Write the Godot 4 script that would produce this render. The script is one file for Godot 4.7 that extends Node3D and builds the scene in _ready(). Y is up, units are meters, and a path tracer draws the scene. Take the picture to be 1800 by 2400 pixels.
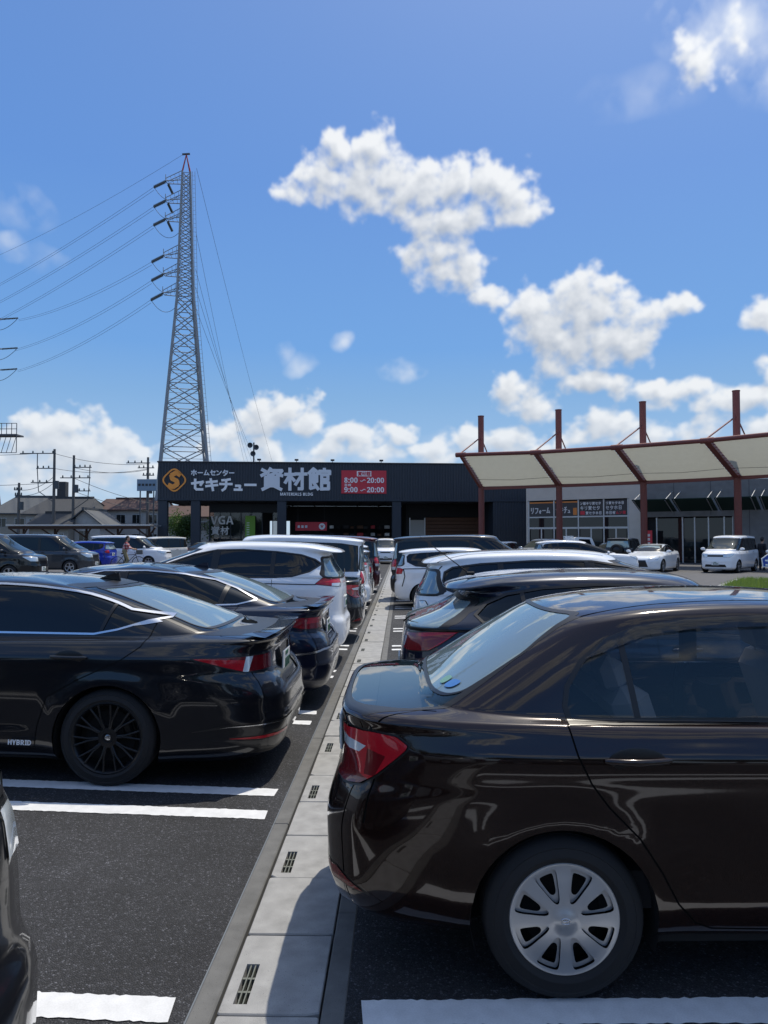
extends Node3D

const SUN := Vector3(0.24, 1.0, -0.42)   # towards the sun

func _ready() -> void:
	rng.seed = 20
	# camera
	var cam := Camera3D.new()
	cam.name = "camera"
	cam.fov = 67.38
	cam.near = 0.1
	cam.far = 3000.0
	cam.position = Vector3(0, 1.72, 0)
	cam.rotation_degrees = Vector3(2.07, 1.27, 0)
	add_child(cam)
	# sky
	var env := Environment.new()
	env.background_mode = Environment.BG_SKY
	var sky := Sky.new()
	var sm := PanoramaSkyMaterial.new()
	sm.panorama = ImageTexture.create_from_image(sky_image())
	sky.sky_material = sm
	env.sky = sky
	env.tonemap_mode = Environment.TONE_MAPPER_LINEAR
	env.tonemap_exposure = 1.0
	env.sdfgi_enabled = true
	env.ssao_enabled = true
	env.ssil_enabled = true
	var we := WorldEnvironment.new()
	we.name = "world_environment"
	we.environment = env
	add_child(we)
	# sun: high, ahead and to the right
	var sun := DirectionalLight3D.new()
	sun.name = "sun"
	sun.light_energy = 1.24
	sun.light_color = Color(1.0, 0.965, 0.90)
	sun.light_angular_distance = 0.5
	sun.shadow_enabled = true
	sun.basis = Basis.looking_at(-SUN, Vector3.UP)
	add_child(sun)
	materials()
	store_materials()
	build_ground()
	build_far()
	build_cars()

# ---------------------------------------------------------------- naming and nodes
var taken := {}
var M := {}
var rng := RandomNumberGenerator.new()

func numbered(called: String) -> String:
	if not taken.has(called):
		taken[called] = 0
		return called
	taken[called] += 1
	return "%s_%03d" % [called, taken[called]]

func tag(o: Node, label: String, category: String, group := "") -> void:
	o.set_meta("label", label)
	o.set_meta("category", category)
	if group != "":
		o.set_meta("group", group)

func thing(called: String, label: String, category: String, at := Vector3.ZERO, turn := 0.0, group := "") -> Node3D:
	var o := Node3D.new()
	o.name = numbered(called)
	add_child(o)
	o.position = at
	o.rotation.y = turn
	tag(o, label, category, group)
	return o

func part(parent: Node, called: String, mesh: Mesh, mat: Material, at := Vector3.ZERO) -> MeshInstance3D:
	var o := MeshInstance3D.new()
	o.name = called
	o.mesh = mesh
	o.set_surface_override_material(0, mat)
	o.position = at
	parent.add_child(o, true)
	return o

func node_part(parent: Node, called: String, at := Vector3.ZERO) -> Node3D:
	var o := Node3D.new()
	o.name = called
	o.position = at
	parent.add_child(o, true)
	return o

func structure(called: String, mesh: Mesh, mat: Material, at := Vector3.ZERO) -> MeshInstance3D:
	var o := part(self, numbered(called), mesh, mat, at)
	o.set_meta("kind", "structure")
	return o

# height of the lot's surface: both rows of bays fall towards the gutter
func gy(x: float) -> float:
	if x > -0.2:
		return 0.02 * minf(x + 0.2, 6.2)
	if x < -0.77:
		return 0.028 * minf(-0.77 - x, 5.5)
	return 0.0

# ---------------------------------------------------------------- triangles
class Soup:
	var P := PackedVector3Array()
	var N := PackedVector3Array()

	func tri_n(a: Vector3, b: Vector3, c: Vector3, na: Vector3, nb: Vector3, nc: Vector3) -> void:
		var g := (c - a).cross(b - a)
		if g.dot(na + nb + nc) < 0.0:
			P.append_array([a, c, b]); N.append_array([na, nc, nb])
		else:
			P.append_array([a, b, c]); N.append_array([na, nb, nc])

	func tri(a: Vector3, b: Vector3, c: Vector3) -> void:
		var g := (c - a).cross(b - a).normalized()
		P.append_array([a, b, c]); N.append_array([g, g, g])

	# a quad whose corners run clockwise seen from the front
	func quad(a: Vector3, b: Vector3, c: Vector3, d: Vector3) -> void:
		tri(a, b, c); tri(a, c, d)

	# a quad that faces the direction out
	func face(a: Vector3, b: Vector3, c: Vector3, d: Vector3, out: Vector3) -> void:
		if (c - a).cross(b - a).dot(out) < 0.0:
			quad(a, d, c, b)
		else:
			quad(a, b, c, d)

	func box(c: Vector3, s: Vector3, b := Basis.IDENTITY, bev := 0.0) -> void:
		var h := s * 0.5
		if bev > 0.0:
			bevbox(c, s, b, bev)
			return
		for ax in 3:
			for sg in [-1.0, 1.0]:
				var n := Vector3.ZERO
				n[ax] = sg
				var u := Vector3.ZERO
				var v := Vector3.ZERO
				u[(ax + 1) % 3] = h[(ax + 1) % 3]
				v[(ax + 2) % 3] = h[(ax + 2) % 3]
				var o := Vector3.ZERO
				o[ax] = sg * h[ax]
				face(c + b * (o - u - v), c + b * (o + u - v), c + b * (o + u + v), c + b * (o - u + v), b * n)

	func bevbox(c: Vector3, s: Vector3, b: Basis, bev: float) -> void:
		var h := s * 0.5
		var pts := []
		for ax in 3:
			for sg in [-1.0, 1.0]:
				var a1 := (ax + 1) % 3
				var a2 := (ax + 2) % 3
				var q := []
				for k in [[-1, -1], [1, -1], [1, 1], [-1, 1]]:
					var o := Vector3.ZERO
					o[ax] = sg * h[ax]
					o[a1] = k[0] * (h[a1] - bev)
					o[a2] = k[1] * (h[a2] - bev)
					q.append(c + b * o)
				var n := Vector3.ZERO
				n[ax] = sg
				face(q[0], q[1], q[2], q[3], b * n)
		for ax in 3:
			var a1 := (ax + 1) % 3
			var a2 := (ax + 2) % 3
			for k in [[-1, -1], [1, -1], [1, 1], [-1, 1]]:
				var q := []
				for e in [-1.0, 1.0]:
					var o1 := Vector3.ZERO
					o1[ax] = e * (h[ax] - bev); o1[a1] = k[0] * h[a1]; o1[a2] = k[1] * (h[a2] - bev)
					var o2 := Vector3.ZERO
					o2[ax] = e * (h[ax] - bev); o2[a1] = k[0] * (h[a1] - bev); o2[a2] = k[1] * h[a2]
					q.append(c + b * o1); q.append(c + b * o2)
				var n := Vector3.ZERO
				n[a1] = k[0]; n[a2] = k[1]
				face(q[0], q[1], q[3], q[2], b * n)
		for x in [-1.0, 1.0]:
			for y in [-1.0, 1.0]:
				for z in [-1.0, 1.0]:
					var p1 := c + b * Vector3(x * h.x, y * (h.y - bev), z * (h.z - bev))
					var p2 := c + b * Vector3(x * (h.x - bev), y * h.y, z * (h.z - bev))
					var p3 := c + b * Vector3(x * (h.x - bev), y * (h.y - bev), z * h.z)
					if (p3 - p1).cross(p2 - p1).dot(b * Vector3(x, y, z)) < 0.0:
						tri(p1, p3, p2)
					else:
						tri(p1, p2, p3)

	# box from corner to corner
	func slab(a: Vector3, b: Vector3) -> void:
		box((a + b) * 0.5, (b - a).abs())

	# round bar through points, radius r (number or one per point)
	func tube(pts: Array, r, sides := 8, caps := true) -> void:
		var rings := []
		var nrm := []
		var last_u := Vector3.ZERO
		for i in pts.size():
			var t: Vector3 = (pts[mini(i + 1, pts.size() - 1)] - pts[maxi(i - 1, 0)]).normalized()
			var u := last_u
			if u == Vector3.ZERO:
				u = t.cross(Vector3.UP)
				if u.length() < 0.05:
					u = t.cross(Vector3.RIGHT)
			u = (u - t * u.dot(t)).normalized()
			last_u = u
			var v := t.cross(u)
			var ring := PackedVector3Array()
			var nn := PackedVector3Array()
			var rad: float = r[i] if r is Array else r
			for k in sides:
				var a := TAU * k / sides
				var d := u * cos(a) + v * sin(a)
				ring.append(pts[i] + d * rad)
				nn.append(d)
			rings.append(ring)
			nrm.append(nn)
		for i in pts.size() - 1:
			for k in sides:
				var l := (k + 1) % sides
				tri_n(rings[i][k], rings[i][l], rings[i + 1][l], nrm[i][k], nrm[i][l], nrm[i + 1][l])
				tri_n(rings[i][k], rings[i + 1][l], rings[i + 1][k], nrm[i][k], nrm[i + 1][l], nrm[i + 1][k])
		if caps:
			for e in [0, pts.size() - 1]:
				var out: Vector3 = (pts[0] - pts[1]) if e == 0 else (pts[-1] - pts[-2])
				for k in sides:
					var l := (k + 1) % sides
					tri_n(pts[e], rings[e][k], rings[e][l], out.normalized(), out.normalized(), out.normalized())

	# L or square section bar between two points
	func bar(a: Vector3, b: Vector3, w: float, d := -1.0) -> void:
		var t := b - a
		var len := t.length()
		if len < 1e-4:
			return
		t /= len
		var u := t.cross(Vector3.UP)
		if u.length() < 0.05:
			u = t.cross(Vector3.RIGHT)
		u = u.normalized()
		var v := u.cross(t)
		box((a + b) * 0.5, Vector3(w, d if d > 0.0 else w, len), Basis(u, v, -t))

	# surface of revolution about axis z: profile of (radius, z)
	func lathe(prof: Array, sides := 32, a0 := 0.0, a1 := TAU, at := Vector3.ZERO) -> void:
		for i in prof.size() - 1:
			var p: Vector2 = prof[i]
			var q: Vector2 = prof[i + 1]
			if p.is_equal_approx(q):
				continue
			var e := q - p
			var n0 := Vector2(-e.y, e.x).normalized()
			var np := n0
			var nq := n0
			if i > 0:
				var f: Vector2 = p - prof[i - 1]
				var m := Vector2(-f.y, f.x).normalized()
				if m.dot(n0) > 0.6:
					np = (m + n0).normalized()
			if i < prof.size() - 2:
				var f2: Vector2 = prof[i + 2] - q
				var m2 := Vector2(-f2.y, f2.x).normalized()
				if m2.dot(n0) > 0.6:
					nq = (m2 + n0).normalized()
			for k in sides:
				var b0 := lerpf(a0, a1, float(k) / sides)
				var b1 := lerpf(a0, a1, float(k + 1) / sides)
				var d0 := Vector3(cos(b0), sin(b0), 0)
				var d1 := Vector3(cos(b1), sin(b1), 0)
				var z := Vector3(0, 0, 1)
				var A := at + d0 * p.x + z * p.y
				var Bb := at + d1 * p.x + z * p.y
				var C := at + d1 * q.x + z * q.y
				var D := at + d0 * q.x + z * q.y
				if p.x > 1e-6:
					tri_n(A, Bb, C, d0 * np.x + z * np.y, d1 * np.x + z * np.y, d1 * nq.x + z * nq.y)
				if q.x > 1e-6:
					tri_n(A, C, D, d0 * np.x + z * np.y, d1 * nq.x + z * nq.y, d0 * nq.x + z * nq.y)

	# flat polygon (x, y) pushed along z from z0 to z1
	func prism(poly: PackedVector2Array, z0: float, z1: float, tf := Transform3D.IDENTITY) -> void:
		var ix := Geometry2D.triangulate_polygon(poly)
		var lo := minf(z0, z1)
		var hi := maxf(z0, z1)
		for k in range(0, ix.size(), 3):
			for e in 2:
				var z := hi if e == 1 else lo
				var n := tf.basis * Vector3(0, 0, 1 if e == 1 else -1)
				var a := tf * Vector3(poly[ix[k]].x, poly[ix[k]].y, z)
				var b := tf * Vector3(poly[ix[k + 1]].x, poly[ix[k + 1]].y, z)
				var c := tf * Vector3(poly[ix[k + 2]].x, poly[ix[k + 2]].y, z)
				tri_n(a, b, c, n, n, n)
		var cw := Geometry2D.is_polygon_clockwise(poly)
		for i in poly.size():
			var p := poly[i]
			var q := poly[(i + 1) % poly.size()]
			var o := Vector2(q.y - p.y, p.x - q.x)
			if cw:
				o = -o
			face(tf * Vector3(p.x, p.y, lo), tf * Vector3(q.x, q.y, lo), tf * Vector3(q.x, q.y, hi), tf * Vector3(p.x, p.y, hi), tf.basis * Vector3(o.x, o.y, 0))

	func add(o: Soup, tf := Transform3D.IDENTITY) -> void:
		if tf == Transform3D.IDENTITY:
			P.append_array(o.P); N.append_array(o.N)
			return
		var nb := tf.basis.inverse().transposed()
		var flip := tf.basis.determinant() < 0.0
		for i in range(0, o.P.size(), 3):
			for k in ([0, 2, 1] if flip else [0, 1, 2]):
				P.append(tf * o.P[i + k])
				N.append((nb * o.N[i + k]).normalized())

	func mesh() -> ArrayMesh:
		var a := []
		a.resize(Mesh.ARRAY_MAX)
		a[Mesh.ARRAY_VERTEX] = P
		a[Mesh.ARRAY_NORMAL] = N
		var m := ArrayMesh.new()
		if P.size() == 0:
			return null
		m.add_surface_from_arrays(Mesh.PRIMITIVE_TRIANGLES, a)
		return m

func box_mesh(s: Vector3, bev := 0.0) -> ArrayMesh:
	var q := Soup.new()
	q.box(Vector3.ZERO, s, Basis.IDENTITY, bev)
	return q.mesh()

const SIDE := 0
const REAR := 1
const TOP := 2

func flat(p: Vector3, proj: int) -> Vector2:
	return Vector2(p.x, p.y) if proj == SIDE else (Vector2(p.z, p.y) if proj == REAR else Vector2(p.x, p.z))

# takes from s what lies inside poly in the projection and faces dir, and returns it
func cut(s: Soup, poly: PackedVector2Array, proj: int, dir := Vector3.ZERO, least := 0.05) -> Soup:
	var ins := Soup.new()
	var rest := Soup.new()
	var lo := Vector2(1e9, 1e9)
	var hi := -lo
	for q in poly:
		lo = lo.min(q)
		hi = hi.max(q)
	var todo_p := s.P
	var todo_n := s.N
	for i in range(0, todo_p.size(), 3):
		_cut_tri(todo_p[i], todo_p[i + 1], todo_p[i + 2], todo_n[i], todo_n[i + 1], todo_n[i + 2], poly, lo, hi, proj, dir, least, ins, rest, 0)
	s.P = rest.P
	s.N = rest.N
	return ins

func _cut_tri(a: Vector3, b: Vector3, c: Vector3, na: Vector3, nb: Vector3, nc: Vector3, poly: PackedVector2Array, lo: Vector2, hi: Vector2, proj: int, dir: Vector3, least: float, ins: Soup, rest: Soup, depth: int) -> void:
	var A := flat(a, proj)
	var B2 := flat(b, proj)
	var C := flat(c, proj)
	var mn := A.min(B2).min(C)
	var mx := A.max(B2).max(C)
	if mx.x < lo.x or mn.x > hi.x or mx.y < lo.y or mn.y > hi.y or (dir != Vector3.ZERO and (na + nb + nc).dot(dir) < least * 3.0):
		rest.P.append_array([a, b, c]); rest.N.append_array([na, nb, nc])
		return
	var area := (B2 - A).cross(C - A)
	if absf(area) < 2e-7:
		var t := ins if Geometry2D.is_point_in_polygon((A + B2 + C) / 3.0, poly) else rest
		t.P.append_array([a, b, c]); t.N.append_array([na, nb, nc])
		return
	var T := PackedVector2Array([A, B2, C])
	var inner := Geometry2D.intersect_polygons(T, poly)
	if inner.is_empty():
		rest.P.append_array([a, b, c]); rest.N.append_array([na, nb, nc])
		return
	var outer := Geometry2D.clip_polygons(T, poly)
	var hole := false
	for q in outer:
		if Geometry2D.is_polygon_clockwise(q):
			hole = true
	if hole and depth < 5:
		var ab := (a + b) * 0.5
		var bc := (b + c) * 0.5
		var ca := (c + a) * 0.5
		var nab := (na + nb).normalized()
		var nbc := (nb + nc).normalized()
		var nca := (nc + na).normalized()
		_cut_tri(a, ab, ca, na, nab, nca, poly, lo, hi, proj, dir, least, ins, rest, depth + 1)
		_cut_tri(ab, b, bc, nab, nb, nbc, poly, lo, hi, proj, dir, least, ins, rest, depth + 1)
		_cut_tri(ca, bc, c, nca, nbc, nc, poly, lo, hi, proj, dir, least, ins, rest, depth + 1)
		_cut_tri(ab, bc, ca, nab, nbc, nca, poly, lo, hi, proj, dir, least, ins, rest, depth + 1)
		return
	if outer.is_empty():
		ins.P.append_array([a, b, c]); ins.N.append_array([na, nb, nc])
		return
	for w in 2:
		var to := ins if w == 0 else rest
		for q in (inner if w == 0 else outer):
			var ix := Geometry2D.triangulate_polygon(q)
			for k in range(0, ix.size(), 3):
				var p := []
				var n := []
				for m in 3:
					var v: Vector2 = q[ix[k + m]]
					var wb := (v - A).cross(C - A) / area
					var wc := (B2 - A).cross(v - A) / area
					var wa := 1.0 - wb - wc
					p.append(a * wa + b * wb + c * wc)
					n.append((na * wa + nb * wb + nc * wc).normalized())
				if (p[1] - p[0]).cross(p[2] - p[0]).length_squared() > 1e-15:
					to.tri_n(p[0], p[1], p[2], n[0], n[1], n[2])

func pushed(s: Soup, d: float) -> Soup:
	var o := Soup.new()
	o.N = s.N.duplicate()
	o.P = s.P.duplicate()
	for i in o.P.size():
		o.P[i] += o.N[i] * d
	return o

func mirrored(s: Soup) -> Soup:
	var o := Soup.new()
	o.add(s, Transform3D(Basis(Vector3(1, 0, 0), Vector3(0, 1, 0), Vector3(0, 0, -1)), Vector3.ZERO))
	return o

func both(s: Soup) -> Soup:
	var o := Soup.new()
	o.add(s)
	o.add(mirrored(s))
	return o

func V(a: Array) -> PackedVector2Array:
	var o := PackedVector2Array()
	for i in range(0, a.size(), 2):
		o.append(Vector2(a[i], a[i + 1]))
	return o

# closed curve through points, rounded
func smooth_poly(p: PackedVector2Array, steps := 4) -> PackedVector2Array:
	var o := PackedVector2Array()
	var n := p.size()
	for i in n:
		for k in steps:
			o.append(p[i].cubic_interpolate(p[(i + 1) % n], p[(i + n - 1) % n], p[(i + 2) % n], float(k) / steps))
	return o

# corners of a polygon rounded with radius r
func rounded(p: PackedVector2Array, r: float, steps := 4) -> PackedVector2Array:
	var o := PackedVector2Array()
	var n := p.size()
	for i in n:
		var a := p[(i + n - 1) % n]
		var b := p[i]
		var c := p[(i + 1) % n]
		var ra := minf(r, a.distance_to(b) * 0.45)
		var rc := minf(r, c.distance_to(b) * 0.45)
		var s := b + (a - b).normalized() * ra
		var e := b + (c - b).normalized() * rc
		for k in steps + 1:
			var t := float(k) / steps
			o.append(s.lerp(b, t).lerp(b.lerp(e, t), t))
	return o

func grown(p: PackedVector2Array, d: float) -> PackedVector2Array:
	var r := Geometry2D.offset_polygon(p, d, Geometry2D.JOIN_MITER)
	return r[0] if r.size() else p

func strips(line: PackedVector2Array, half: float) -> Array:
	return Geometry2D.offset_polyline(line, half, Geometry2D.JOIN_ROUND, Geometry2D.END_ROUND)

func circle(c: Vector2, r: float, n := 40) -> PackedVector2Array:
	var o := PackedVector2Array()
	for k in n:
		o.append(c + Vector2(cos(TAU * k / n), sin(TAU * k / n)) * r)
	return o

# ---------------------------------------------------------------- materials
func lin(r: float, g: float, b: float, a := 1.0) -> Color:
	var c := Color(r, g, b).linear_to_srgb()
	c.a = a
	return c

func mat(key: String, c: Color, rough := 0.8, metal := 0.0) -> StandardMaterial3D:
	var m := StandardMaterial3D.new()
	m.resource_name = key
	m.albedo_color = c
	m.roughness = rough
	m.metallic = metal
	M[key] = m
	return m

func paint(key: String, c: Color, metal := 0.0, rough := 0.35) -> StandardMaterial3D:
	var m := mat(key, c, rough, metal)
	m.clearcoat_enabled = true
	m.clearcoat = 1.0
	m.clearcoat_roughness = 0.03
	m.metallic_specular = 0.28
	return m

func pane(key: String, c: Color, alpha: float) -> StandardMaterial3D:
	var m := mat(key, Color(c.r, c.g, c.b, alpha), 0.02)
	m.transparency = BaseMaterial3D.TRANSPARENCY_ALPHA
	return m

func noise(type: int, freq: float, octaves := 1, sd := 1) -> FastNoiseLite:
	var n := FastNoiseLite.new()
	n.noise_type = type
	n.frequency = freq
	n.seed = sd
	n.fractal_type = FastNoiseLite.FRACTAL_FBM if octaves > 1 else FastNoiseLite.FRACTAL_NONE
	n.fractal_octaves = octaves
	return n

func bytes_of(n: FastNoiseLite, size: int) -> PackedByteArray:
	var i := n.get_seamless_image(size, size)
	i.convert(Image.FORMAT_L8)
	return i.get_data()

func tex_rgb(d: PackedByteArray, size: int) -> ImageTexture:
	return ImageTexture.create_from_image(Image.create_from_data(size, size, false, Image.FORMAT_RGB8, d))

func tex_l(d: PackedByteArray, size: int) -> ImageTexture:
	return ImageTexture.create_from_image(Image.create_from_data(size, size, false, Image.FORMAT_L8, d))

func s8(v: float) -> int:
	return clampi(int(255.0 * (pow(clampf(v, 0.0, 1.0), 1.0 / 2.2))), 0, 255)

# stones of mixed grey set in dark binder
func asphalt_mat() -> void:
	var size := 1024
	var cell := noise(FastNoiseLite.TYPE_CELLULAR, 0.16, 1, 3)
	cell.cellular_return_type = FastNoiseLite.RETURN_CELL_VALUE
	var dist := noise(FastNoiseLite.TYPE_CELLULAR, 0.16, 1, 3)
	dist.cellular_return_type = FastNoiseLite.RETURN_DISTANCE2_SUB
	var coarse := noise(FastNoiseLite.TYPE_SIMPLEX_SMOOTH, 0.006, 4, 9)
	var cv := bytes_of(cell, size)
	var dv := bytes_of(dist, size)
	var nv := bytes_of(coarse, size)
	var col := PackedByteArray()
	col.resize(size * size * 3)
	var hgt := PackedByteArray()
	hgt.resize(size * size)
	for i in size * size:
		var c := cv[i] / 255.0
		var d := clampf(dv[i] / 110.0, 0.0, 1.0)
		var k := 0.028 + 0.064 * c + (0.13 * pow((c - 0.80) / 0.2, 1.3) if c > 0.80 else 0.0)
		k = lerpf(0.012, k, d) * (0.82 + 0.36 * nv[i] / 255.0)
		col[i * 3] = s8(k * 0.97)
		col[i * 3 + 1] = s8(k * 1.0)
		col[i * 3 + 2] = s8(k * 1.13)
		hgt[i] = clampi(int(255 * d * (0.55 + 0.45 * fmod(c * 7.0, 1.0))), 0, 255)
	var m := mat("asphalt", Color.WHITE, 0.85)
	m.albedo_texture = tex_rgb(col, size)
	m.heightmap_enabled = true
	m.heightmap_texture = tex_l(hgt, size)
	m.heightmap_scale = 0.55
	m.uv1_triplanar = true
	m.uv1_world_triplanar = true
	m.uv1_scale = Vector3.ONE / 1.55
	m.detail_enabled = true
	m.detail_blend_mode = BaseMaterial3D.BLEND_MODE_MUL
	m.detail_uv_layer = BaseMaterial3D.DETAIL_UV_2
	m.uv2_triplanar = true
	m.uv2_world_triplanar = true
	m.uv2_scale = Vector3.ONE / 9.3
	var big := bytes_of(noise(FastNoiseLite.TYPE_SIMPLEX_SMOOTH, 0.012, 5, 21), 512)
	var det := PackedByteArray()
	det.resize(512 * 512 * 3)
	for i in 512 * 512:
		var v := s8(0.72 + 0.5 * (big[i] / 255.0 - 0.4))
		det[i * 3] = v; det[i * 3 + 1] = v; det[i * 3 + 2] = v
	m.detail_albedo = tex_rgb(det, 512)

# poured concrete: fine grain, small dark pits, pale blotches
func concrete_mat(key: String, base: float, tint: Color, sd: int, metres := 1.3) -> StandardMaterial3D:
	var size := 1024
	var fine := bytes_of(noise(FastNoiseLite.TYPE_SIMPLEX, 0.22, 3, sd), size)
	var blot := bytes_of(noise(FastNoiseLite.TYPE_SIMPLEX_SMOOTH, 0.008, 5, sd + 1), size)
	var pitn := noise(FastNoiseLite.TYPE_CELLULAR, 0.045, 1, sd + 2)
	pitn.cellular_return_type = FastNoiseLite.RETURN_DISTANCE
	var pit := bytes_of(pitn, size)
	var col := PackedByteArray()
	col.resize(size * size * 3)
	var hgt := PackedByteArray()
	hgt.resize(size * size)
	for i in size * size:
		var f := fine[i] / 255.0
		var k := base * (0.72 + 0.28 * f + 0.36 * (blot[i] / 255.0 - 0.4))
		var hole := pit[i] < 9
		if hole:
			k *= 0.35
		col[i * 3] = s8(k * tint.r)
		col[i * 3 + 1] = s8(k * tint.g)
		col[i * 3 + 2] = s8(k * tint.b)
		hgt[i] = 40 if hole else clampi(int(110 + 100 * f), 0, 255)
	var m := mat(key, Color.WHITE, 0.9)
	m.albedo_texture = tex_rgb(col, size)
	m.heightmap_enabled = true
	m.heightmap_texture = tex_l(hgt, size)
	m.heightmap_scale = 0.03
	m.uv1_triplanar = true
	m.uv1_world_triplanar = true
	m.uv1_scale = Vector3.ONE / metres
	return m

# plain colour with patches and grain, for walls, roofs and painted steel
func weathered(key: String, c: Color, amount: float, metres: float, rough := 0.85, metal := 0.0, sd := 1) -> StandardMaterial3D:
	var size := 512
	var fine := bytes_of(noise(FastNoiseLite.TYPE_SIMPLEX, 0.12, 3, sd), size)
	var blot := bytes_of(noise(FastNoiseLite.TYPE_SIMPLEX_SMOOTH, 0.012, 5, sd + 1), size)
	var d := PackedByteArray()
	d.resize(size * size * 3)
	for i in size * size:
		var k := 1.0 - amount * (0.4 * fine[i] / 255.0 + 0.6 * blot[i] / 255.0)
		var v := s8(k)
		d[i * 3] = v; d[i * 3 + 1] = v; d[i * 3 + 2] = v
	var m := mat(key, c, rough, metal)
	m.albedo_texture = tex_rgb(d, size)
	m.uv1_triplanar = true
	m.uv1_world_triplanar = true
	m.uv1_scale = Vector3.ONE / metres
	return m

func materials() -> void:
	asphalt_mat()
	concrete_mat("concrete_lid", 0.345, Color(1, 1.0, 0.985), 5)
	concrete_mat("concrete_kerb", 0.145, Color(1, 1, 0.97), 15)
	concrete_mat("concrete_wall", 0.22, Color(0.97, 1, 1.02), 25, 6.0)
	weathered("asphalt_old", lin(0.115, 0.115, 0.12), 0.35, 3.0, 0.9, 0.0, 33)
	weathered("line_paint", lin(0.76, 0.77, 0.78), 0.28, 0.7, 0.75, 0.0, 31)
	mat("pit", lin(0.01, 0.01, 0.01), 1.0)
	mat("grate", lin(0.16, 0.17, 0.15), 0.6, 0.6)
	paint("paint_brown", lin(0.017, 0.0085, 0.0065), 0.2, 0.14)
	paint("paint_black", lin(0.006, 0.007, 0.010), 0.0, 0.14)
	paint("paint_navy", lin(0.006, 0.010, 0.026), 0.25, 0.14)
	paint("paint_white", lin(0.84, 0.85, 0.86), 0.0, 0.4)
	paint("paint_pearl", lin(0.74, 0.77, 0.80), 0.0, 0.35)
	paint("paint_silver", lin(0.42, 0.44, 0.46), 0.6, 0.3)
	paint("paint_grey", lin(0.055, 0.06, 0.068), 0.4, 0.32)
	paint("paint_blue", lin(0.012, 0.04, 0.40), 0.2, 0.32)
	paint("paint_cream", lin(0.62, 0.60, 0.54), 0.0, 0.4)
	paint("paint_wine", lin(0.06, 0.012, 0.02), 0.25, 0.32)
	for key in ["paint_black", "paint_navy"]:
		M[key].clearcoat_roughness = 0.05
		M[key].roughness = 0.3
	mat("glass_dark", lin(0.004, 0.006, 0.008), 0.015)
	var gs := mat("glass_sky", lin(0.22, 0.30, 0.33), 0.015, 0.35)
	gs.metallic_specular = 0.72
	mat("glass_green", lin(0.014, 0.022, 0.022), 0.015)
	pane("glass_clear", lin(0.02, 0.05, 0.06), 0.26)
	mat("chrome", lin(0.75, 0.76, 0.78), 0.22, 1.0)
	mat("satin", lin(0.5, 0.52, 0.55), 0.25, 1.0)
	mat("rubber", lin(0.012, 0.012, 0.013), 0.75)
	mat("tyre", lin(0.016, 0.016, 0.017), 0.8)
	mat("trim_black", lin(0.010, 0.010, 0.011), 0.35)
	mat("seam", lin(0.004, 0.004, 0.004), 0.9)
	mat("under", lin(0.008, 0.008, 0.008), 0.95)
	var s := mat("hubcap", lin(0.50, 0.52, 0.54), 0.32, 0.55)
	s.clearcoat_enabled = true
	s.clearcoat_roughness = 0.1
	mat("rim_black", lin(0.012, 0.013, 0.015), 0.28, 0.2)
	mat("rim_silver", lin(0.45, 0.46, 0.48), 0.3, 0.7)
	paint("lens_mid", lin(0.20, 0.006, 0.012), 0.0, 0.25)
	paint("lens_red", lin(0.46, 0.008, 0.018), 0.0, 0.25)
	paint("lens_deep", lin(0.14, 0.004, 0.008), 0.0, 0.25)
	paint("lens_clear", lin(0.66, 0.72, 0.76), 0.25, 0.12)
	paint("lens_amber", lin(0.5, 0.14, 0.02), 0.0, 0.25)
	mat("plate_white", lin(0.72, 0.73, 0.72), 0.5)
	mat("plate_yellow", lin(0.75, 0.55, 0.04), 0.5)
	mat("plate_green", lin(0.01, 0.10, 0.05), 0.5)
	pane("visor", lin(0.02, 0.02, 0.022), 0.75)
	mat("sticker_blue", lin(0.06, 0.18, 0.45), 0.4)
	mat("sticker_green", lin(0.16, 0.32, 0.24), 0.4)
	mat("seat", lin(0.26, 0.25, 0.24), 0.95)
	mat("cabin", lin(0.03, 0.03, 0.03), 0.9)

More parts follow.
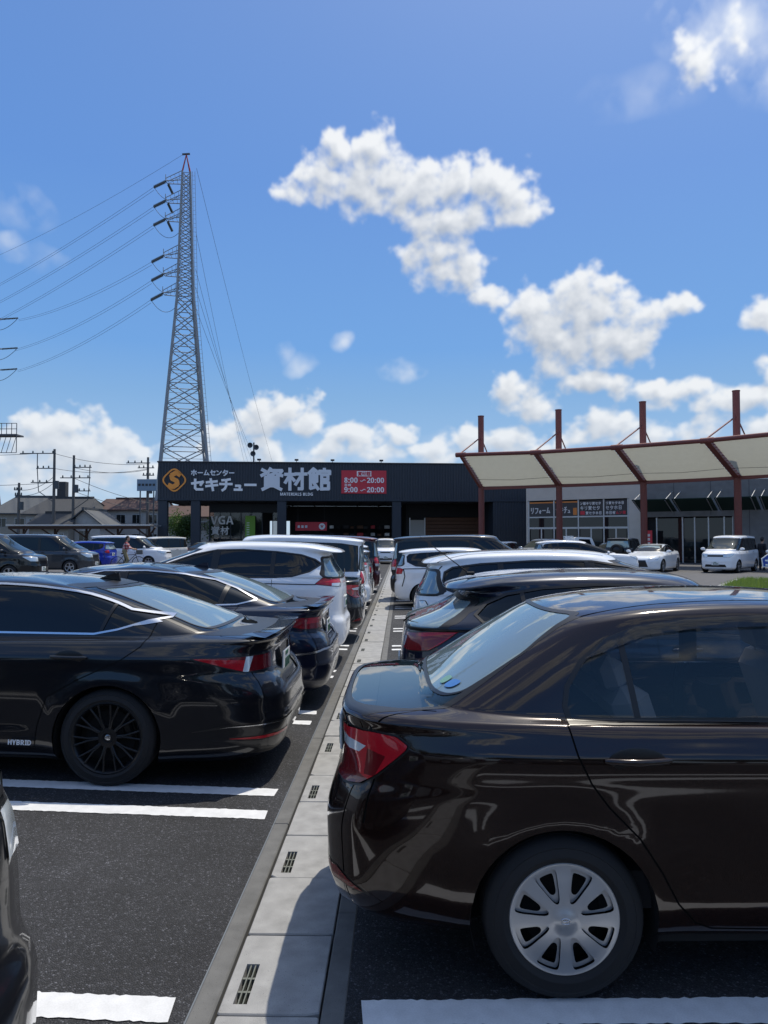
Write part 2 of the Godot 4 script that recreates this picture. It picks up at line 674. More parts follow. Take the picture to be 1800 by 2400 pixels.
# ---------------------------------------------------------------- sky
# clouds as soft ellipses: azimuth, elevation, half sizes (degrees), strength
func sky_image() -> Image:
	var W := 4092
	var H := 2046
	var SW := 682
	var ppd := W / 360.0
	var rows := int(78.0 * ppd)
	var base := Image.create(W, H, false, Image.FORMAT_RGBF)
	var stops := [[-90.0, Color(0.16, 0.17, 0.19)], [-3.0, Color(0.30, 0.34, 0.38)], [-0.5, Color(0.55, 0.68, 0.81)], [2.0, Color(0.50, 0.65, 0.81)], [6.0, Color(0.33, 0.53, 0.79)], [10.5, Color(0.232, 0.438, 0.745)], [14.0, Color(0.171, 0.381, 0.76)], [25.0, Color(0.125, 0.294, 0.694)], [36.0, Color(0.112, 0.258, 0.625)], [60.0, Color(0.16, 0.28, 0.56)], [90.0, Color(0.17, 0.28, 0.53)]]  # top stops, out of view, raised to brighten the shade
	var grad := []
	for y in H:
		var el := 90.0 - (y + 0.5) / ppd
		var c: Color = stops[0][1]
		for k in stops.size() - 1:
			if el >= stops[k][0] and el <= stops[k + 1][0]:
				c = stops[k][1].lerp(stops[k + 1][1], (el - stops[k][0]) / (stops[k + 1][0] - stops[k][0]))
		grad.append(c)
		base.fill_rect(Rect2i(0, y, W, 1), c)
	var warp := noise(FastNoiseLite.TYPE_SIMPLEX_SMOOTH, 0.16, 4, 4)
	var warp2 := noise(FastNoiseLite.TYPE_SIMPLEX_SMOOTH, 0.16, 4, 14)
	var puff := noise(FastNoiseLite.TYPE_SIMPLEX_SMOOTH, 0.42, 6, 7)
	puff.fractal_gain = 0.5
	var bump := noise(FastNoiseLite.TYPE_SIMPLEX_SMOOTH, 0.30, 3, 17)
	var mask := PackedFloat32Array()
	mask.resize(SW * rows)
	mask.fill(-1.0)
	var soft := PackedFloat32Array()
	soft.resize(SW * rows)
	for b in CLOUDS:
		var x0 := maxi(0, int((b[0] - b[2] * 1.8 + 30.0) * ppd))
		var x1 := mini(SW, int((b[0] + b[2] * 1.8 + 30.0) * ppd))
		var y0 := maxi(0, int((75.0 - b[1] - b[3] * 1.8) * ppd))
		var y1 := mini(rows, int((75.0 - b[1] + b[3] * 1.8) * ppd))
		for y in range(y0, y1):
			var el := 75.0 - y / ppd
			for x in range(x0, x1):
				var az := x / ppd - 30.0
				var u := az + 0.9 * warp.get_noise_2d(az, el)
				var v := el + 0.9 * warp2.get_noise_2d(az, el)
				var dx: float = (u - b[0]) / b[2]
				var dy: float = (v - b[1]) / b[3]
				var d: float = (1.0 - dx * dx - dy * dy) * b[4]
				var i := y * SW + x
				if b.size() > 5:
					soft[i] = maxf(soft[i], d)
				elif d > mask[i]:
					mask[i] = d
	var den := PackedFloat32Array()
	den.resize(SW * rows)
	for y in rows:
		var el := 75.0 - y / ppd
		for x in SW:
			var i := y * SW + x
			if mask[i] > -1.0 or soft[i] > 0.0:
				var az := x / ppd - 30.0
				var n := puff.get_noise_2d(az, el * 1.15)
				var lump := 1.0 - 2.6 * absf(bump.get_noise_2d(az + 0.5 * n, el * 1.1))
				den[i] = mask[i] * 0.92 + n * 0.85 + lump * 0.10 - 0.03 if mask[i] > -1.0 else -1.0
	var strip := Image.create(SW, rows, false, Image.FORMAT_RGBF)
	var row0 := int((90.0 - 75.0) * ppd)
	for y in rows:
		var g: Color = grad[row0 + y]
		var el := 75.0 - y / ppd
		for x in SW:
			var i := y * SW + x
			var c := g
			if soft[i] > 0.0:
				var az := x / ppd - 30.0
				var wisp := clampf(0.45 + 1.1 * puff.get_noise_2d(az * 0.45, el * 0.45), 0.0, 1.0)
				c = c.lerp(Color(0.80, 0.85, 0.92), clampf(soft[i] * wisp, 0.0, 0.9))
			var d := den[i]
			if d > -0.14 and mask[i] > -1.0:
				# light that reaches this point through the cloud above it
				var sum := 0.0
				for k in STEPS:
					var yy := maxi(0, y - k[1])
					sum += maxf(den[yy * SW + mini(SW - 1, x + k[0])], 0.0)
				var lit := exp(-0.34 * sum)
				var a := smoothstep(-0.14, 0.58 + 0.45 * (1.0 - lit), d)
				var near := den[maxi(0, y - 8) * SW + mini(SW - 1, x + 4)]
				lit = clampf(0.20 + 0.66 * lit + 0.55 * (d - maxf(near, -0.1)) + 0.22 * (1.0 - a), 0.0, 1.0)
				var cc := Color(0.46, 0.51, 0.59).lerp(Color(0.88, 0.90, 0.92), lit)
				var far := clampf((11.0 - el) / 14.0, 0.0, 0.6)
				cc = cc.lerp(Color(0.70, 0.79, 0.90), far)
				c = c.lerp(cc, a * 0.96)
			strip.set_pixel(x, y, c)
	var flip := strip.duplicate()
	flip.flip_x()
	for k in 6:
		# strip 0 lies about azimuth 0, the middle of the frame
		var at := k * SW - SW / 2
		var im: Image = strip if k % 2 == 0 else flip
		base.blit_rect(im, Rect2i(0, 0, SW, rows), Vector2i(posmod(at, W), row0))
		if at < 0:
			base.blit_rect(im, Rect2i(0, 0, SW / 2, rows), Vector2i(W - SW / 2, row0))
			base.blit_rect(im, Rect2i(SW / 2, 0, SW / 2, rows), Vector2i(0, row0))
	# haze glow added round the sun, strengthened out of view to fill shade
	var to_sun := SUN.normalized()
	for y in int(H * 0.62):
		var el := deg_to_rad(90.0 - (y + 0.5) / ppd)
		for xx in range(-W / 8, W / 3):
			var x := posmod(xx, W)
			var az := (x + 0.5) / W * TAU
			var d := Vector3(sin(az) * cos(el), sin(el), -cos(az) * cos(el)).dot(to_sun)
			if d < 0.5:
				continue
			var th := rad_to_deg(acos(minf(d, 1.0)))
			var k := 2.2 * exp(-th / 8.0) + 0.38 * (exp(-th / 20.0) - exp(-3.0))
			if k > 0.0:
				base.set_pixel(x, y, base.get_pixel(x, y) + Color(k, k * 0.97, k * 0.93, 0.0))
	return base

const STEPS := [[1, 3], [2, 7], [4, 12], [6, 18], [9, 26], [12, 36]]

const CLOUDS := [[-8.03, 24.54, 1.73, 0.93, 0.8],
	 [-4.99, 27.3, 1.57, 1.72, 0.9],
	 [-5.79, 25.43, 2.44, 1.57, 1],
	 [-1.92, 27.09, 1.92, 1.94, 1],
	 [-2.24, 24.96, 3.84, 2.01, 1],
	 [0.67, 24.95, 3.82, 2.15, 1],
	 [3.89, 25.14, 2.07, 2.0, 0.9],
	 [6.76, 24.75, 3.23, 2.42, 1],
	 [8.02, 23.32, 2.86, 1.75, 1],
	 [3.56, 22.69, 3.79, 1.64, 1],
	 [2.27, 20.75, 2.76, 1.84, 0.9],
	 [3.87, 19.28, 3.09, 1.39, 0.9],
	 [6.72, 17.73, 2.04, 1.25, 0.8],
	 [11.07, 16.05, 3.6, 2.96, 1],
	 [13.81, 16.45, 3.5, 2.61, 1.05],
	 [15.57, 14.29, 3.13, 2.33, 1],
	 [12.88, 13.29, 3.84, 2.38, 1],
	 [11.36, 14.26, 2.95, 2.85, 1],
	 [19.9, 15.91, 2.08, 0.84, 0.8],
	 [17.34, 15.59, 1.54, 1.23, 0.75],
	 [8.25, 10.61, 2.17, 1.49, 1],
	 [10.1, 9.79, 1.99, 1.14, 0.95],
	 [14.35, 11.12, 3.48, 0.96, 0.9],
	 [18.98, 10.4, 3.87, 1.0, 0.95],
	 [22.55, 9.43, 2.56, 1.23, 0.9],
	 [-4.48, 14.64, 1.24, 1.06, 1.1, 1],
	 [0.01, 12.39, 2.19, 0.90, 1.1, 1],
	 [-7.5, 12.85, 1.35, 0.87, 0.6, 1],
	 [-8.61, 13.58, 0.93, 0.68, 0.6, 1],
	 [25.14, 14.64, 1.1, 1.17, 0.8],
	 [25.21, 11.19, 0.82, 0.9, 0.7],
	 [-9.06, 9.42, 2.56, 1.61, 1],
	 [-11.09, 8.75, 2.02, 1.27, 0.95],
	 [-7.64, 8.83, 1.71, 1.18, 0.9],
	 [-3.51, 7.46, 3.11, 1.3, 0.95],
	 [-0.31, 8.09, 2.07, 1.09, 0.95],
	 [-5.73, 6.5, 2.06, 1.02, 0.9],
	 [-1.59, 6.2, 1.9, 0.76, 0.9],
	 [2.24, 6.51, 1.72, 0.95, 0.9],
	 [-12.93, 7.0, 2.0, 1.61, 0.95],
	 [-10.45, 6.43, 1.68, 1.29, 0.9],
	 [8.23, 7.21, 3.15, 1.18, 0.95],
	 [5.1, 7.42, 2.03, 1.02, 0.85],
	 [14.92, 8.23, 1.89, 1.31, 1],
	 [16.67, 7.71, 2.46, 1.22, 0.95],
	 [12.82, 7.55, 1.93, 0.99, 0.85],
	 [24.4, 9.57, 1.66, 1.16, 0.9],
	 [25.14, 7.26, 1.64, 1.07, 0.9],
	 [21.17, 7.78, 2.04, 0.94, 0.85],
	 [-25.33, 7.4, 2.19, 1.31, 1],
	 [-23.97, 6.6, 3.92, 2.35, 1],
	 [-21.47, 6.12, 3.4, 1.92, 1],
	 [-26.35, 5.05, 2.59, 2.47, 0.95],
	 [-19.46, 4.99, 2.84, 1.46, 0.95],
	 [-23.12, 4.58, 5.52, 1.59, 0.95],
	 [-27.16, 7.01, 1.12, 1.22, 0.8],
	 [23.2, 31.95, 5.31, 2.53, 0.75, 1],
	 [25.53, 29.01, 2.47, 2.62, 0.7, 1],
	 [21.03, 33.46, 3.53, 1.14, 0.8, 1],
	 [17.52, 29.28, 4.89, 1.77, 0.25, 1],
	 [-26.62, 21.54, 2.32, 1.64, 0.5, 1],
	 [-27.75, 19.16, 1.26, 0.98, 0.75, 1],
	 [-25.77, 18.79, 1.75, 0.86, 0.3, 1],
	 [-9.51, 5.82, 30.1, 2.37, 0.42, 1],
	 [11.3, 5.74, 25.22, 2.33, 0.35, 1],
	 [21.81, 30.89, 2.64, 1.44, 0.5],
	 [-16.1, 41.0, 2.7, 2.4, 0.95],  # overhead clouds from here on, out of view, added to lift the shade
	 [-12.0, 43.6, 4.4, 2.1, 0.95],
	 [-15.0, 41.5, 2.9, 1.9, 0.95],
	 [-17.6, 44.1, 4.6, 2.9, 0.95],
	 [15.9, 45.9, 4.3, 3.0, 0.95],
	 [20.5, 43.7, 4.0, 2.7, 0.95],
	 [17.5, 44.1, 3.7, 1.9, 0.95],
	 [20.9, 46.8, 3.9, 2.2, 0.95],
	 [26.8, 59.3, 3.8, 2.4, 0.95],
	 [24.5, 57.6, 2.9, 2.2, 0.95],
	 [26.2, 56.1, 2.6, 2.7, 0.95],
	 [22.0, 58.0, 3.7, 2.3, 0.95],
	 [28.1, 44.3, 4.1, 2.2, 0.95],
	 [27.7, 46.4, 3.3, 2.6, 0.95],
	 [32.1, 43.9, 2.7, 2.1, 0.95],
	 [31.0, 45.9, 3.1, 2.3, 0.95],
	 [-22.4, 54.9, 4.7, 3.1, 0.95],
	 [-16.8, 56.0, 2.5, 2.2, 0.95],
	 [-15.0, 55.2, 3.5, 3.1, 0.95],
	 [-17.7, 55.4, 3.2, 2.1, 0.95],
	 [-4.2, 45.3, 3.3, 1.8, 0.95],
	 [-6.9, 42.2, 4.5, 2.3, 0.95],
	 [-4.9, 41.9, 5.0, 2.4, 0.95],
	 [-5.6, 41.7, 2.6, 2.0, 0.95],
	 [6.6, 43.9, 3.1, 3.2, 0.95],
	 [7.2, 44.1, 4.4, 2.4, 0.95],
	 [14.2, 43.8, 3.1, 2.4, 0.95],
	 [6.6, 43.6, 3.1, 3.0, 0.95],
	 [15.5, 54.5, 3.1, 2.1, 0.95],
	 [17.1, 56.9, 2.9, 1.9, 0.95],
	 [22.6, 55.7, 5.0, 2.4, 0.95],
	 [22.4, 56.1, 4.5, 2.8, 0.95],
	 [-2.6, 43.6, 4.7, 3.1, 0.95],
	 [-1.6, 42.7, 4.5, 2.7, 0.95],
	 [2.2, 42.2, 4.1, 2.8, 0.95],
	 [-2.2, 43.8, 4.9, 1.9, 0.95],
	 [28.7, 68.9, 4.7, 2.0, 0.95],
	 [31.1, 71.4, 2.7, 2.0, 0.95],
	 [28.4, 71.0, 4.4, 3.1, 0.95],
	 [25.1, 68.8, 4.8, 1.8, 0.95],
	 [24.3, 44.0, 4.7, 2.6, 0.95],
	 [24.9, 41.6, 4.2, 2.3, 0.95],
	 [25.0, 43.9, 3.7, 2.5, 0.95],
	 [18.0, 41.0, 4.0, 2.5, 0.95],
	 [18.3, 58.5, 4.4, 2.5, 0.95],
	 [17.2, 60.4, 4.6, 1.9, 0.95],
	 [21.5, 58.6, 4.5, 2.2, 0.95],
	 [19.0, 59.0, 4.9, 1.9, 0.95],
	 [-19.3, 59.5, 3.6, 3.0, 0.95],
	 [-20.1, 57.8, 4.7, 2.1, 0.95],
	 [-23.9, 60.8, 3.6, 2.9, 0.95],
	 [-25.0, 61.0, 2.9, 2.0, 0.95],
	 [0.0, 51.8, 4.3, 1.8, 0.95],
	 [-1.8, 50.4, 3.7, 2.8, 0.95],
	 [-0.5, 48.5, 3.1, 3.0, 0.95],
	 [-1.5, 51.2, 5.0, 2.7, 0.95],
	 [8.8, 60.8, 3.7, 3.1, 0.95],
	 [8.7, 60.6, 4.5, 2.7, 0.95],
	 [9.8, 57.7, 4.4, 2.3, 0.95],
	 [11.5, 57.6, 2.7, 2.0, 0.95],
	 [21.1, 44.4, 3.9, 2.3, 0.95],
	 [18.9, 43.2, 3.5, 3.1, 0.95],
	 [15.4, 45.5, 3.3, 2.2, 0.95],
	 [14.1, 42.9, 4.9, 3.0, 0.95],
	 [21.1, 64.3, 4.0, 2.5, 0.95],
	 [18.1, 67.4, 4.4, 3.2, 0.95],
	 [14.4, 66.2, 4.2, 2.8, 0.95],
	 [18.4, 67.0, 3.3, 3.1, 0.95]]

# ---------------------------------------------------------------- cars
# A body is one skin of rings stacked from sill to roof: each ring runs from the middle of the tail round the side to the middle of the nose.
# ring: rear x, rear y, front x, front y, half width, rear and front roundness, five heights along the side. x runs from the tail (0) to the nose, z is across.
func pchip(v: Array, t: float) -> float:
	var n := v.size()
	var i := clampi(int(t), 0, n - 2)
	var f := t - i
	var d := float(v[i + 1] - v[i])
	var m0 := 0.0
	var m1 := 0.0
	if i > 0:
		var p := float(v[i] - v[i - 1])
		m0 = 0.0 if p * d <= 0.0 else 2.0 * p * d / (p + d)
	else:
		m0 = d
	if i < n - 2:
		var q := float(v[i + 2] - v[i + 1])
		m1 = 0.0 if q * d <= 0.0 else 2.0 * q * d / (q + d)
	else:
		m1 = d
	var f2 := f * f
	var f3 := f2 * f
	return (2 * f3 - 3 * f2 + 1) * v[i] + (f3 - 2 * f2 + f) * m0 + (-2 * f3 + 3 * f2) * v[i + 1] + (f3 - f2) * m1

func body_skin(rings: Array, opt: Dictionary) -> Soup:
	var ch := []
	for k in 12:
		var col := []
		for r in rings:
			col.append(float(r[k]))
		ch.append(col)
	var ts := []
	var sub: int = opt.get("sub", 4)
	for i in rings.size() - 1:
		for k in sub:
			ts.append(i + float(k) / sub)
	ts.append(rings.size() - 1.0)
	# angles from tail (0) to mid side (PI/2)
	var phi := []
	for k in 8:
		phi.append(asin(pow(0.8 * k / 7.0, 3.0)))
	var pa: float = phi[-1]
	var pb := acos(pow(0.8, 3.0))
	for k in range(1, 8):
		phi.append(lerpf(pa, pb, k / 8.0))
	var ns: int = opt.get("cols", 14)
	for k in range(0, ns):
		phi.append(acos(pow(0.8 * (1.0 - float(k) / ns), 3.0)))
	var na := phi.size()
	var cols := na * 2 + 1
	var G := []
	for t in ts:
		var v := []
		for k in 12:
			v.append(pchip(ch[k], t))
		var row := PackedVector3Array()
		var xm: float = (v[0] + v[2]) * 0.5
		for i in cols:
			var front := i > na
			var a: float = phi[i] if i < na else (PI / 2 if i == na else phi[cols - 1 - i])
			var n: float = v[6] if front else v[5]
			var cx := pow(maxf(cos(a), 0.0), 2.0 / n)
			var z: float = v[4] * pow(maxf(sin(a), 0.0), 2.0 / n)
			var x: float = xm + (v[2] - xm) * cx if front else xm - (xm - v[0]) * cx
			var s := clampf((x - v[0]) / maxf(v[2] - v[0], 1e-5), 0.0, 1.0)
			var ys := pchip([v[7], v[8], v[9], v[10], v[11]], s * 4.0)
			var k: float = z / maxf(v[4], 1e-5)
			var y: float = lerpf(v[3] if front else v[1], ys, k * k)
			row.append(Vector3(x, y, z))
		G.append(row)
	# wheel arch lips and pressed lines
	var aw: Array = opt.get("wheels", [])
	var ar: float = opt.get("arch", 0.35)
	var wr: float = opt.get("radius", 0.3)
	var fl: float = opt.get("flare", 0.018)
	for row in G:
		for i in cols:
			var p: Vector3 = row[i]
			if p.z < 0.3:
				continue
			for wx in aw:
				var d := Vector2(p.x - wx, p.y - wr).length()
				if d < ar + 0.3 and p.y < 0.95:
					p.z += fl * exp(-pow(maxf(d - ar, 0.0) / 0.085, 2.0))
			for c in opt.get("creases", []):
				if p.x > c[0] and p.x < c[2]:
					var f: float = (p.x - c[0]) / (c[2] - c[0])
					var yl: float = lerpf(c[1], c[3], f) + c[6] * f * (1.0 - f) * 4.0
					var e := p.y - yl
					var fade := clampf(f * (1.0 - f) * 12.0, 0.0, 1.0)
					p.z += fade * c[4] * (exp(-pow(e / c[5], 2.0)) if e > 0.0 else exp(-pow(e / (c[5] * 2.6), 2.0)))
			row[i] = p
	opt["pan"] = G[1].duplicate()
	var nrm := []
	var R := G.size()
	for j in R:
		var nr := PackedVector3Array()
		for i in cols:
			var du: Vector3
			if i == 0:
				du = G[j][1] - Vector3(G[j][1].x, G[j][1].y, -G[j][1].z)
			elif i == cols - 1:
				du = Vector3(G[j][i - 1].x, G[j][i - 1].y, -G[j][i - 1].z) - G[j][i - 1]
			else:
				du = G[j][i + 1] - G[j][i - 1]
			var dv: Vector3 = G[mini(j + 1, R - 1)][i] - G[maxi(j - 1, 0)][i]
			var n := dv.cross(du)
			if n.length() < 1e-9:
				n = Vector3.UP
			nr.append(n.normalized())
		nrm.append(nr)
	for i in cols:
		nrm[R - 1][i] = Vector3.UP
	# make sure the skin faces outwards
	var test: Vector3 = nrm[R / 5][cols / 2]
	if test.z < 0.0:
		for j in R - 1:
			for i in cols:
				nrm[j][i] = -nrm[j][i]
	var s := Soup.new()
	for j in R - 1:
		for i in cols - 1:
			s.tri_n(G[j][i], G[j][i + 1], G[j + 1][i + 1], nrm[j][i], nrm[j][i + 1], nrm[j + 1][i + 1])
			s.tri_n(G[j][i], G[j + 1][i + 1], G[j + 1][i], nrm[j][i], nrm[j + 1][i + 1], nrm[j + 1][i])
	return s

class Car:
	var half: Soup
	var parts := []      # name, mesh, material key, parent index
	var opt := {}

	func put(called: String, s0: Soup, m: String, parent := -1) -> int:
		var s := Soup.new()
		for i in range(0, s0.P.size(), 3):
			if (s0.P[i + 1] - s0.P[i]).cross(s0.P[i + 2] - s0.P[i]).length_squared() > 4e-13:
				s.P.append_array([s0.P[i], s0.P[i + 1], s0.P[i + 2]]); s.N.append_array([s0.N[i], s0.N[i + 1], s0.N[i + 2]])
		if s.P.size() == 0:
			return -1
		for i in s.P.size():
			s.P[i] = s.P[i].snapped(Vector3(0.0004, 0.0004, 0.0004))
		parts.append([called, s.mesh(), m, parent])
		return parts.size() - 1

func car_pair(c: Car, called: String, s: Soup, m: String, parent := [-1, -1]) -> Array:
	if s.P.size() == 0:
		return [-1, -1]
	return [c.put(called, s, m, parent[0]), c.put(called, mirrored(s), m, parent[1])]

const OUT := Vector3(0, 0, 1)

func car_start(rings: Array, opt: Dictionary) -> Car:
	var c := Car.new()
	c.opt = opt
	c.half = body_skin(rings, opt)
	for wx in opt.wheels:
		cut(c.half, circle(Vector2(wx, opt.radius * 0.97), opt.arch), SIDE)
	return c

# one opening in the side: frame strip and glass
func car_side_glass(c: Car, poly: PackedVector2Array, frame: float, frame_mat: String, glass: String, splits := [], pillar_mat := "trim_black") -> void:
	var all := cut(c.half, grown(poly, frame), SIDE, OUT, 0.1)
	var g := cut(all, poly, SIDE, OUT, -1.0)
	car_pair(c, "window_frame", pushed(all, 0.004), frame_mat)
	for line in splits:
		var posts := Soup.new()
		for st in strips(V(line[1]), line[0]):
			posts.add(cut(g, st, SIDE, OUT, -1.0))
		car_pair(c, "window_pillar", pushed(posts, 0.002), pillar_mat)
	# the panes between the pillars
	var xs := []
	for line in splits:
		xs.append(line[1])
	var rest := g
	for line in xs:
		var a := Vector2(line[0], line[1])
		var b := Vector2(line[-2], line[-1])
		var d := (b - a).normalized()
		var q := PackedVector2Array([a - d * 2, b + d * 2, b + d * 2 - Vector2(9, 0), a - d * 2 - Vector2(9, 0)])
		if Geometry2D.is_polygon_clockwise(q):
			q.reverse()
		var left := cut(rest, q, SIDE, OUT, -1.0)
		car_pair(c, "side_window", pushed(left, -0.004), glass)
	car_pair(c, "side_window", pushed(rest, -0.004), glass)

func car_end_glass(c: Car, poly: PackedVector2Array, dir: Vector3, frame: float, called: String, glass: String, frame_mat := "trim_black") -> void:
	var all := cut(c.half, grown(poly, frame), REAR, dir, 0.25)
	var g := cut(all, poly, REAR, dir, -2.0)
	c.put(called + "_surround", both(pushed(all, 0.001)), frame_mat)
	c.put(called, both(pushed(g, -0.002)), glass)

func car_seam(c: Car, line: Array, proj := SIDE, dir := OUT, half := 0.0035) -> void:
	# the gap itself, and a wider flange behind it that keeps the light out
	var skin := Soup.new()
	skin.P = c.half.P
	skin.N = c.half.N
	var s := Soup.new()
	for st in strips(V(line), half + 0.022):
		s.add(cut(skin, st, proj, dir, 0.1))
	for st in strips(V(line), half):
		cut(c.half, st, proj, dir, 0.1)
	c.opt.get_or_add("seams", Soup.new()).add(pushed(s, -0.009))

# strip of other stuff set on the skin
func car_strip(c: Car, line: Array, half: float, called: String, m: String, out := 0.004, proj := SIDE, dir := OUT, pair := true) -> void:
	var s := Soup.new()
	for st in strips(V(line), half):
		s.add(cut(c.half, st, proj, dir, 0.05))
	if pair:
		car_pair(c, called, pushed(s, out), m)
	else:
		c.put(called, both(pushed(s, out)), m)

# lamp that wraps round a corner: outline seen from the side, kept to z beyond z0; pieces: [outline, material]
func car_lamp(c: Car, poly: PackedVector2Array, z0: float, called: String, m: String, pieces := [], out := 0.003, front := false) -> void:
	var dir := Vector3(0.6 if front else -0.6, 0, 0.8)
	var q := cut(c.half, poly, SIDE, dir, 0.02)
	var keep := cut(q, V([z0, -1, 3, -1, 3, 3, z0, 3]), REAR, Vector3.ZERO)
	c.half.add(q)
	var rim_s := Soup.new()
	var inner := grown(poly, -0.008)
	var lens := cut(keep, inner, SIDE, Vector3.ZERO)
	rim_s.add(keep)
	var made := []
	for p in pieces:
		made.append([cut(lens, p[0], SIDE, Vector3.ZERO), p[1], p[2] if p.size() > 2 else "lens"])
	var at := car_pair(c, called, pushed(lens, out), m)
	if at[0] >= 0:
		car_pair(c, "bezel", rim_s, "trim_black", at)
		for p in made:
			car_pair(c, p[2], pushed(p[0], out), p[1], at)
	else:
		car_pair(c, called, rim_s, "trim_black")

func car_rear_lamp(c: Car, poly: PackedVector2Array, called: String, m: String, out := 0.002, dir := Vector3(-1, 0, 0)) -> void:
	car_pair(c, called, pushed(cut(c.half, poly, REAR, dir, 0.2), out), m)

func car_door(c: Car, poly: PackedVector2Array, handle := Vector2.ZERO, width := 0.2, handle_mat := "paint") -> void:
	var d := cut(c.half, poly, SIDE, OUT, 0.05)
	var at := car_pair(c, "door", d, "paint")
	if handle != Vector2.ZERO:
		var z := surface_z(d, handle)
		var h := Soup.new()
		var n := 12
		var pts := []
		var rad := []
		for k in n + 1:
			var t := float(k) / n
			pts.append(Vector3(handle.x + (t - 0.5) * width, handle.y, z + 0.004 + 0.030 * sqrt(sin(PI * clampf(t, 0.02, 0.98)))))
			rad.append(0.013 if k > 0 and k < n else 0.008)
		h.tube(pts, rad, 8)
		car_pair(c, "handle", h, handle_mat, at)
		var cup := Soup.new()
		cup.lathe([Vector2(0.0, 0.0005), Vector2(0.055, 0.001), Vector2(0.062, -0.002)], 20)
		var cs := Soup.new()
		cs.add(cup, Transform3D(Basis(Vector3(1.7, 0, 0), Vector3(0, 0.80, 0), OUT), Vector3(handle.x, handle.y - 0.004, z + 0.002)))
		car_pair(c, "handle_cup", cs, "trim_black", at)

func surface_z(s: Soup, p: Vector2) -> float:
	var best := 1e9
	var z := 0.8
	for i in range(0, s.P.size(), 3):
		var q := (s.P[i] + s.P[i + 1] + s.P[i + 2]) / 3.0
		var d := Vector2(q.x, q.y).distance_squared_to(p)
		if d < best:
			best = d
			z = q.z
	return z

func surface_x(s: Soup, p: Vector2, front: bool) -> float:
	var best := 1e9
	var x := 0.0
	for i in range(0, s.P.size(), 3):
		var q := (s.P[i] + s.P[i + 1] + s.P[i + 2]) / 3.0
		if (s.N[i].x > 0.3) != front:
			continue
		var d := Vector2(q.z, q.y).distance_squared_to(p)
		if d < best:
			best = d
			x = q.x
	return x

# number plate: board with raised characters, no real number
func car_plate(c: Car, x: float, y: float, front: bool, m := "plate_white", z := 0.0) -> void:
	var b := Soup.new()
	var d := 1.0 if front else -1.0
	b.box(Vector3(x, y, z), Vector3(0.012, 0.165, 0.33), Basis.IDENTITY, 0.004)
	var at := c.put("licence_plate", b, m)
	var t := Soup.new()
	for k in 4:
		t.box(Vector3(x + d * 0.0075, y - 0.022, z + (-0.055 + 0.062 * k) * -d), Vector3(0.004, 0.075, 0.030), Basis.IDENTITY)
	t.box(Vector3(x + d * 0.0075, y + 0.055, z), Vector3(0.004, 0.03, 0.13))
	c.put("characters", t, "plate_green" if m == "plate_white" else "rubber", at)

func car_mirrors(c: Car, at: Vector3, m := "paint") -> void:
	var s := Soup.new()
	var prof := []
	for k in 9:
		var a := PI * k / 8.0
		prof.append(Vector2(sin(a), cos(a)))
	var ball := Soup.new()
	ball.lathe(prof, 14)
	s.add(ball, Transform3D(Basis(Vector3(0.055, 0, 0), Vector3(0, 0.075, 0), Vector3(0, 0, 0.12)), at))
	s.tube([at + Vector3(0.02, -0.04, -0.04), at + Vector3(0.03, -0.07, -0.15)], 0.022, 6)
	car_pair(c, "door_mirror", s, m)

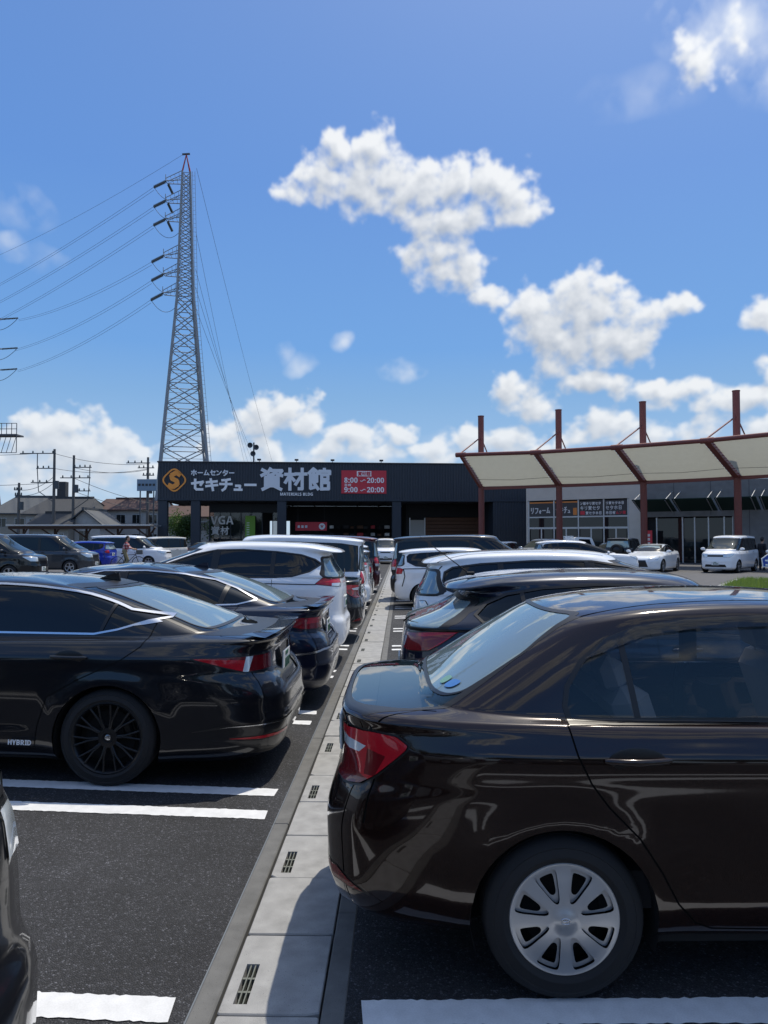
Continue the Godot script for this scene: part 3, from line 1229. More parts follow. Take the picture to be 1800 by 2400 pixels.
# what is left of the skin, the floor, the wheel wells
func car_finish(c: Car, L: float, w: float, lid := true) -> Car:
	var o := c.opt
	if o.has("bumper_rear"):
		var b := cut(c.half, o.bumper_rear, SIDE)
		c.put("rear_bumper", both(b), o.get("bumper_mat", "paint"))
	if o.has("bumper_front"):
		var b := cut(c.half, o.bumper_front, SIDE)
		c.put("front_bumper", both(b), o.get("bumper_mat", "paint"))
	if o.has("hood"):
		c.put("bonnet", both(cut(c.half, o.hood, TOP, Vector3.UP, 0.5)), "paint")
	c.put("body", both(c.half), "paint")
	if o.has("seams"):
		c.put("shut_lines", both(o.seams), "seam")
	var u := Soup.new()
	var rx: float = o.wheels[0]
	var fx: float = o.wheels[1]
	var ar: float = o.arch
	var f0: float = o.get("floor", 0.2)
	u.slab(Vector3(rx + ar, f0, -w + 0.06), Vector3(fx - ar, f0 + 0.22, w - 0.06))
	u.slab(Vector3(0.22, f0 + 0.04, -w + 0.42), Vector3(rx - ar, f0 + 0.20, w - 0.42))
	u.slab(Vector3(fx + ar, f0 + 0.03, -w + 0.46), Vector3(L - 0.3, f0 + 0.20, w - 0.46))
	u.slab(Vector3(rx - ar, f0 + 0.06, -w + 0.32), Vector3(rx + ar, f0 + 0.20, w - 0.32))
	u.slab(Vector3(fx - ar, f0 + 0.06, -w + 0.32), Vector3(fx + ar, f0 + 0.20, w - 0.32))
	# floor pan out to the skin, clear of the wheels
	var pan: PackedVector3Array = o.pan
	for i in pan.size() - 1:
		var e := []
		for k in 2:
			var q := pan[i + k]
			for wx in o.wheels:
				if absf(q.x - wx) < ar + 0.04:
					q.z = minf(q.z, w - 0.31)
			q.y += 0.02
			e.append(Vector3(q.x, q.y, q.z - 0.004))
		if absf(e[0].x - e[1].x) > 1e-4:
			u.face(e[0], e[1], Vector3(e[1].x, e[1].y, -e[1].z), Vector3(e[0].x, e[0].y, -e[0].z), Vector3.DOWN)
	c.put("underbody", u, "under")
	# solid block added unseen inside the boot to stop light leaks
	var bl := Soup.new()
	bl.slab(Vector3(0.24, f0 + 0.20, -w + 0.30), Vector3(rx + 0.10, 0.86, w - 0.30))
	c.put("boot_light_stop", bl, "under")
	for x in [rx, fx]:
		var well := Soup.new()
		var a := Soup.new()
		# inner face of a half drum, and its inner wall
		a.lathe([Vector2(ar + 0.004, w - 0.03), Vector2(ar + 0.004, w - 0.30), Vector2(0.02, w - 0.30)], 24, -0.35, PI + 0.35)
		well.add(a, Transform3D(Basis.IDENTITY, Vector3(x, o.radius * 0.97, 0)))
		car_pair(c, "wheel_arch_liner", well, "under")
	return c

# ---------------------------------------------------------------- wheels
func tyre_soup(R: float, rr: float, wd: float) -> Soup:
	var s := Soup.new()
	var h := wd * 0.5
	var p := [Vector2(rr - 0.006, h - 0.012), Vector2(rr + 0.006, h - 0.004), Vector2(rr + (R - rr) * 0.2, h + 0.002), Vector2(rr + (R - rr) * 0.22, h + 0.0045), Vector2(rr + (R - rr) * 0.27, h + 0.0045), Vector2(rr + (R - rr) * 0.29, h + 0.003), Vector2(rr + (R - rr) * 0.55, h + 0.006), Vector2(rr + (R - rr) * 0.58, h + 0.0035), Vector2(rr + (R - rr) * 0.62, h + 0.0055), Vector2(R - 0.028, h - 0.002), Vector2(R - 0.012, h - 0.012), Vector2(R - 0.002, h - 0.030)]
	for k in 4:
		var z := h - 0.045 - (wd - 0.09) * k / 3.0
		p.append_array([Vector2(R, z + 0.006), Vector2(R - 0.008, z + 0.004), Vector2(R - 0.008, z - 0.004), Vector2(R, z - 0.006)])
	p.append_array([Vector2(R - 0.012, -h + 0.012), Vector2(R - 0.05, -h), Vector2(rr, -h + 0.01)])
	s.lathe(p, 56)
	return s

func sector(r0: float, r1: float, a: float, h0: float, h1: float, rnd: float) -> PackedVector2Array:
	var p := PackedVector2Array()
	p.append(Vector2(cos(a - h0), sin(a - h0)) * r0)
	for k in 5:
		var b := a - h1 + 2.0 * h1 * k / 4.0
		p.append(Vector2(cos(b), sin(b)) * r1)
	p.append(Vector2(cos(a + h0), sin(a + h0)) * r0)
	return rounded(p, rnd, 3)

# list of [name, mesh, material]
func wheel_kit(R: float, rr: float, wd: float, style: String) -> Array:
	var kit := [["tyre", tyre_soup(R, rr, wd).mesh(), "tyre"]]
	var h := wd * 0.5
	var back := Soup.new()
	back.lathe([Vector2(0.0, 0.015), Vector2(rr * 0.72, 0.015), Vector2(rr * 0.72, 0.0), Vector2(rr * 0.98, -0.02)], 28)
	if style == "cap":
		var d := Soup.new()
		d.lathe([Vector2(0.0, h + 0.010), Vector2(0.03, h + 0.010), Vector2(0.036, h + 0.006), Vector2(rr * 0.30, h + 0.006), Vector2(rr * 0.5, h + 0.004), Vector2(rr * 0.75, h), Vector2(rr * 0.93, h - 0.006), Vector2(rr * 0.985, h - 0.004), Vector2(rr + 0.006, h - 0.016)], 80)
		var hollow := Soup.new()
		for k in 8:
			var a := TAU * (k + 0.5) / 8.0 + PI / 2
			var ring := cut(d, sector(rr * 0.32, rr * 0.91, a, 0.14, 0.25, 0.03), SIDE)
			cut(ring, sector(rr * 0.47, rr * 0.83, a, 0.115, 0.17, 0.02), SIDE)
			hollow.add(pushed(ring, -0.016))
		kit.append(["hub_cap", d.mesh(), "hubcap"])
		kit.append(["hub_cap_recess", hollow.mesh(), "hubcap"])
		var em := Soup.new()
		for e in [[0.017, 0.011, 0.0], [0.007, 0.010, 0.0], [0.012, 0.005, 0.005]]:
			var pts := []
			for k in 17:
				pts.append(Vector3(cos(TAU * k / 16) * e[0], sin(TAU * k / 16) * e[1] + e[2], h + 0.0115))
			em.tube(pts, 0.0018, 5, false)
		kit.append(["emblem", em.mesh(), "chrome"])
		kit.append(["brake_drum", back.mesh(), "under"])
	elif style == "mesh":
		var s := Soup.new()
		s.lathe([Vector2(rr - 0.03, 0.0), Vector2(rr - 0.022, h - 0.02), Vector2(rr - 0.006, h - 0.004), Vector2(rr + 0.006, h - 0.006)], 56)
		s.lathe([Vector2(0.0, h - 0.03), Vector2(0.03, h - 0.03), Vector2(0.034, h - 0.022), Vector2(0.066, h - 0.024), Vector2(0.075, h - 0.05)], 28)
		for k in 10:
			var a := TAU * k / 10.0 + 0.12
			for e in [-1, 1]:
				var p0 := Vector3(cos(a + e * 0.05) * 0.06, sin(a + e * 0.05) * 0.06, h - 0.034)
				var pm := Vector3(cos(a + e * 0.055) * rr * 0.55, sin(a + e * 0.055) * rr * 0.55, h - 0.022)
				var p1 := Vector3(cos(a + e * 0.13) * (rr - 0.012), sin(a + e * 0.13) * (rr - 0.012), h - 0.016)
				s.tube([p0, pm, p1], [0.011, 0.008, 0.009], 6, false)
		kit.append(["rim", s.mesh(), "rim_black"])
		var em := Soup.new()
		em.lathe([Vector2(0.0, h - 0.026), Vector2(0.014, h - 0.027), Vector2(0.02, h - 0.029)], 16)
		kit.append(["emblem", em.mesh(), "satin"])
		var br := Soup.new()
		br.lathe([Vector2(0.05, 0.0), Vector2(0.155, 0.0), Vector2(0.155, -0.03)], 32)
		kit.append(["brake_disc", br.mesh(), "satin"])
		var cal := Soup.new()
		cal.box(Vector3(0.12, 0.045, 0.015), Vector3(0.06, 0.12, 0.05), Basis(Vector3(0, 0, 1), 0.35), 0.012)
		kit.append(["brake_caliper", cal.mesh(), "rim_black"])
		kit.append(["brake_backing", back.mesh(), "under"])
	else:
		var n := 5 if style == "five" else 10
		var d := Soup.new()
		d.lathe([Vector2(0.0, h - 0.012), Vector2(0.03, h - 0.012), Vector2(0.036, h - 0.02), Vector2(rr * 0.35, h - 0.018), Vector2(rr * 0.8, h - 0.012), Vector2(rr * 0.93, h - 0.010), Vector2(rr * 0.985, h - 0.004), Vector2(rr + 0.006, h - 0.014)], 50)
		for k in n:
			var a := TAU * (k + 0.5) / n + PI / 2
			cut(d, sector(rr * 0.34, rr * 0.88, a, 0.30 if n == 5 else 0.12, 0.42 if n == 5 else 0.20, 0.02), SIDE)
		kit.append(["rim", d.mesh(), "rim_silver"])
		kit.append(["brake_backing", back.mesh(), "under"])
	return kit

func place_car(c: Car, called: String, label: String, at: Vector3, yaw: float, tilt: float, paint_key: String, kit: Array, group := "", swap := {}) -> Node3D:
	var o := Node3D.new()
	o.name = numbered(called)
	add_child(o)
	tag(o, label, "car", group)
	o.transform = Transform3D(Basis(Vector3(0, 0, 1), tilt) * Basis(Vector3.UP, yaw), at)
	var made := []
	for p in c.parts:
		var key: String = p[2]
		if key == "paint":
			key = paint_key
		elif swap.has(key):
			key = swap[key]
		made.append(part(made[p[3]] if p[3] >= 0 else o, p[0], p[1], M[key]))
	var R: float = c.opt.radius
	for x in c.opt.wheels:
		for sg in [1.0, -1.0]:
			var w := node_part(o, "wheel", Vector3(x, R, sg * (c.opt.track)))
			if sg < 0:
				w.rotation.y = PI
			for k in kit:
				part(w, k[0], k[1], M[swap.get(k[2], k[2])])
	return o

# ---------------------------------------------------------------- kinds of car
func flat5(y: float) -> Array:
	return [y, y, y, y, y]

# small four-door saloon
func saloon() -> Car:
	var r := [
		[0.10, 0.22, 4.30, 0.17, 0.76, 6, 5] + [0.23, 0.21, 0.20, 0.20, 0.20],
		[0.025, 0.29, 4.36, 0.24, 0.812, 6, 5] + [0.29, 0.26, 0.25, 0.25, 0.25],
		[0.0, 0.40, 4.39, 0.36, 0.836, 6, 4.5] + flat5(0.40),
		[0.0, 0.57, 4.40, 0.50, 0.8475, 6, 4.5] + [0.57, 0.57, 0.57, 0.57, 0.54],
		[0.035, 0.70, 4.38, 0.62, 0.8475, 6, 4.5] + [0.72, 0.72, 0.72, 0.70, 0.64],
		[0.075, 0.78, 4.35, 0.67, 0.845, 6, 4.5] + [0.80, 0.80, 0.79, 0.75, 0.67],
		[0.085, 0.87, 4.32, 0.71, 0.838, 6, 4.5] + [0.885, 0.875, 0.86, 0.81, 0.71],
		[0.080, 0.97, 4.25, 0.745, 0.818, 6, 4.5] + [0.965, 0.945, 0.93, 0.88, 0.76],
		[0.072, 1.015, 4.17, 0.78, 0.798, 6.5, 4.5] + [1.01, 0.978, 0.962, 0.915, 0.80],
		[0.090, 1.036, 4.05, 0.82, 0.778, 6.5, 5] + [1.028, 0.995, 0.975, 0.935, 0.84],
		[0.120, 1.043, 4.0, 0.84, 0.764, 6.5, 5] + [1.034, 1.0, 0.979, 0.942, 0.855],
		[0.40, 1.06, 3.30, 1.0, 0.735, 7, 6] + [1.045, 1.01, 0.985, 0.965, 0.98],
		[0.44, 1.075, 3.24, 1.02, 0.728, 7, 6] + [1.06, 1.03, 1.01, 0.995, 1.0],
		[0.70, 1.245, 2.84, 1.22, 0.668, 6, 6] + [1.20, 1.22, 1.22, 1.21, 1.18],
		[0.95, 1.385, 2.46, 1.385, 0.590, 6, 6] + [1.335, 1.385, 1.395, 1.38, 1.34],
		[1.02, 1.412, 2.36, 1.412, 0.553, 5, 5] + [1.37, 1.41, 1.42, 1.41, 1.375],
		[1.25, 1.446, 2.10, 1.446, 0.40, 4, 4] + [1.425, 1.44, 1.445, 1.44, 1.425],
		[1.5, 1.458, 1.9, 1.458, 0.2, 4, 4] + flat5(1.455),
		[1.7, 1.46, 1.7, 1.46, 0.0, 4, 4] + flat5(1.46)]
	var c := car_start(r, {"wheels": [0.92, 3.52], "radius": 0.300, "arch": 0.345, "flare": 0.011, "track": 0.735, "sub": 9, "cols": 26,
		"creases": [[0.30, 0.895, 4.0, 0.80, 0.008, 0.032, 0.02], [1.25, 0.36, 3.2, 0.36, 0.008, 0.045, 0.0]]})
	var win := PackedVector2Array([Vector2(0.985, 1.018), Vector2(0.975, 1.06), Vector2(0.99, 1.125), Vector2(1.05, 1.21), Vector2(1.15, 1.285), Vector2(1.28, 1.332), Vector2(1.5, 1.358), Vector2(1.8, 1.364), Vector2(2.1, 1.352), Vector2(2.35, 1.322), Vector2(2.62, 1.25), Vector2(2.95, 1.11), Vector2(3.14, 1.005), Vector2(2.6, 0.995)])
	var g := cut(c.half, grown(win, 0.020), SIDE, OUT, 0.1)
	var inner := cut(g, win, SIDE, OUT, -1.0)
	car_pair(c, "window_frame", pushed(g, 0.003), "trim_black")
	for line in [[0.012, [1.252, 0.9, 1.185, 1.5]], [0.05, [1.98, 0.9, 1.93, 1.5]]]:
		var q := Soup.new()
		for st in strips(V(line[1]), line[0]):
			q.add(cut(inner, st, SIDE, OUT, -1.0))
		car_pair(c, "window_pillar", q, "trim_black")
	for x in [[0.0, 1.222, 1.222], [1.1, 1.95, 1.95], [1.8, 9.0, 9.0]]:
		var q := V([x[0], 0, x[1] + 0.08, 0.8, x[1] - 0.08, 1.6, x[0], 1.6])
		if x[1] > 5.0:
			q = V([-9, -9, 9, -9, 9, 9, -9, 9])
		var w := cut(inner, q, SIDE, OUT, -1.0)
		car_pair(c, "side_window", pushed(w, -0.004), "glass_clear")
	# smoked rain visor above the side windows
	var vis := V([1.06, 1.225, 1.15, 1.30, 1.28, 1.347, 1.5, 1.372, 1.8, 1.378, 2.1, 1.366, 2.35, 1.336, 2.56, 1.285, 2.53, 1.265, 2.33, 1.305, 2.1, 1.328, 1.8, 1.338, 1.5, 1.333, 1.31, 1.312, 1.16, 1.258])
	var skin := body_skin(r, {"sub": 5})
	car_pair(c, "rain_visor", pushed(cut(skin, vis, SIDE, OUT, 0.1), 0.016), "visor")
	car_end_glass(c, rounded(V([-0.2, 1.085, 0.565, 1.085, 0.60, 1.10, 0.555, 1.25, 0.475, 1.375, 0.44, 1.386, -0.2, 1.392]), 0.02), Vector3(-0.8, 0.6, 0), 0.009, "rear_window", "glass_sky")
	car_end_glass(c, V([-0.2, 1.04, 0.63, 1.04, 0.49, 1.36, -0.2, 1.38]), Vector3(0.7, 0.7, 0), 0.02, "windscreen", "glass_clear")
	# tail lamp: red, with a clear bar
	var lamp := rounded(V([-0.2, 0.955, 0.10, 0.968, 0.22, 0.972, 0.315, 0.962, 0.365, 0.928, 0.355, 0.905, 0.235, 0.800, 0.17, 0.755, 0.12, 0.742, -0.2, 0.735]), 0.012)
	car_lamp(c, lamp, 0.44, "tail_lamp", "lens_red", [
		[V([-0.2, 0.888, 0.165, 0.876, 0.195, 0.908, 0.10, 0.922, -0.2, 0.934]), "lens_clear", "reversing_lens"],
		[V([-0.2, 0.70, 0.36, 0.70, 0.165, 0.80, 0.15, 0.875, -0.2, 0.885]), "lens_deep", "brake_lens"],
		[V([0.185, 0.80, 0.225, 0.80, 0.27, 0.88, 0.20, 0.90]), "lens_deep", "brake_lens"]], 0.008)
	car_lamp(c, rounded(V([-0.1, 0.405, 0.06, 0.425, 0.19, 0.355, 0.20, 0.345, 0.07, 0.36, -0.1, 0.36]), 0.008), 0.50, "reflector", "lens_deep")
	car_lamp(c, V([4.6, 0.62, 4.1, 0.66, 3.85, 0.83, 4.2, 0.79, 4.6, 0.74]), 0.35, "headlamp", "lens_clear", [], 0.003, true)
	# shut lines
	car_seam(c, [0.962, 1.00, 0.985, 0.90, 1.03, 0.80, 1.09, 0.715, 1.20, 0.60, 1.28, 0.47, 1.335, 0.36, 1.40, 0.285, 1.46, 0.262, 1.9, 0.25, 3.1, 0.25])
	car_seam(c, [1.955, 1.00, 1.945, 0.7, 1.97, 0.25])
	car_seam(c, [3.14, 0.99, 3.20, 0.85, 3.19, 0.5, 3.15, 0.25])
	car_seam(c, [0.40, 0.655, 0.47, 0.672, 0.41, 0.653, 0.13, 0.735, -0.1, 0.738], TOP, Vector3.UP)
	car_seam(c, [0.975, 0.50, 1.4, 0.485, 2.35, 0.475], TOP, Vector3.UP, 0.006)
	car_seam(c, [0.645, 0.0, 0.645, 1.0], REAR, Vector3(-1, 0, 0))
	car_door(c, V([0.962, 1.03, 0.985, 0.90, 1.03, 0.80, 1.09, 0.715, 1.20, 0.60, 1.28, 0.47, 1.335, 0.36, 1.40, 0.285, 1.46, 0.262, 1.97, 0.25, 1.945, 0.7, 1.955, 1.03]), Vector2(1.20, 0.885), 0.24)
	car_door(c, V([1.97, 0.25, 3.15, 0.25, 3.19, 0.5, 3.20, 0.85, 3.14, 1.02, 1.955, 1.03, 1.945, 0.7]), Vector2(2.16, 0.885), 0.24)
	# dark garnish and plate on the boot
	var boot := cut(c.half, V([-0.1, 0.80, 0.42, 0.80, 0.42, 0.90, -0.1, 0.90]), REAR, Vector3(-1, 0, 0), 0.3)
	c.put("boot_garnish", both(pushed(boot, -0.006)), "trim_black")
	car_strip(c, [-0.1, 0.915, 0.43, 0.912], 0.014, "boot_moulding", "satin", 0.010, REAR, Vector3(-1, 0, 0), false)
	car_plate(c, 0.05, 0.84, false)
	car_plate(c, 4.40, 0.42, true)
	# high brake lamp shelf, seats and floor seen through the glass
	for x in [1.38, 2.35]:
		for z in ([-0.36, 0.36] if x > 2.0 else [-0.38, 0.0, 0.38]):
			var s := Soup.new()
			var bk := Basis(Vector3(0, 0, 1), 0.30)
			s.box(Vector3(x + 0.28, 0.50, z), Vector3(0.52, 0.18, 0.46 if x > 2.0 else 0.40), Basis(Vector3(0, 0, 1), 0.1), 0.05)
			s.box(Vector3(x - 0.04, 0.82, z), Vector3(0.16, 0.58, 0.44 if x > 2.0 else 0.40), bk, 0.06)
			var at := c.put("seat", s, "seat")
			var hd := Soup.new()
			hd.box(Vector3(x - 0.155, 1.19 if x > 2.0 else 1.13, z), Vector3(0.10, 0.17, 0.26), bk, 0.045)
			hd.tube([Vector3(x - 0.12, 1.0, z - 0.05), Vector3(x - 0.15, 1.16, z - 0.05)], 0.006, 5)
			hd.tube([Vector3(x - 0.12, 1.0, z + 0.05), Vector3(x - 0.15, 1.16, z + 0.05)], 0.006, 5)
			c.put("headrest", hd, "seat", at)
	var sh := Soup.new()
	sh.slab(Vector3(0.52, 0.93, -0.62), Vector3(1.22, 0.955, 0.62))
	c.put("parcel_shelf", sh, "cabin")
	var inn := Soup.new()
	inn.slab(Vector3(0.100, 0.50, -0.43), Vector3(0.22, 1.005, 0.43))
	inn.slab(Vector3(0.150, 0.50, -0.60), Vector3(0.22, 1.000, 0.60))
	inn.slab(Vector3(0.205, 0.50, -0.68), Vector3(0.42, 0.985, 0.68))
	c.put("tail_light_leak_stop", inn, "under")  # hidden slabs added behind the tail skin to block sun leaks
	var fl := Soup.new()
	fl.slab(Vector3(1.0, 0.30, -0.74), Vector3(3.2, 0.44, 0.74))
	c.put("cabin_floor", fl, "cabin")
	var dash := Soup.new()
	dash.box(Vector3(3.0, 0.82, 0), Vector3(0.45, 0.26, 1.3), Basis(Vector3(0, 0, 1), -0.2), 0.06)
	c.put("dashboard", dash, "cabin")
	# inspection stickers on the rear glass
	var stk := cut(skin, rounded(V([0.47, 1.10, 0.54, 1.10, 0.54, 1.128, 0.47, 1.128]), 0.03), REAR, Vector3(-0.8, 0.6, 0), 0.2)
	c.put("sticker", pushed(stk, 0.003), "sticker_blue")
	var stk2 := cut(skin, rounded(V([0.385, 1.102, 0.455, 1.102, 0.455, 1.13, 0.385, 1.13]), 0.03), REAR, Vector3(-0.8, 0.6, 0), 0.2)
	c.put("sticker", pushed(stk2, 0.003), "sticker_green")
	car_mirrors(c, Vector3(2.98, 1.02, 0.90))
	c.opt.bumper_rear = V([-0.2, 0.1, 0.75, 0.1, 0.60, 0.56, 0.42, 0.655, 0.22, 0.70, 0.12, 0.735, -0.2, 0.735])
	c.opt.bumper_front = V([3.75, 0.1, 4.6, 0.1, 4.6, 0.62, 4.1, 0.62, 3.80, 0.55])
	return car_finish(c, 4.40, 0.8475)

# long fastback saloon; kind 0 has sharp lamps and a chrome lip, kind 1 round lamps
func fastback(kind: int) -> Car:
	var dy := 0.0 if kind == 0 else 0.015
	var r := [
		[0.12, 0.17, 4.85, 0.15, 0.84, 6, 5] + flat5(0.16),
		[0.04, 0.24, 4.92, 0.20, 0.90, 6, 5] + flat5(0.215),
		[0.0, 0.44, 4.97, 0.35, 0.925, 6, 4.5] + flat5(0.42),
		[0.012, 0.50, 4.97, 0.44, 0.930, 6, 4.5] + flat5(0.50),
		[0.02, 0.60, 4.97, 0.52, 0.9325, 6, 4.5] + flat5(0.60),
		[0.07, 0.69, 4.95, 0.6, 0.9325, 6, 4.5] + [0.71, 0.71, 0.70, 0.68, 0.62],
		[0.13, 0.77, 4.90, 0.68, 0.925, 6, 4.5] + [0.79, 0.80, 0.80, 0.78, 0.69],
		[0.14, 0.90, 4.84, 0.73, 0.905, 6, 4.5] + [0.90, 0.90, 0.89, 0.86, 0.74],
		[0.105, 0.985, 4.75, 0.77, 0.872, 6, 4.5] + [0.955, 0.955, 0.94, 0.90, 0.79],
		[0.085, 1.022, 4.60, 0.82, 0.842, 6.5, 5] + [0.985, 0.978, 0.955, 0.93, 0.84],
		[0.12, 1.034, 4.40, 0.86, 0.822, 6.5, 5] + [1.0, 0.985, 0.965, 0.95, 0.88],
		[0.50, 1.045, 3.60, 1.0, 0.770, 7, 6] + [1.025, 1.0, 0.975, 0.965, 0.985],
		[0.55, 1.06, 3.54, 1.015, 0.762, 7, 6] + [1.04, 1.02, 0.995, 0.985, 1.0],
		[0.90, 1.195 + dy, 3.15, 1.21, 0.692, 6, 6] + [1.15, 1.18, 1.19, 1.19, 1.17],
		[1.27, 1.305 + dy, 2.80, 1.34, 0.610, 5, 6] + [1.255 + dy, 1.315 + dy, 1.325 + dy, 1.32, 1.29],
		[1.42, 1.338 + dy, 2.68, 1.362, 0.565, 5, 5] + [1.29 + dy, 1.345 + dy, 1.357 + dy, 1.35, 1.32],
		[1.8, 1.378 + dy, 2.45, 1.383, 0.40, 4, 4] + [1.355 + dy, 1.376 + dy, 1.382 + dy, 1.377, 1.36],
		[2.05, 1.390 + dy, 2.35, 1.39, 0.2, 4, 4] + flat5(1.388 + dy),
		[2.2, 1.393 + dy, 2.2, 1.393 + dy, 0.0, 4, 4] + flat5(1.393 + dy)]
	var c := car_start(r, {"wheels": [1.18, 4.05], "radius": 0.330, "arch": 0.372, "flare": 0.020, "track": 0.815, "floor": 0.17, "sub": 8, "cols": 24,
		"creases": [[0.35, 0.885, 4.5, 0.80, 0.014, 0.03, 0.015], [1.6, 0.34, 3.6, 0.30, 0.014, 0.05, 0.0], [0.05, 0.30, 0.9, 0.26, 0.012, 0.03, 0.0]]})
	var win: PackedVector2Array
	if kind == 0:
		win = smooth_poly(PackedVector2Array([Vector2(1.0, 1.118), Vector2(1.14, 1.178), Vector2(1.32, 1.240), Vector2(1.55, 1.293), Vector2(1.95, 1.328), Vector2(2.4, 1.318), Vector2(2.9, 1.21), Vector2(3.3, 1.035)]), 3)
		win = win.slice(0, 22)
		win.append_array([Vector2(3.3, 1.03), Vector2(2.4, 1.008), Vector2(1.36, 1.022), Vector2(1.2, 1.055)])
	else:
		win = PackedVector2Array([Vector2(0.80, 1.085), Vector2(1.02, 1.185), Vector2(1.25, 1.262), Vector2(1.55, 1.315), Vector2(1.95, 1.34), Vector2(2.4, 1.325), Vector2(2.9, 1.21), Vector2(3.3, 1.03), Vector2(2.4, 1.008), Vector2(1.2, 1.03), Vector2(0.98, 1.042)])
	car_side_glass(c, win, 0.013, "chrome", "glass_dark", [[0.012, [1.36, 0.9, 1.16, 1.5]] if kind == 0 else [0.025, [1.18, 0.9, 1.03, 1.5]], [0.045, [2.22, 0.9, 2.17, 1.5]]])
	if kind == 0:
		var tip := cut(c.half, V([0.90, 1.105, 1.02, 1.152, 1.10, 1.175, 1.14, 1.07, 1.02, 1.085]), SIDE, OUT, 0.1)
		car_pair(c, "quarter_trim", pushed(tip, 0.004), "chrome")
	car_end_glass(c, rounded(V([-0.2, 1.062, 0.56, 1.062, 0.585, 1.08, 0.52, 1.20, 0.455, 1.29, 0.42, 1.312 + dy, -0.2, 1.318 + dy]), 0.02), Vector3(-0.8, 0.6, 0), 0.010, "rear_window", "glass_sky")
	car_end_glass(c, V([-0.2, 1.04, 0.66, 1.04, 0.52, 1.32, -0.2, 1.335]), Vector3(0.7, 0.7, 0), 0.02, "windscreen", "glass_dark")
	if kind == 0:
		car_lamp(c, rounded(V([-0.1, 0.905, 0.25, 0.895, 0.645, 0.885, 0.63, 0.872, 0.42, 0.815, 0.28, 0.775, -0.1, 0.79]), 0.006), 0.50, "tail_lamp", "lens_red", [
			[V([-0.2, 0.70, 0.274, 0.70, 0.227, 0.95, -0.2, 0.95]), "lens_deep", "brake_lens"],
			[V([0.22, 0.95, 0.27, 0.95, 0.30, 0.74, 0.26, 0.74]), "lens_clear", "reversing_lens"],
			[V([0.21, 0.86, 0.68, 0.885, 0.68, 0.95, 0.21, 0.95]), "lens_deep", "upper_lens"]], 0.005)
		car_lamp(c, rounded(V([-0.1, 0.352, 0.16, 0.35, 0.36, 0.345, 0.36, 0.325, 0.16, 0.315, -0.1, 0.315]), 0.008), 0.42, "reflector", "lens_red")
		car_lamp(c, rounded(V([-0.1, 0.436, 0.12, 0.436, 0.36, 0.428, 0.60, 0.385, 0.61, 0.378, 0.36, 0.408, 0.12, 0.412, -0.1, 0.412]), 0.004), 0.30, "bumper_lip", "chrome", [], 0.010)
		var txt := TextMesh.new()
		var fnt := SystemFont.new()
		fnt.font_names = PackedStringArray(["Droid Sans"])
		fnt.font_weight = 700
		fnt.font_italic = true
		txt.font = fnt
		txt.text = "HYBRID"
		txt.font_size = 16
		txt.pixel_size = 0.0028
		txt.depth = 0.004
		c.opt.badge = txt
	else:
		car_lamp(c, rounded(V([-0.1, 0.905, 0.12, 0.925, 0.32, 0.925, 0.50, 0.885, 0.46, 0.84, 0.30, 0.800, -0.1, 0.79]), 0.03), 0.46, "tail_lamp", "lens_mid", [
			[V([0.16, 0.86, 0.26, 0.86, 0.24, 0.93, 0.14, 0.93]), "lens_red", "brake_lens"]], 0.006)
		car_strip(c, [-0.1, 0.62, 0.66, 0.60, 0.85, 0.56], 0.010, "bumper_lip", "chrome", 0.010, REAR, Vector3(-1, 0, 0), false)
	car_lamp(c, V([5.2, 0.62, 4.6, 0.66, 4.3, 0.80, 4.7, 0.77, 5.2, 0.72]), 0.40, "headlamp", "lens_clear", [], 0.003, true)
	# front grille, seen when the car faces us
	var gr := cut(c.half, V([-0.1, 0.30, 0.42, 0.30, 0.30, 0.62, -0.1, 0.62]), REAR, Vector3(1, 0, 0), 0.3)
	c.put("grille", both(pushed(gr, -0.01)), "trim_black")
	# boot lip spoiler
	var sp := Soup.new()
	for k in 12:
		var z0 := -0.70 + 1.4 * k / 12.0
		var z1 := -0.70 + 1.4 * (k + 1) / 12.0
		var e0 := absf(z0) / 0.7
		var e1 := absf(z1) / 0.7
		var x0 := 0.055 + 0.10 * pow(e0, 4.0)
		var x1 := 0.055 + 0.10 * pow(e1, 4.0)
		var y0 := 1.062 - 0.045 * pow(e0, 4.0) + dy
		var y1 := 1.062 - 0.045 * pow(e1, 4.0) + dy
		sp.face(Vector3(x0, y0, z0), Vector3(x1, y1, z1), Vector3(x1 + 0.17, 1.036, z1), Vector3(x0 + 0.17, 1.036, z0), Vector3(-0.3, 1, 0))
		sp.face(Vector3(x0, y0, z0), Vector3(x1, y1, z1), Vector3(x1 + 0.035, 1.015, z1), Vector3(x0 + 0.035, 1.015, z0), Vector3(-1, -0.2, 0))
		sp.face(Vector3(x0 + 0.17, 1.036, z0), Vector3(x1 + 0.17, 1.036, z1), Vector3(x1 + 0.035, 1.015, z1), Vector3(x0 + 0.035, 1.015, z0), Vector3(0, -1, 0))
	c.put("boot_spoiler", sp, "paint")
	# shark fin aerial
	var fin := Soup.new()
	fin.prism(V([1.50, 1.335 + dy, 1.66, 1.352 + dy, 1.60, 1.375 + dy, 1.515, 1.408 + dy, 1.475, 1.412 + dy, 1.46, 1.33 + dy]), -0.014, 0.014)
	c.put("aerial_fin", fin, "paint")
	car_seam(c, [0.93, 1.11, 0.955, 1.02, 0.99, 0.95, 1.11, 0.86, 1.38, 0.73, 1.60, 0.60, 1.66, 0.40, 1.68, 0.24, 3.5, 0.24])
	car_seam(c, [2.20, 1.0, 2.22, 0.6, 2.26, 0.24])
	car_seam(c, [3.40, 1.0, 3.52, 0.8, 3.52, 0.24])
	car_seam(c, [0.50, 0.63, 0.47, 0.70, 0.12, 0.74], TOP, Vector3.UP)
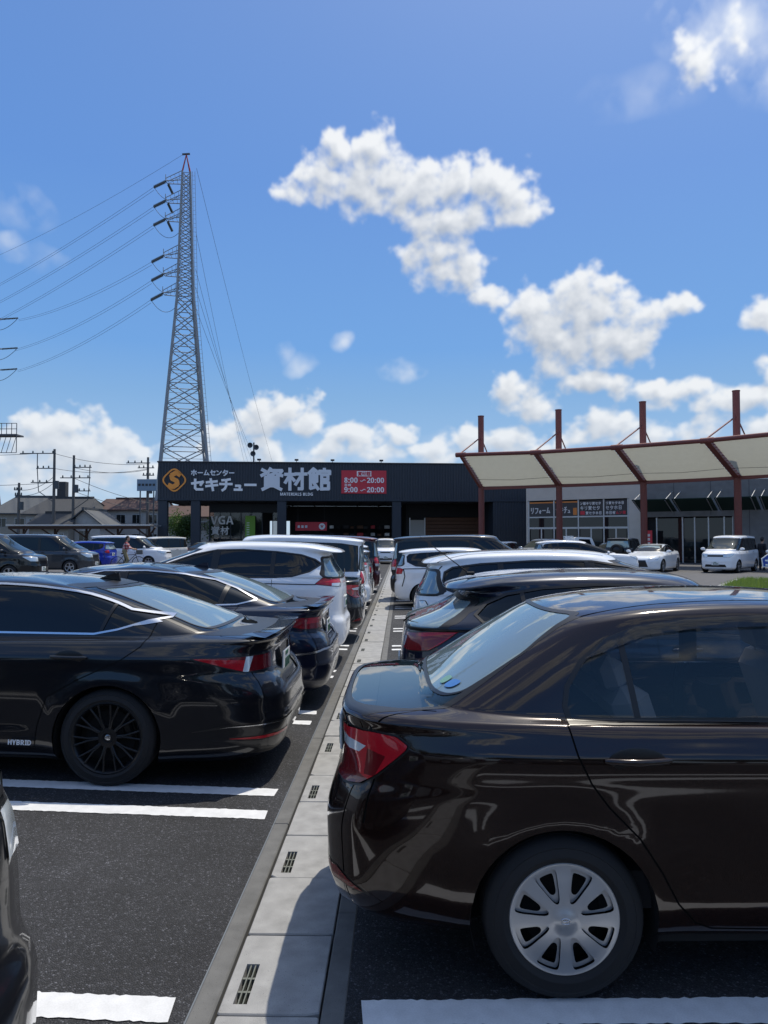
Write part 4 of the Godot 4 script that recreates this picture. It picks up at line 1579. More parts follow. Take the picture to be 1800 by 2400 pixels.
	car_door(c, V([0.955, 1.03, 0.99, 0.95, 1.11, 0.86, 1.38, 0.73, 1.60, 0.60, 1.66, 0.40, 1.68, 0.24, 2.26, 0.24, 2.22, 0.6, 2.20, 1.03]), Vector2(1.46, 0.875), 0.25)
	car_door(c, V([2.26, 0.24, 3.52, 0.24, 3.52, 0.8, 3.40, 1.03, 2.20, 1.03, 2.22, 0.6]), Vector2(2.45, 0.875), 0.25)
	var gar := cut(c.half, V([-0.1, 0.66, 0.30, 0.66, 0.34, 0.88, -0.1, 0.88]), REAR, Vector3(-1, 0, 0), 0.3)
	c.put("boot_garnish", both(pushed(gar, -0.008)), "paint")
	car_plate(c, 0.105, 0.765, false)
	car_mirrors(c, Vector3(3.22, 1.03, 0.98))
	c.opt.bumper_rear = V([-0.2, 0.1, 1.0, 0.1, 0.80, 0.58, 0.35, 0.60, 0.30, 0.68, -0.2, 0.69])
	c.opt.bumper_front = V([4.4, 0.1, 5.2, 0.1, 5.2, 0.62, 4.6, 0.62, 4.42, 0.5])
	return car_finish(c, 4.97, 0.9325)

# hatchbacks, wagons and vans from a few measures
func two_box(p: Dictionary) -> Car:
	var L: float = p.L
	var w: float = p.w
	var H: float = p.H
	var b: float = p.belt
	var hd: float = p.hood
	var rb: float = p.rb
	var rt: float = p.rt
	var cx: float = p.cowl
	var cy: float = p.cowl_y
	var wt: float = p.wst
	var tip: float = p.get("tip", rt + 0.02)
	var tm: float = p.get("tumble", 0.14)
	var nr: float = p.get("nr", 7.0)
	var bf: float = p.get("belt_front", b - 0.06)
	var gt: float = H - p.get("glass_top", 0.13)
	var my := (b + gt) * 0.5
	var f0: float = p.get("floor", 0.2)
	var rdrop: float = p.get("roof_drop", 0.03)
	var r := [
		[0.12, f0, L - 0.1, f0 - 0.02, w - 0.08, nr, 5] + flat5(f0),
		[0.025, f0 + 0.08, L - 0.03, f0 + 0.05, w - 0.03, nr, 5] + flat5(f0 + 0.07),
		[0.0, 0.45, L, 0.40, w - 0.008, nr, 4.5] + flat5(0.45),
		[p.get("bump", 0.005), 0.60, L, 0.55, w, nr, 4.5] + flat5(0.62),
		[p.get("bump", 0.005) + 0.05, 0.70, L - 0.02, 0.66, w, nr, 4.5] + [0.74, 0.74, 0.74, 0.72, 0.68],
		[rb - 0.03, b - 0.16, L - 0.06, hd - 0.10, w - 0.008, nr, 4.5] + [b - 0.14, b - 0.14, b - 0.15, bf - 0.12, hd - 0.08],
		[rb - 0.01, b - 0.03, L - 0.16, hd - 0.03, w - 0.03, nr, 4.5] + [b - 0.02, b - 0.03, b - 0.04, bf - 0.03, hd - 0.02],
		[rb, b, L - 0.28, hd, w - 0.045, nr, 5] + [b, b, b - 0.01, bf, hd],
		[rb + 0.005, b + 0.02, L - 0.5, hd + 0.04, w - 0.06, nr, 5] + [b + 0.02, b + 0.02, b + 0.01, bf + 0.015, hd + 0.04],
		[rb + 0.012, b + 0.04, cx, cy, w - 0.07, nr, 6] + [b + 0.04, b + 0.04, b + 0.03, bf + 0.03, cy - 0.02],
		[rb + 0.02, b + 0.06, cx - 0.05, cy + 0.03, w - 0.075, nr, 6] + [b + 0.06, b + 0.06, b + 0.05, bf + 0.05, cy],
		[lerpf(rb, rt, 0.55), my, lerpf(cx, wt, 0.55), my, w - 0.075 - tm * 0.4, nr, 6] + [my, my, my, my, my - 0.02],
		[rt, gt, wt, gt + 0.01, w - 0.075 - tm * 0.85, nr - 1, 6] + [gt - rdrop, gt + 0.005, gt + 0.02, gt + 0.01, gt - 0.03],
		[tip, H - 0.075 - rdrop, wt - 0.06, H - 0.075, w - 0.08 - tm, nr - 1, 5] + [H - 0.085 - rdrop, H - 0.07, H - 0.06, H - 0.07, H - 0.105],
		[tip + 0.03, H - 0.045 - rdrop, wt - 0.15, H - 0.045, w - 0.13 - tm, nr - 1.5, 5] + [H - 0.055 - rdrop, H - 0.042, H - 0.032, H - 0.042, H - 0.075],
		[tip + 0.35, H - 0.012 - rdrop * 0.4, wt - 0.45, H - 0.012, w * 0.5, 5, 4] + [H - 0.025, H - 0.012, H - 0.008, H - 0.012, H - 0.025],
		[tip + 0.8, H - 0.003, wt - 0.7, H - 0.003, w * 0.25, 4, 4] + flat5(H - 0.004),
		[lerpf(tip, wt, 0.5), H, lerpf(tip, wt, 0.5), H, 0.0, 4, 4] + flat5(H)]
	var c := car_start(r, {"wheels": p.wheels, "radius": p.radius, "arch": p.radius + 0.045, "flare": p.get("flare", 0.018), "track": w - 0.115, "floor": f0, "creases": p.get("creases", [[0.3, b - 0.12, L - 0.5, bf - 0.12, 0.012, 0.03, 0.0]])})
	car_side_glass(c, V(p.win), 0.018, p.get("frame", "trim_black"), p.get("glass", "glass_dark"), p.splits)
	var wb := w - 0.15
	var wu := w - tm - 0.16
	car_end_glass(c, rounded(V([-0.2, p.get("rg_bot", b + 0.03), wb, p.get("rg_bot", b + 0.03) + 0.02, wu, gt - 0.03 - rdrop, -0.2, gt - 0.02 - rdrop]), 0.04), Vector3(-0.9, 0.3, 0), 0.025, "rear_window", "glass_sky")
	car_end_glass(c, V([-0.2, cy + 0.045, w - 0.17, cy + 0.045, w - tm - 0.13, gt - 0.02, -0.2, gt]), Vector3(0.7, 0.7, 0), 0.025, "windscreen", "glass_green")
	for l in p.lamps:
		car_lamp(c, rounded(V(l[0]), 0.012), l[1], l[2], l[3], l[4] if l.size() > 4 else [], 0.006, l[2] == "headlamp")
	var gr := cut(c.half, V(p.get("grille", [-0.1, hd - 0.22, 0.45, hd - 0.22, 0.50, hd - 0.13, -0.1, hd - 0.13])), REAR, Vector3(1, 0, 0), 0.3)
	c.put("grille", both(pushed(gr, -0.006)), "trim_black")
	var lg := cut(c.half, V([-0.1, f0 + 0.10, w - 0.35, f0 + 0.10, w - 0.40, f0 + 0.22, -0.1, f0 + 0.22]), REAR, Vector3(1, 0, 0), 0.3)
	c.put("air_intake", both(pushed(lg, -0.01)), "trim_black")
	if p.has("low_black"):
		var lo := cut(c.half, V([-0.1, 0.1, w + 0.1, 0.1, w + 0.1, p.low_black, -0.1, p.low_black]), REAR, Vector3(-1, 0, 0), 0.25)
		c.put("bumper_insert", both(lo), "trim_black")
	for s in p.get("strips", []):
		car_strip(c, s[0], s[1], s[2], s[3])
	var d: Array = p.doors
	for k in 3:
		car_seam(c, [d[k], b + 0.0, d[k] + (0.02 if k > 0 else 0.0), 0.62, d[k] + (0.05 if k == 0 else 0.0), 0.28] if k > 0 or not p.has("door_curve") else p.door_curve)
	car_seam(c, [d[0] + 0.05, 0.28, d[2], 0.28])
	if p.has("roof_line"):
		car_seam(c, [tip + 0.04, w - tm - 0.16, wt - 0.2, w - tm - 0.18], TOP, Vector3.UP, 0.006)
	var hy: float = b - 0.11
	car_door(c, V([d[0], b + 0.03, d[0], 0.62, d[0] + 0.05, 0.28, d[1], 0.28, d[1] + 0.02, 0.62, d[1], b + 0.03]), Vector2(d[0] + 0.2, hy), 0.2)
	car_door(c, V([d[1], 0.28, d[2], 0.28, d[2] + 0.02, 0.62, d[2], b + 0.03, d[1], b + 0.03, d[1] + 0.02, 0.62]), Vector2(d[1] + 0.2, hy), 0.2)
	car_plate(c, surface_x(c.half, Vector2(0.0, p.get("plate", 0.78)), false) - 0.006, p.get("plate", 0.78), false, p.get("plate_mat", "plate_white"))
	car_plate(c, L + 0.004, 0.47, true, p.get("plate_mat", "plate_white"))
	# rear wiper and roof aerial
	var rx := surface_x(c.half, Vector2(0.0, b + 0.02), false)
	var wp := Soup.new()
	wp.tube([Vector3(rx - 0.01, b + 0.03, 0.0), Vector3(lerpf(rb, rt, 0.12) - 0.025, b + 0.09, 0.25), Vector3(lerpf(rb, rt, 0.2) - 0.025, b + 0.12, 0.42)], 0.007, 5)
	c.put("rear_wiper", wp, "rubber")
	if p.get("aerial", false):
		var a := Soup.new()
		a.tube([Vector3(tip + 0.22, H - 0.03, p.get("aerial_z", 0.0)), Vector3(tip - 0.02, H + 0.16, p.get("aerial_z", 0.0))], [0.006, 0.0035], 6)
		a.box(Vector3(tip + 0.22, H - 0.022, p.get("aerial_z", 0.0)), Vector3(0.07, 0.03, 0.03), Basis.IDENTITY, 0.008)
		c.put("roof_aerial", a, "rubber")
	car_mirrors(c, Vector3(p.get("mirror", cx - 0.45), cy + 0.03, w + 0.07), p.get("mirror_mat", "paint"))
	c.opt.bumper_rear = V([-0.2, 0.1, p.wheels[0] - p.radius * 0.8, 0.1, p.wheels[0] - p.radius - 0.1, 0.56, 0.25, 0.60, -0.2, 0.62])
	c.opt.bumper_front = V([p.wheels[1] + p.radius * 0.8, 0.1, L + 0.2, 0.1, L + 0.2, hd - 0.24, L - 0.3, hd - 0.24, p.wheels[1] + p.radius + 0.1, 0.5])
	return car_finish(c, L, w)

func hatch() -> Car:
	return two_box({"L": 4.46, "w": 0.8975, "H": 1.455, "belt": 1.03, "hood": 0.86, "rb": 0.10, "rt": 0.60, "tip": 0.42, "cowl": 3.25, "cowl_y": 0.98, "wst": 2.35, "tumble": 0.20, "nr": 5.0, "belt_front": 0.93, "roof_drop": 0.045, "glass_top": 0.13,
		"wheels": [0.86, 3.56], "radius": 0.32, "glass": "glass_dark",
		"win": [0.62, 1.165, 0.70, 1.235, 0.85, 1.295, 1.1, 1.335, 1.5, 1.352, 1.9, 1.34, 2.3, 1.29, 2.7, 1.15, 3.0, 1.0, 2.2, 0.995, 1.2, 1.04, 0.8, 1.09, 0.66, 1.125],
		"splits": [[0.015, [1.0, 0.9, 0.93, 1.5]], [0.045, [1.86, 0.9, 1.80, 1.5]]],
		"lamps": [[[-0.1, 1.015, 0.12, 1.035, 0.30, 1.055, 0.50, 1.065, 0.48, 1.045, 0.36, 0.965, 0.27, 0.915, 0.15, 0.90, -0.1, 0.90], 0.46, "tail_lamp", "lens_mid", [[V([0.20, 1.01, 0.50, 1.045, 0.50, 1.10, 0.20, 1.10]), "lens_red", "upper_lens"], [V([0.22, 0.90, 0.33, 0.90, 0.47, 1.03, 0.44, 1.035]), "lens_red", "brake_lens"], [V([0.06, 0.93, 0.10, 0.93, 0.12, 1.0, 0.06, 1.0]), "lens_clear", "reversing_lens"]]],
			[[4.7, 0.70, 4.25, 0.72, 4.0, 0.86, 4.3, 0.84, 4.7, 0.79], 0.4, "headlamp", "lens_clear"]],
		"doors": [1.02, 1.84, 2.98], "rg_bot": 1.06, "aerial": true, "plate": 0.72})

func mpv() -> Car:
	return two_box({"L": 4.50, "w": 0.89, "H": 1.67, "belt": 1.17, "hood": 1.00, "rb": 0.10, "rt": 0.30, "tip": 0.10, "cowl": 3.20, "cowl_y": 1.09, "wst": 2.12, "tumble": 0.16, "nr": 6.0, "belt_front": 1.08, "roof_drop": 0.05, "floor": 0.24,
		"wheels": [0.92, 3.60], "radius": 0.345,
		"win": [0.36, 1.385, 0.44, 1.435, 0.62, 1.492, 0.95, 1.525, 1.4, 1.54, 1.75, 1.525, 2.05, 1.46, 2.45, 1.31, 2.88, 1.145, 2.2, 1.165, 1.5, 1.19, 0.95, 1.205, 0.72, 1.225, 0.5, 1.29],
		"splits": [[0.03, [1.0, 0.9, 0.98, 1.7]], [0.05, [1.80, 0.9, 1.74, 1.7]]],
		"lamps": [[[-0.1, 1.11, 0.12, 1.085, 0.42, 1.115, 0.40, 1.14, 0.27, 1.25, 0.20, 1.315, 0.12, 1.25, -0.1, 1.22], 0.48, "tail_lamp", "lens_red", [[V([-0.1, 1.05, 0.2, 1.05, 0.2, 1.135, -0.1, 1.135]), "lens_clear", "reversing_lens"]]],
			[[4.7, 0.82, 4.25, 0.84, 4.0, 0.98, 4.3, 0.97, 4.7, 0.92], 0.4, "headlamp", "lens_clear"]],
		"doors": [0.98, 1.76, 2.85], "rg_bot": 1.20, "plate": 0.85, "strips": [[[0.40, 1.115, 1.0, 1.115, 3.3, 1.05], 0.006, "belt_line", "trim_black"]]})

func wagon() -> Car:
	return two_box({"L": 4.41, "w": 0.8475, "H": 1.585, "belt": 1.10, "hood": 0.95, "rb": 0.09, "rt": 0.24, "tip": 0.16, "cowl": 3.45, "cowl_y": 1.03, "wst": 2.25, "tumble": 0.15, "nr": 5.5, "belt_front": 0.99, "roof_drop": 0.05,
		"wheels": [0.90, 3.43], "radius": 0.305, "roof_line": true,
		"win": [0.40, 1.20, 0.37, 1.28, 0.39, 1.36, 0.47, 1.405, 0.75, 1.438, 1.3, 1.46, 1.9, 1.445, 2.3, 1.38, 2.8, 1.23, 3.2, 1.06, 2.2, 1.06, 1.2, 1.10, 0.7, 1.14, 0.48, 1.17],
		"splits": [[0.03, [0.98, 0.9, 0.95, 1.6]], [0.05, [1.92, 0.9, 1.86, 1.6]]],
		"lamps": [[[-0.1, 1.06, 0.18, 1.08, 0.22, 1.0, 0.20, 0.80, -0.1, 0.78], 0.52, "tail_lamp", "lens_clear", [[V([-0.1, 0.7, 0.3, 0.7, 0.3, 0.90, -0.1, 0.90]), "lens_red", "brake_lens"]]],
			[[4.6, 0.76, 4.2, 0.78, 3.9, 0.93, 4.3, 0.92, 4.6, 0.86], 0.4, "headlamp", "lens_clear"]],
		"doors": [0.98, 1.88, 3.0], "rg_bot": 1.13, "aerial": true, "aerial_z": 0.35, "plate": 0.86})

func compact() -> Car:
	return two_box({"L": 4.0, "w": 0.8475, "H": 1.50, "belt": 1.02, "hood": 0.93, "rb": 0.07, "rt": 0.22, "tip": 0.12, "cowl": 3.15, "cowl_y": 1.01, "wst": 2.3, "tumble": 0.14, "nr": 7.0, "belt_front": 0.97, "roof_drop": 0.03,
		"wheels": [0.72, 3.22], "radius": 0.300,
		"win": [0.35, 1.16, 0.34, 1.28, 0.40, 1.335, 0.7, 1.36, 1.3, 1.38, 1.9, 1.365, 2.2, 1.31, 2.6, 1.17, 2.9, 1.03, 2.0, 1.01, 1.0, 1.01, 0.55, 1.06],
		"splits": [[0.03, [0.86, 0.9, 0.84, 1.6]], [0.05, [1.72, 0.9, 1.68, 1.6]]],
		"lamps": [[[-0.1, 1.0, 0.14, 1.02, 0.24, 0.98, 0.20, 0.86, -0.1, 0.84], 0.55, "tail_lamp", "lens_red", []],
			[[4.2, 0.72, 3.85, 0.74, 3.6, 0.92, 3.9, 0.90, 4.2, 0.84], 0.35, "headlamp", "lens_clear"]],
		"doors": [0.86, 1.70, 2.7], "rg_bot": 1.05, "plate": 0.78, "strips": [[[0.24, 0.985, 0.8, 0.985], 0.010, "lamp_line", "trim_black"], [[0.24, 0.99, 0.27, 0.80, 0.20, 0.55], 0.012, "lamp_line", "trim_black"]]})

func minivan() -> Car:
	return two_box({"L": 4.70, "w": 0.8475, "H": 1.83, "belt": 1.08, "hood": 1.00, "rb": 0.06, "rt": 0.18, "tip": 0.10, "cowl": 4.10, "cowl_y": 1.12, "wst": 3.15, "tumble": 0.10, "nr": 9.0, "belt_front": 1.02, "roof_drop": 0.02, "glass_top": 0.16,
		"wheels": [0.92, 3.77], "radius": 0.315,
		"win": [0.22, 1.14, 0.26, 1.62, 0.6, 1.655, 1.6, 1.67, 2.7, 1.655, 3.05, 1.60, 3.5, 1.33, 3.78, 1.11, 3.0, 1.06, 1.5, 1.10],
		"splits": [[0.05, [1.15, 0.9, 1.15, 1.9]], [0.06, [2.35, 0.9, 2.32, 1.9]], [0.03, [3.3, 0.9, 3.22, 1.9]]],
		"lamps": [[[-0.1, 1.36, 0.17, 1.36, 0.20, 1.06, 0.16, 0.86, -0.1, 0.86], 0.62, "tail_lamp", "lens_red", [[V([-0.1, 0.86, 0.2, 0.86, 0.2, 0.95, -0.1, 0.95]), "lens_clear", "reversing_lens"]]],
			[[4.9, 0.74, 4.5, 0.76, 4.2, 0.95, 4.5, 0.94, 4.9, 0.90], 0.36, "headlamp", "lens_clear"]],
		"doors": [1.20, 2.33, 3.45], "rg_bot": 1.16, "plate": 0.86, "mirror": 3.55})

func kei_van() -> Car:
	return two_box({"L": 3.395, "w": 0.7375, "H": 1.78, "belt": 1.04, "hood": 1.0, "rb": 0.04, "rt": 0.10, "tip": 0.06, "cowl": 2.95, "cowl_y": 1.12, "wst": 2.55, "tumble": 0.08, "nr": 10.0, "belt_front": 1.02, "roof_drop": 0.02, "glass_top": 0.16,
		"wheels": [0.42, 2.94], "radius": 0.275,
		"win": [0.16, 1.10, 0.18, 1.58, 0.5, 1.62, 1.5, 1.63, 2.3, 1.61, 2.5, 1.5, 2.72, 1.10, 1.6, 1.06],
		"splits": [[0.05, [0.62, 0.9, 0.62, 1.9]], [0.05, [1.45, 0.9, 1.43, 1.9]], [0.02, [2.4, 0.9, 2.36, 1.9]]],
		"lamps": [[[-0.1, 1.12, 0.10, 1.12, 0.12, 0.84, -0.1, 0.84], 0.56, "tail_lamp", "lens_red", []],
			[[3.6, 0.76, 3.25, 0.77, 3.12, 0.95, 3.3, 0.97, 3.6, 0.95], 0.36, "headlamp", "lens_clear"]],
		"doors": [0.68, 1.45, 2.50], "rg_bot": 1.10, "plate": 0.70, "plate_mat": "plate_yellow", "mirror": 2.6})

func off_roader() -> Car:
	var c := two_box({"L": 3.55, "w": 0.80, "H": 1.72, "belt": 1.10, "hood": 1.06, "rb": 0.04, "rt": 0.08, "tip": 0.05, "cowl": 2.55, "cowl_y": 1.10, "wst": 2.25, "tumble": 0.08, "nr": 10.0, "belt_front": 1.08, "roof_drop": 0.01, "glass_top": 0.16, "floor": 0.3,
		"wheels": [0.70, 2.95], "radius": 0.345, "flare": 0.05,
		"win": [0.16, 1.16, 0.17, 1.54, 0.5, 1.56, 1.5, 1.57, 2.15, 1.55, 2.36, 1.14, 1.6, 1.13],
		"splits": [[0.07, [1.05, 0.9, 1.05, 1.9]]],
		"lamps": [[[-0.1, 0.62, 0.10, 0.62, 0.12, 0.5, -0.1, 0.5], 0.5, "tail_lamp", "lens_red", []],
			[[3.8, 0.80, 3.45, 0.80, 3.42, 0.95, 3.8, 0.95], 0.40, "headlamp", "lens_clear"]],
		"doors": [1.05, 1.10, 2.45], "rg_bot": 1.16, "plate": 0.55, "plate_mat": "plate_yellow", "mirror": 2.3})
	var t := Soup.new()
	t.add(tyre_soup(0.34, 0.21, 0.19), Transform3D(Basis(Vector3(0, 0, 1), Vector3(0, 1, 0), Vector3(-1, 0, 0)), Vector3(-0.11, 1.02, 0.0)))
	var at := c.put("spare_wheel", t, "tyre")
	var d := Soup.new()
	d.lathe([Vector2(0, 0.02), Vector2(0.20, 0.02), Vector2(0.215, 0.0)], 24)
	var dd := Soup.new()
	dd.add(d, Transform3D(Basis(Vector3(0, 0, 1), Vector3(0, 1, 0), Vector3(-1, 0, 0)), Vector3(-0.16, 1.02, 0.0)))
	c.put("spare_wheel_cover", dd, "trim_black", at)
	return c

# ---------------------------------------------------------------- ground, gutter, painted lines
func build_ground() -> void:
	var s := Soup.new()
	var xs := [-700.0, -60.0, -20.0, -6.27, -4.0, -2.0, -0.775]
	for side in 2:
		for i in xs.size() - 1:
			var a: float = xs[i]
			var b: float = xs[i + 1]
			for z in [[-900.0, -90.0], [-90.0, -40.0], [-40.0, -12.0], [-12.0, 12.0], [12.0, 300.0]]:
				s.face(Vector3(a, gy(a), z[0]), Vector3(b, gy(b), z[0]), Vector3(b, gy(b), z[1]), Vector3(a, gy(a), z[1]), Vector3.UP)
		xs = [-0.205, 1.0, 3.0, 6.0, 20.0, 60.0, 700.0]
	s.face(Vector3(-0.775, 0, -900), Vector3(-0.205, 0, -900), Vector3(-0.205, 0, -56), Vector3(-0.775, 0, -56), Vector3.UP)
	structure("ground", s.mesh(), M.asphalt)
	# older, paler surface of the drive on the right
	var dr := Soup.new()
	dr.face(Vector3(6.05, 0.128, -80), Vector3(60, 0.128, -80), Vector3(60, 0.128, 40), Vector3(6.05, 0.128, 40), Vector3.UP)
	structure("driveway", dr.mesh(), M.asphalt_old)
	var dl := Soup.new()
	dl.face(Vector3(-60, gy(-9) + 0.004, -62), Vector3(-6.4, gy(-9) + 0.004, -62), Vector3(-6.4, gy(-9) + 0.004, 40), Vector3(-60, gy(-9) + 0.004, 40), Vector3.UP)
	structure("driveway", dl.mesh(), M.asphalt_old)
	# gutter: kerb stones each side, lids between, a dark drain below
	var g := Node3D.new()
	g.name = "gutter"
	g.set_meta("kind", "structure")
	add_child(g)
	var pit := Soup.new()
	pit.face(Vector3(-0.66, -0.30, -56), Vector3(-0.30, -0.30, -56), Vector3(-0.30, -0.30, 4), Vector3(-0.66, -0.30, 4), Vector3.UP)
	pit.face(Vector3(-0.775, -0.16, -56), Vector3(-0.205, -0.16, -56), Vector3(-0.205, -0.16, 4), Vector3(-0.775, -0.16, 4), Vector3.UP)
	part(g, "drain", pit.mesh(), M.pit)
	var pitch := 0.565
	var lids := []
	for v in 3:
		lids.append([lid_mesh(v, false, pitch), lid_mesh(v, true, pitch)])
	var gr := grate_mesh()
	for k in 100:
		var z := 0.835 - pitch * k
		if z < -54.5:
			break
		var slot := k % 2 == 1
		var o := part(g, "lid", lids[(k * 7) % 3][1 if slot else 0], M.concrete_lid, Vector3(-0.484 + rng.randf_range(-0.002, 0.002), rng.randf_range(-0.004, 0.003), z))
		o.rotation = Vector3(rng.randf_range(-0.004, 0.004), rng.randf_range(-0.003, 0.003), rng.randf_range(-0.004, 0.004))
		if slot:
			part(o, "grating", gr, M.grate)
	var kl := 2.0
	var kerbs := [kerb_mesh(0.088, kl, 1), kerb_mesh(0.088, kl, 2)]
	for sx in [-0.727, -0.247]:
		for k in 30:
			var z := 2.3 - kl * k - (0.0 if sx < -0.5 else 0.9)
			if z < -54.5:
				break
			var o := part(g, "kerb_stone", kerbs[k % 2], M.concrete_kerb, Vector3(sx, rng.randf_range(-0.002, 0.002), z))
	# white double lines between the bays
	for side in [-1, 1]:
		for k in range(-2, 14):
			var zc := -(2.64 + 2.41 * k)
			for d in [-0.21, 0.21]:
				if zc + d > 0.5:
					continue
				var x0: float = -0.845 if side < 0 else -0.15
				var len := 4.6
				var o := structure("bay_line", line_mesh(len, 0.15, side, 100 + k * 7 + int(d * 10), x0), M.line_paint, Vector3(0, 0, zc + d))

func lid_mesh(v: int, slot: bool, pitch: float) -> ArrayMesh:
	var w := 0.372
	var l := pitch - 0.007
	var r := RandomNumberGenerator.new()
	r.seed = 50 + v
	var out := PackedVector2Array()
	# outline with chipped corners, x across, y along
	var cx := [r.randf_range(0.004, 0.02), r.randf_range(0.004, 0.012), r.randf_range(0.004, 0.03), r.randf_range(0.004, 0.012)]
	if v == 0:
		cx[3] = 0.034
	if v == 1:
		cx[2] = 0.026
	var h := Vector2(w / 2, l / 2)
	out.append_array([Vector2(-h.x + cx[0], -h.y), Vector2(-0.05, -h.y + 0.001), Vector2(0.06, -h.y + r.randf_range(0, 0.004)), Vector2(h.x - cx[1], -h.y), Vector2(h.x, -h.y + cx[1] * 0.6)])
	out.append_array([Vector2(h.x, h.y - cx[2] * 0.5), Vector2(h.x - cx[2] * 2.0, h.y), Vector2(0.02, h.y - r.randf_range(0.0, 0.003)), Vector2(-h.x + cx[3], h.y), Vector2(-h.x, h.y - cx[3]), Vector2(-h.x, -h.y + cx[0] * 0.5)])
	var s := Soup.new()
	var up := Transform3D(Basis(Vector3(1, 0, 0), Vector3(0, 0, 1), Vector3(0, 1, 0)), Vector3.ZERO)
	var top := grown(out, -0.004)
	var holes := [V([-0.140, -0.05, -0.088, -0.05, -0.088, 0.22, -0.140, 0.22])] if slot else []
	var body := Soup.new()
	# top face
	var tri := Geometry2D.triangulate_polygon(top)
	for k in range(0, tri.size(), 3):
		body.tri_n(Vector3(top[tri[k]].x, 0, top[tri[k]].y), Vector3(top[tri[k + 1]].x, 0, top[tri[k + 1]].y), Vector3(top[tri[k + 2]].x, 0, top[tri[k + 2]].y), Vector3.UP, Vector3.UP, Vector3.UP)
	for hp in holes:
		cut(body, hp, TOP)
	s.add(body)
	for i in out.size():
		var a := out[i]
		var b := out[(i + 1) % out.size()]
		var n := Vector3(b.y - a.y, 0, a.x - b.x)
		if n.dot(Vector3(a.x, 0, a.y)) < 0:
			n = -n
		s.face(Vector3(a.x, -0.005, a.y), Vector3(b.x, -0.005, b.y), Vector3(b.x, -0.07, b.y), Vector3(a.x, -0.07, a.y), n)
	# chamfer
	for i in mini(out.size(), top.size()):
		var a := out[i]
		var b := out[(i + 1) % out.size()]
		var bi := nearest(top, a)
		var bj := nearest(top, b)
		s.face(Vector3(a.x, -0.005, a.y), Vector3(b.x, -0.005, b.y), Vector3(bj.x, 0, bj.y), Vector3(bi.x, 0, bi.y), Vector3.UP)
	if slot:
		# walls of the opening
		var q: PackedVector2Array = holes[0]
		for i in 4:
			var a := q[i]
			var b := q[(i + 1) % 4]
			var n := (Vector2(-0.114, 0.085) - (a + b) * 0.5)
			s.face(Vector3(a.x, 0, a.y), Vector3(b.x, 0, b.y), Vector3(b.x, -0.09, b.y), Vector3(a.x, -0.09, a.y), Vector3(n.x, 0, n.y))
	return s.mesh()

func nearest(p: PackedVector2Array, q: Vector2) -> Vector2:
	var best := p[0]
	for v in p:
		if v.distance_squared_to(q) < best.distance_squared_to(q):
			best = v
	return best

func grate_mesh() -> ArrayMesh:
	var s := Soup.new()
	for k in 2:
		s.slab(Vector3(-0.125 + 0.018 * k, -0.03, -0.05), Vector3(-0.120 + 0.018 * k, -0.004, 0.22))
	for k in 2:
		s.slab(Vector3(-0.140, -0.032, 0.034 + 0.09 * k), Vector3(-0.088, -0.007, 0.046 + 0.09 * k))
	return s.mesh()

func kerb_mesh(w: float, l: float, sd: int) -> ArrayMesh:
	var s := Soup.new()
	s.box(Vector3(0, -0.077, 0), Vector3(w, 0.16, l - 0.006), Basis.IDENTITY, 0.006)
	return s.mesh()

# a painted line with ragged edges that follows the slope
func line_mesh(len: float, wd: float, side: int, sd: int, x0: float) -> ArrayMesh:
	var r := RandomNumberGenerator.new()
	r.seed = sd
	var n := 220
	var s := Soup.new()
	var pa := Vector3.ZERO
	var pb := Vector3.ZERO
	for i in n + 1:
		var x := x0 + side * len * i / n
		var j := r.randf_range(-0.006, 0.006)
		var e := r.randf_range(-0.0055, 0.0055)
		var f := r.randf_range(-0.0055, 0.0055)
		if i == 0:
			j = 0.0
		var y := gy(x) + 0.004
		var a := Vector3(x + j, y, -wd / 2 + e)
		var b := Vector3(x + j + (r.randf_range(-0.015, 0.015) if i == 0 else 0.0), y, wd / 2 + f)
		if i > 0:
			s.face(pa, a, b, pb, Vector3.UP)
		pa = a
		pb = b
	return s.mesh()

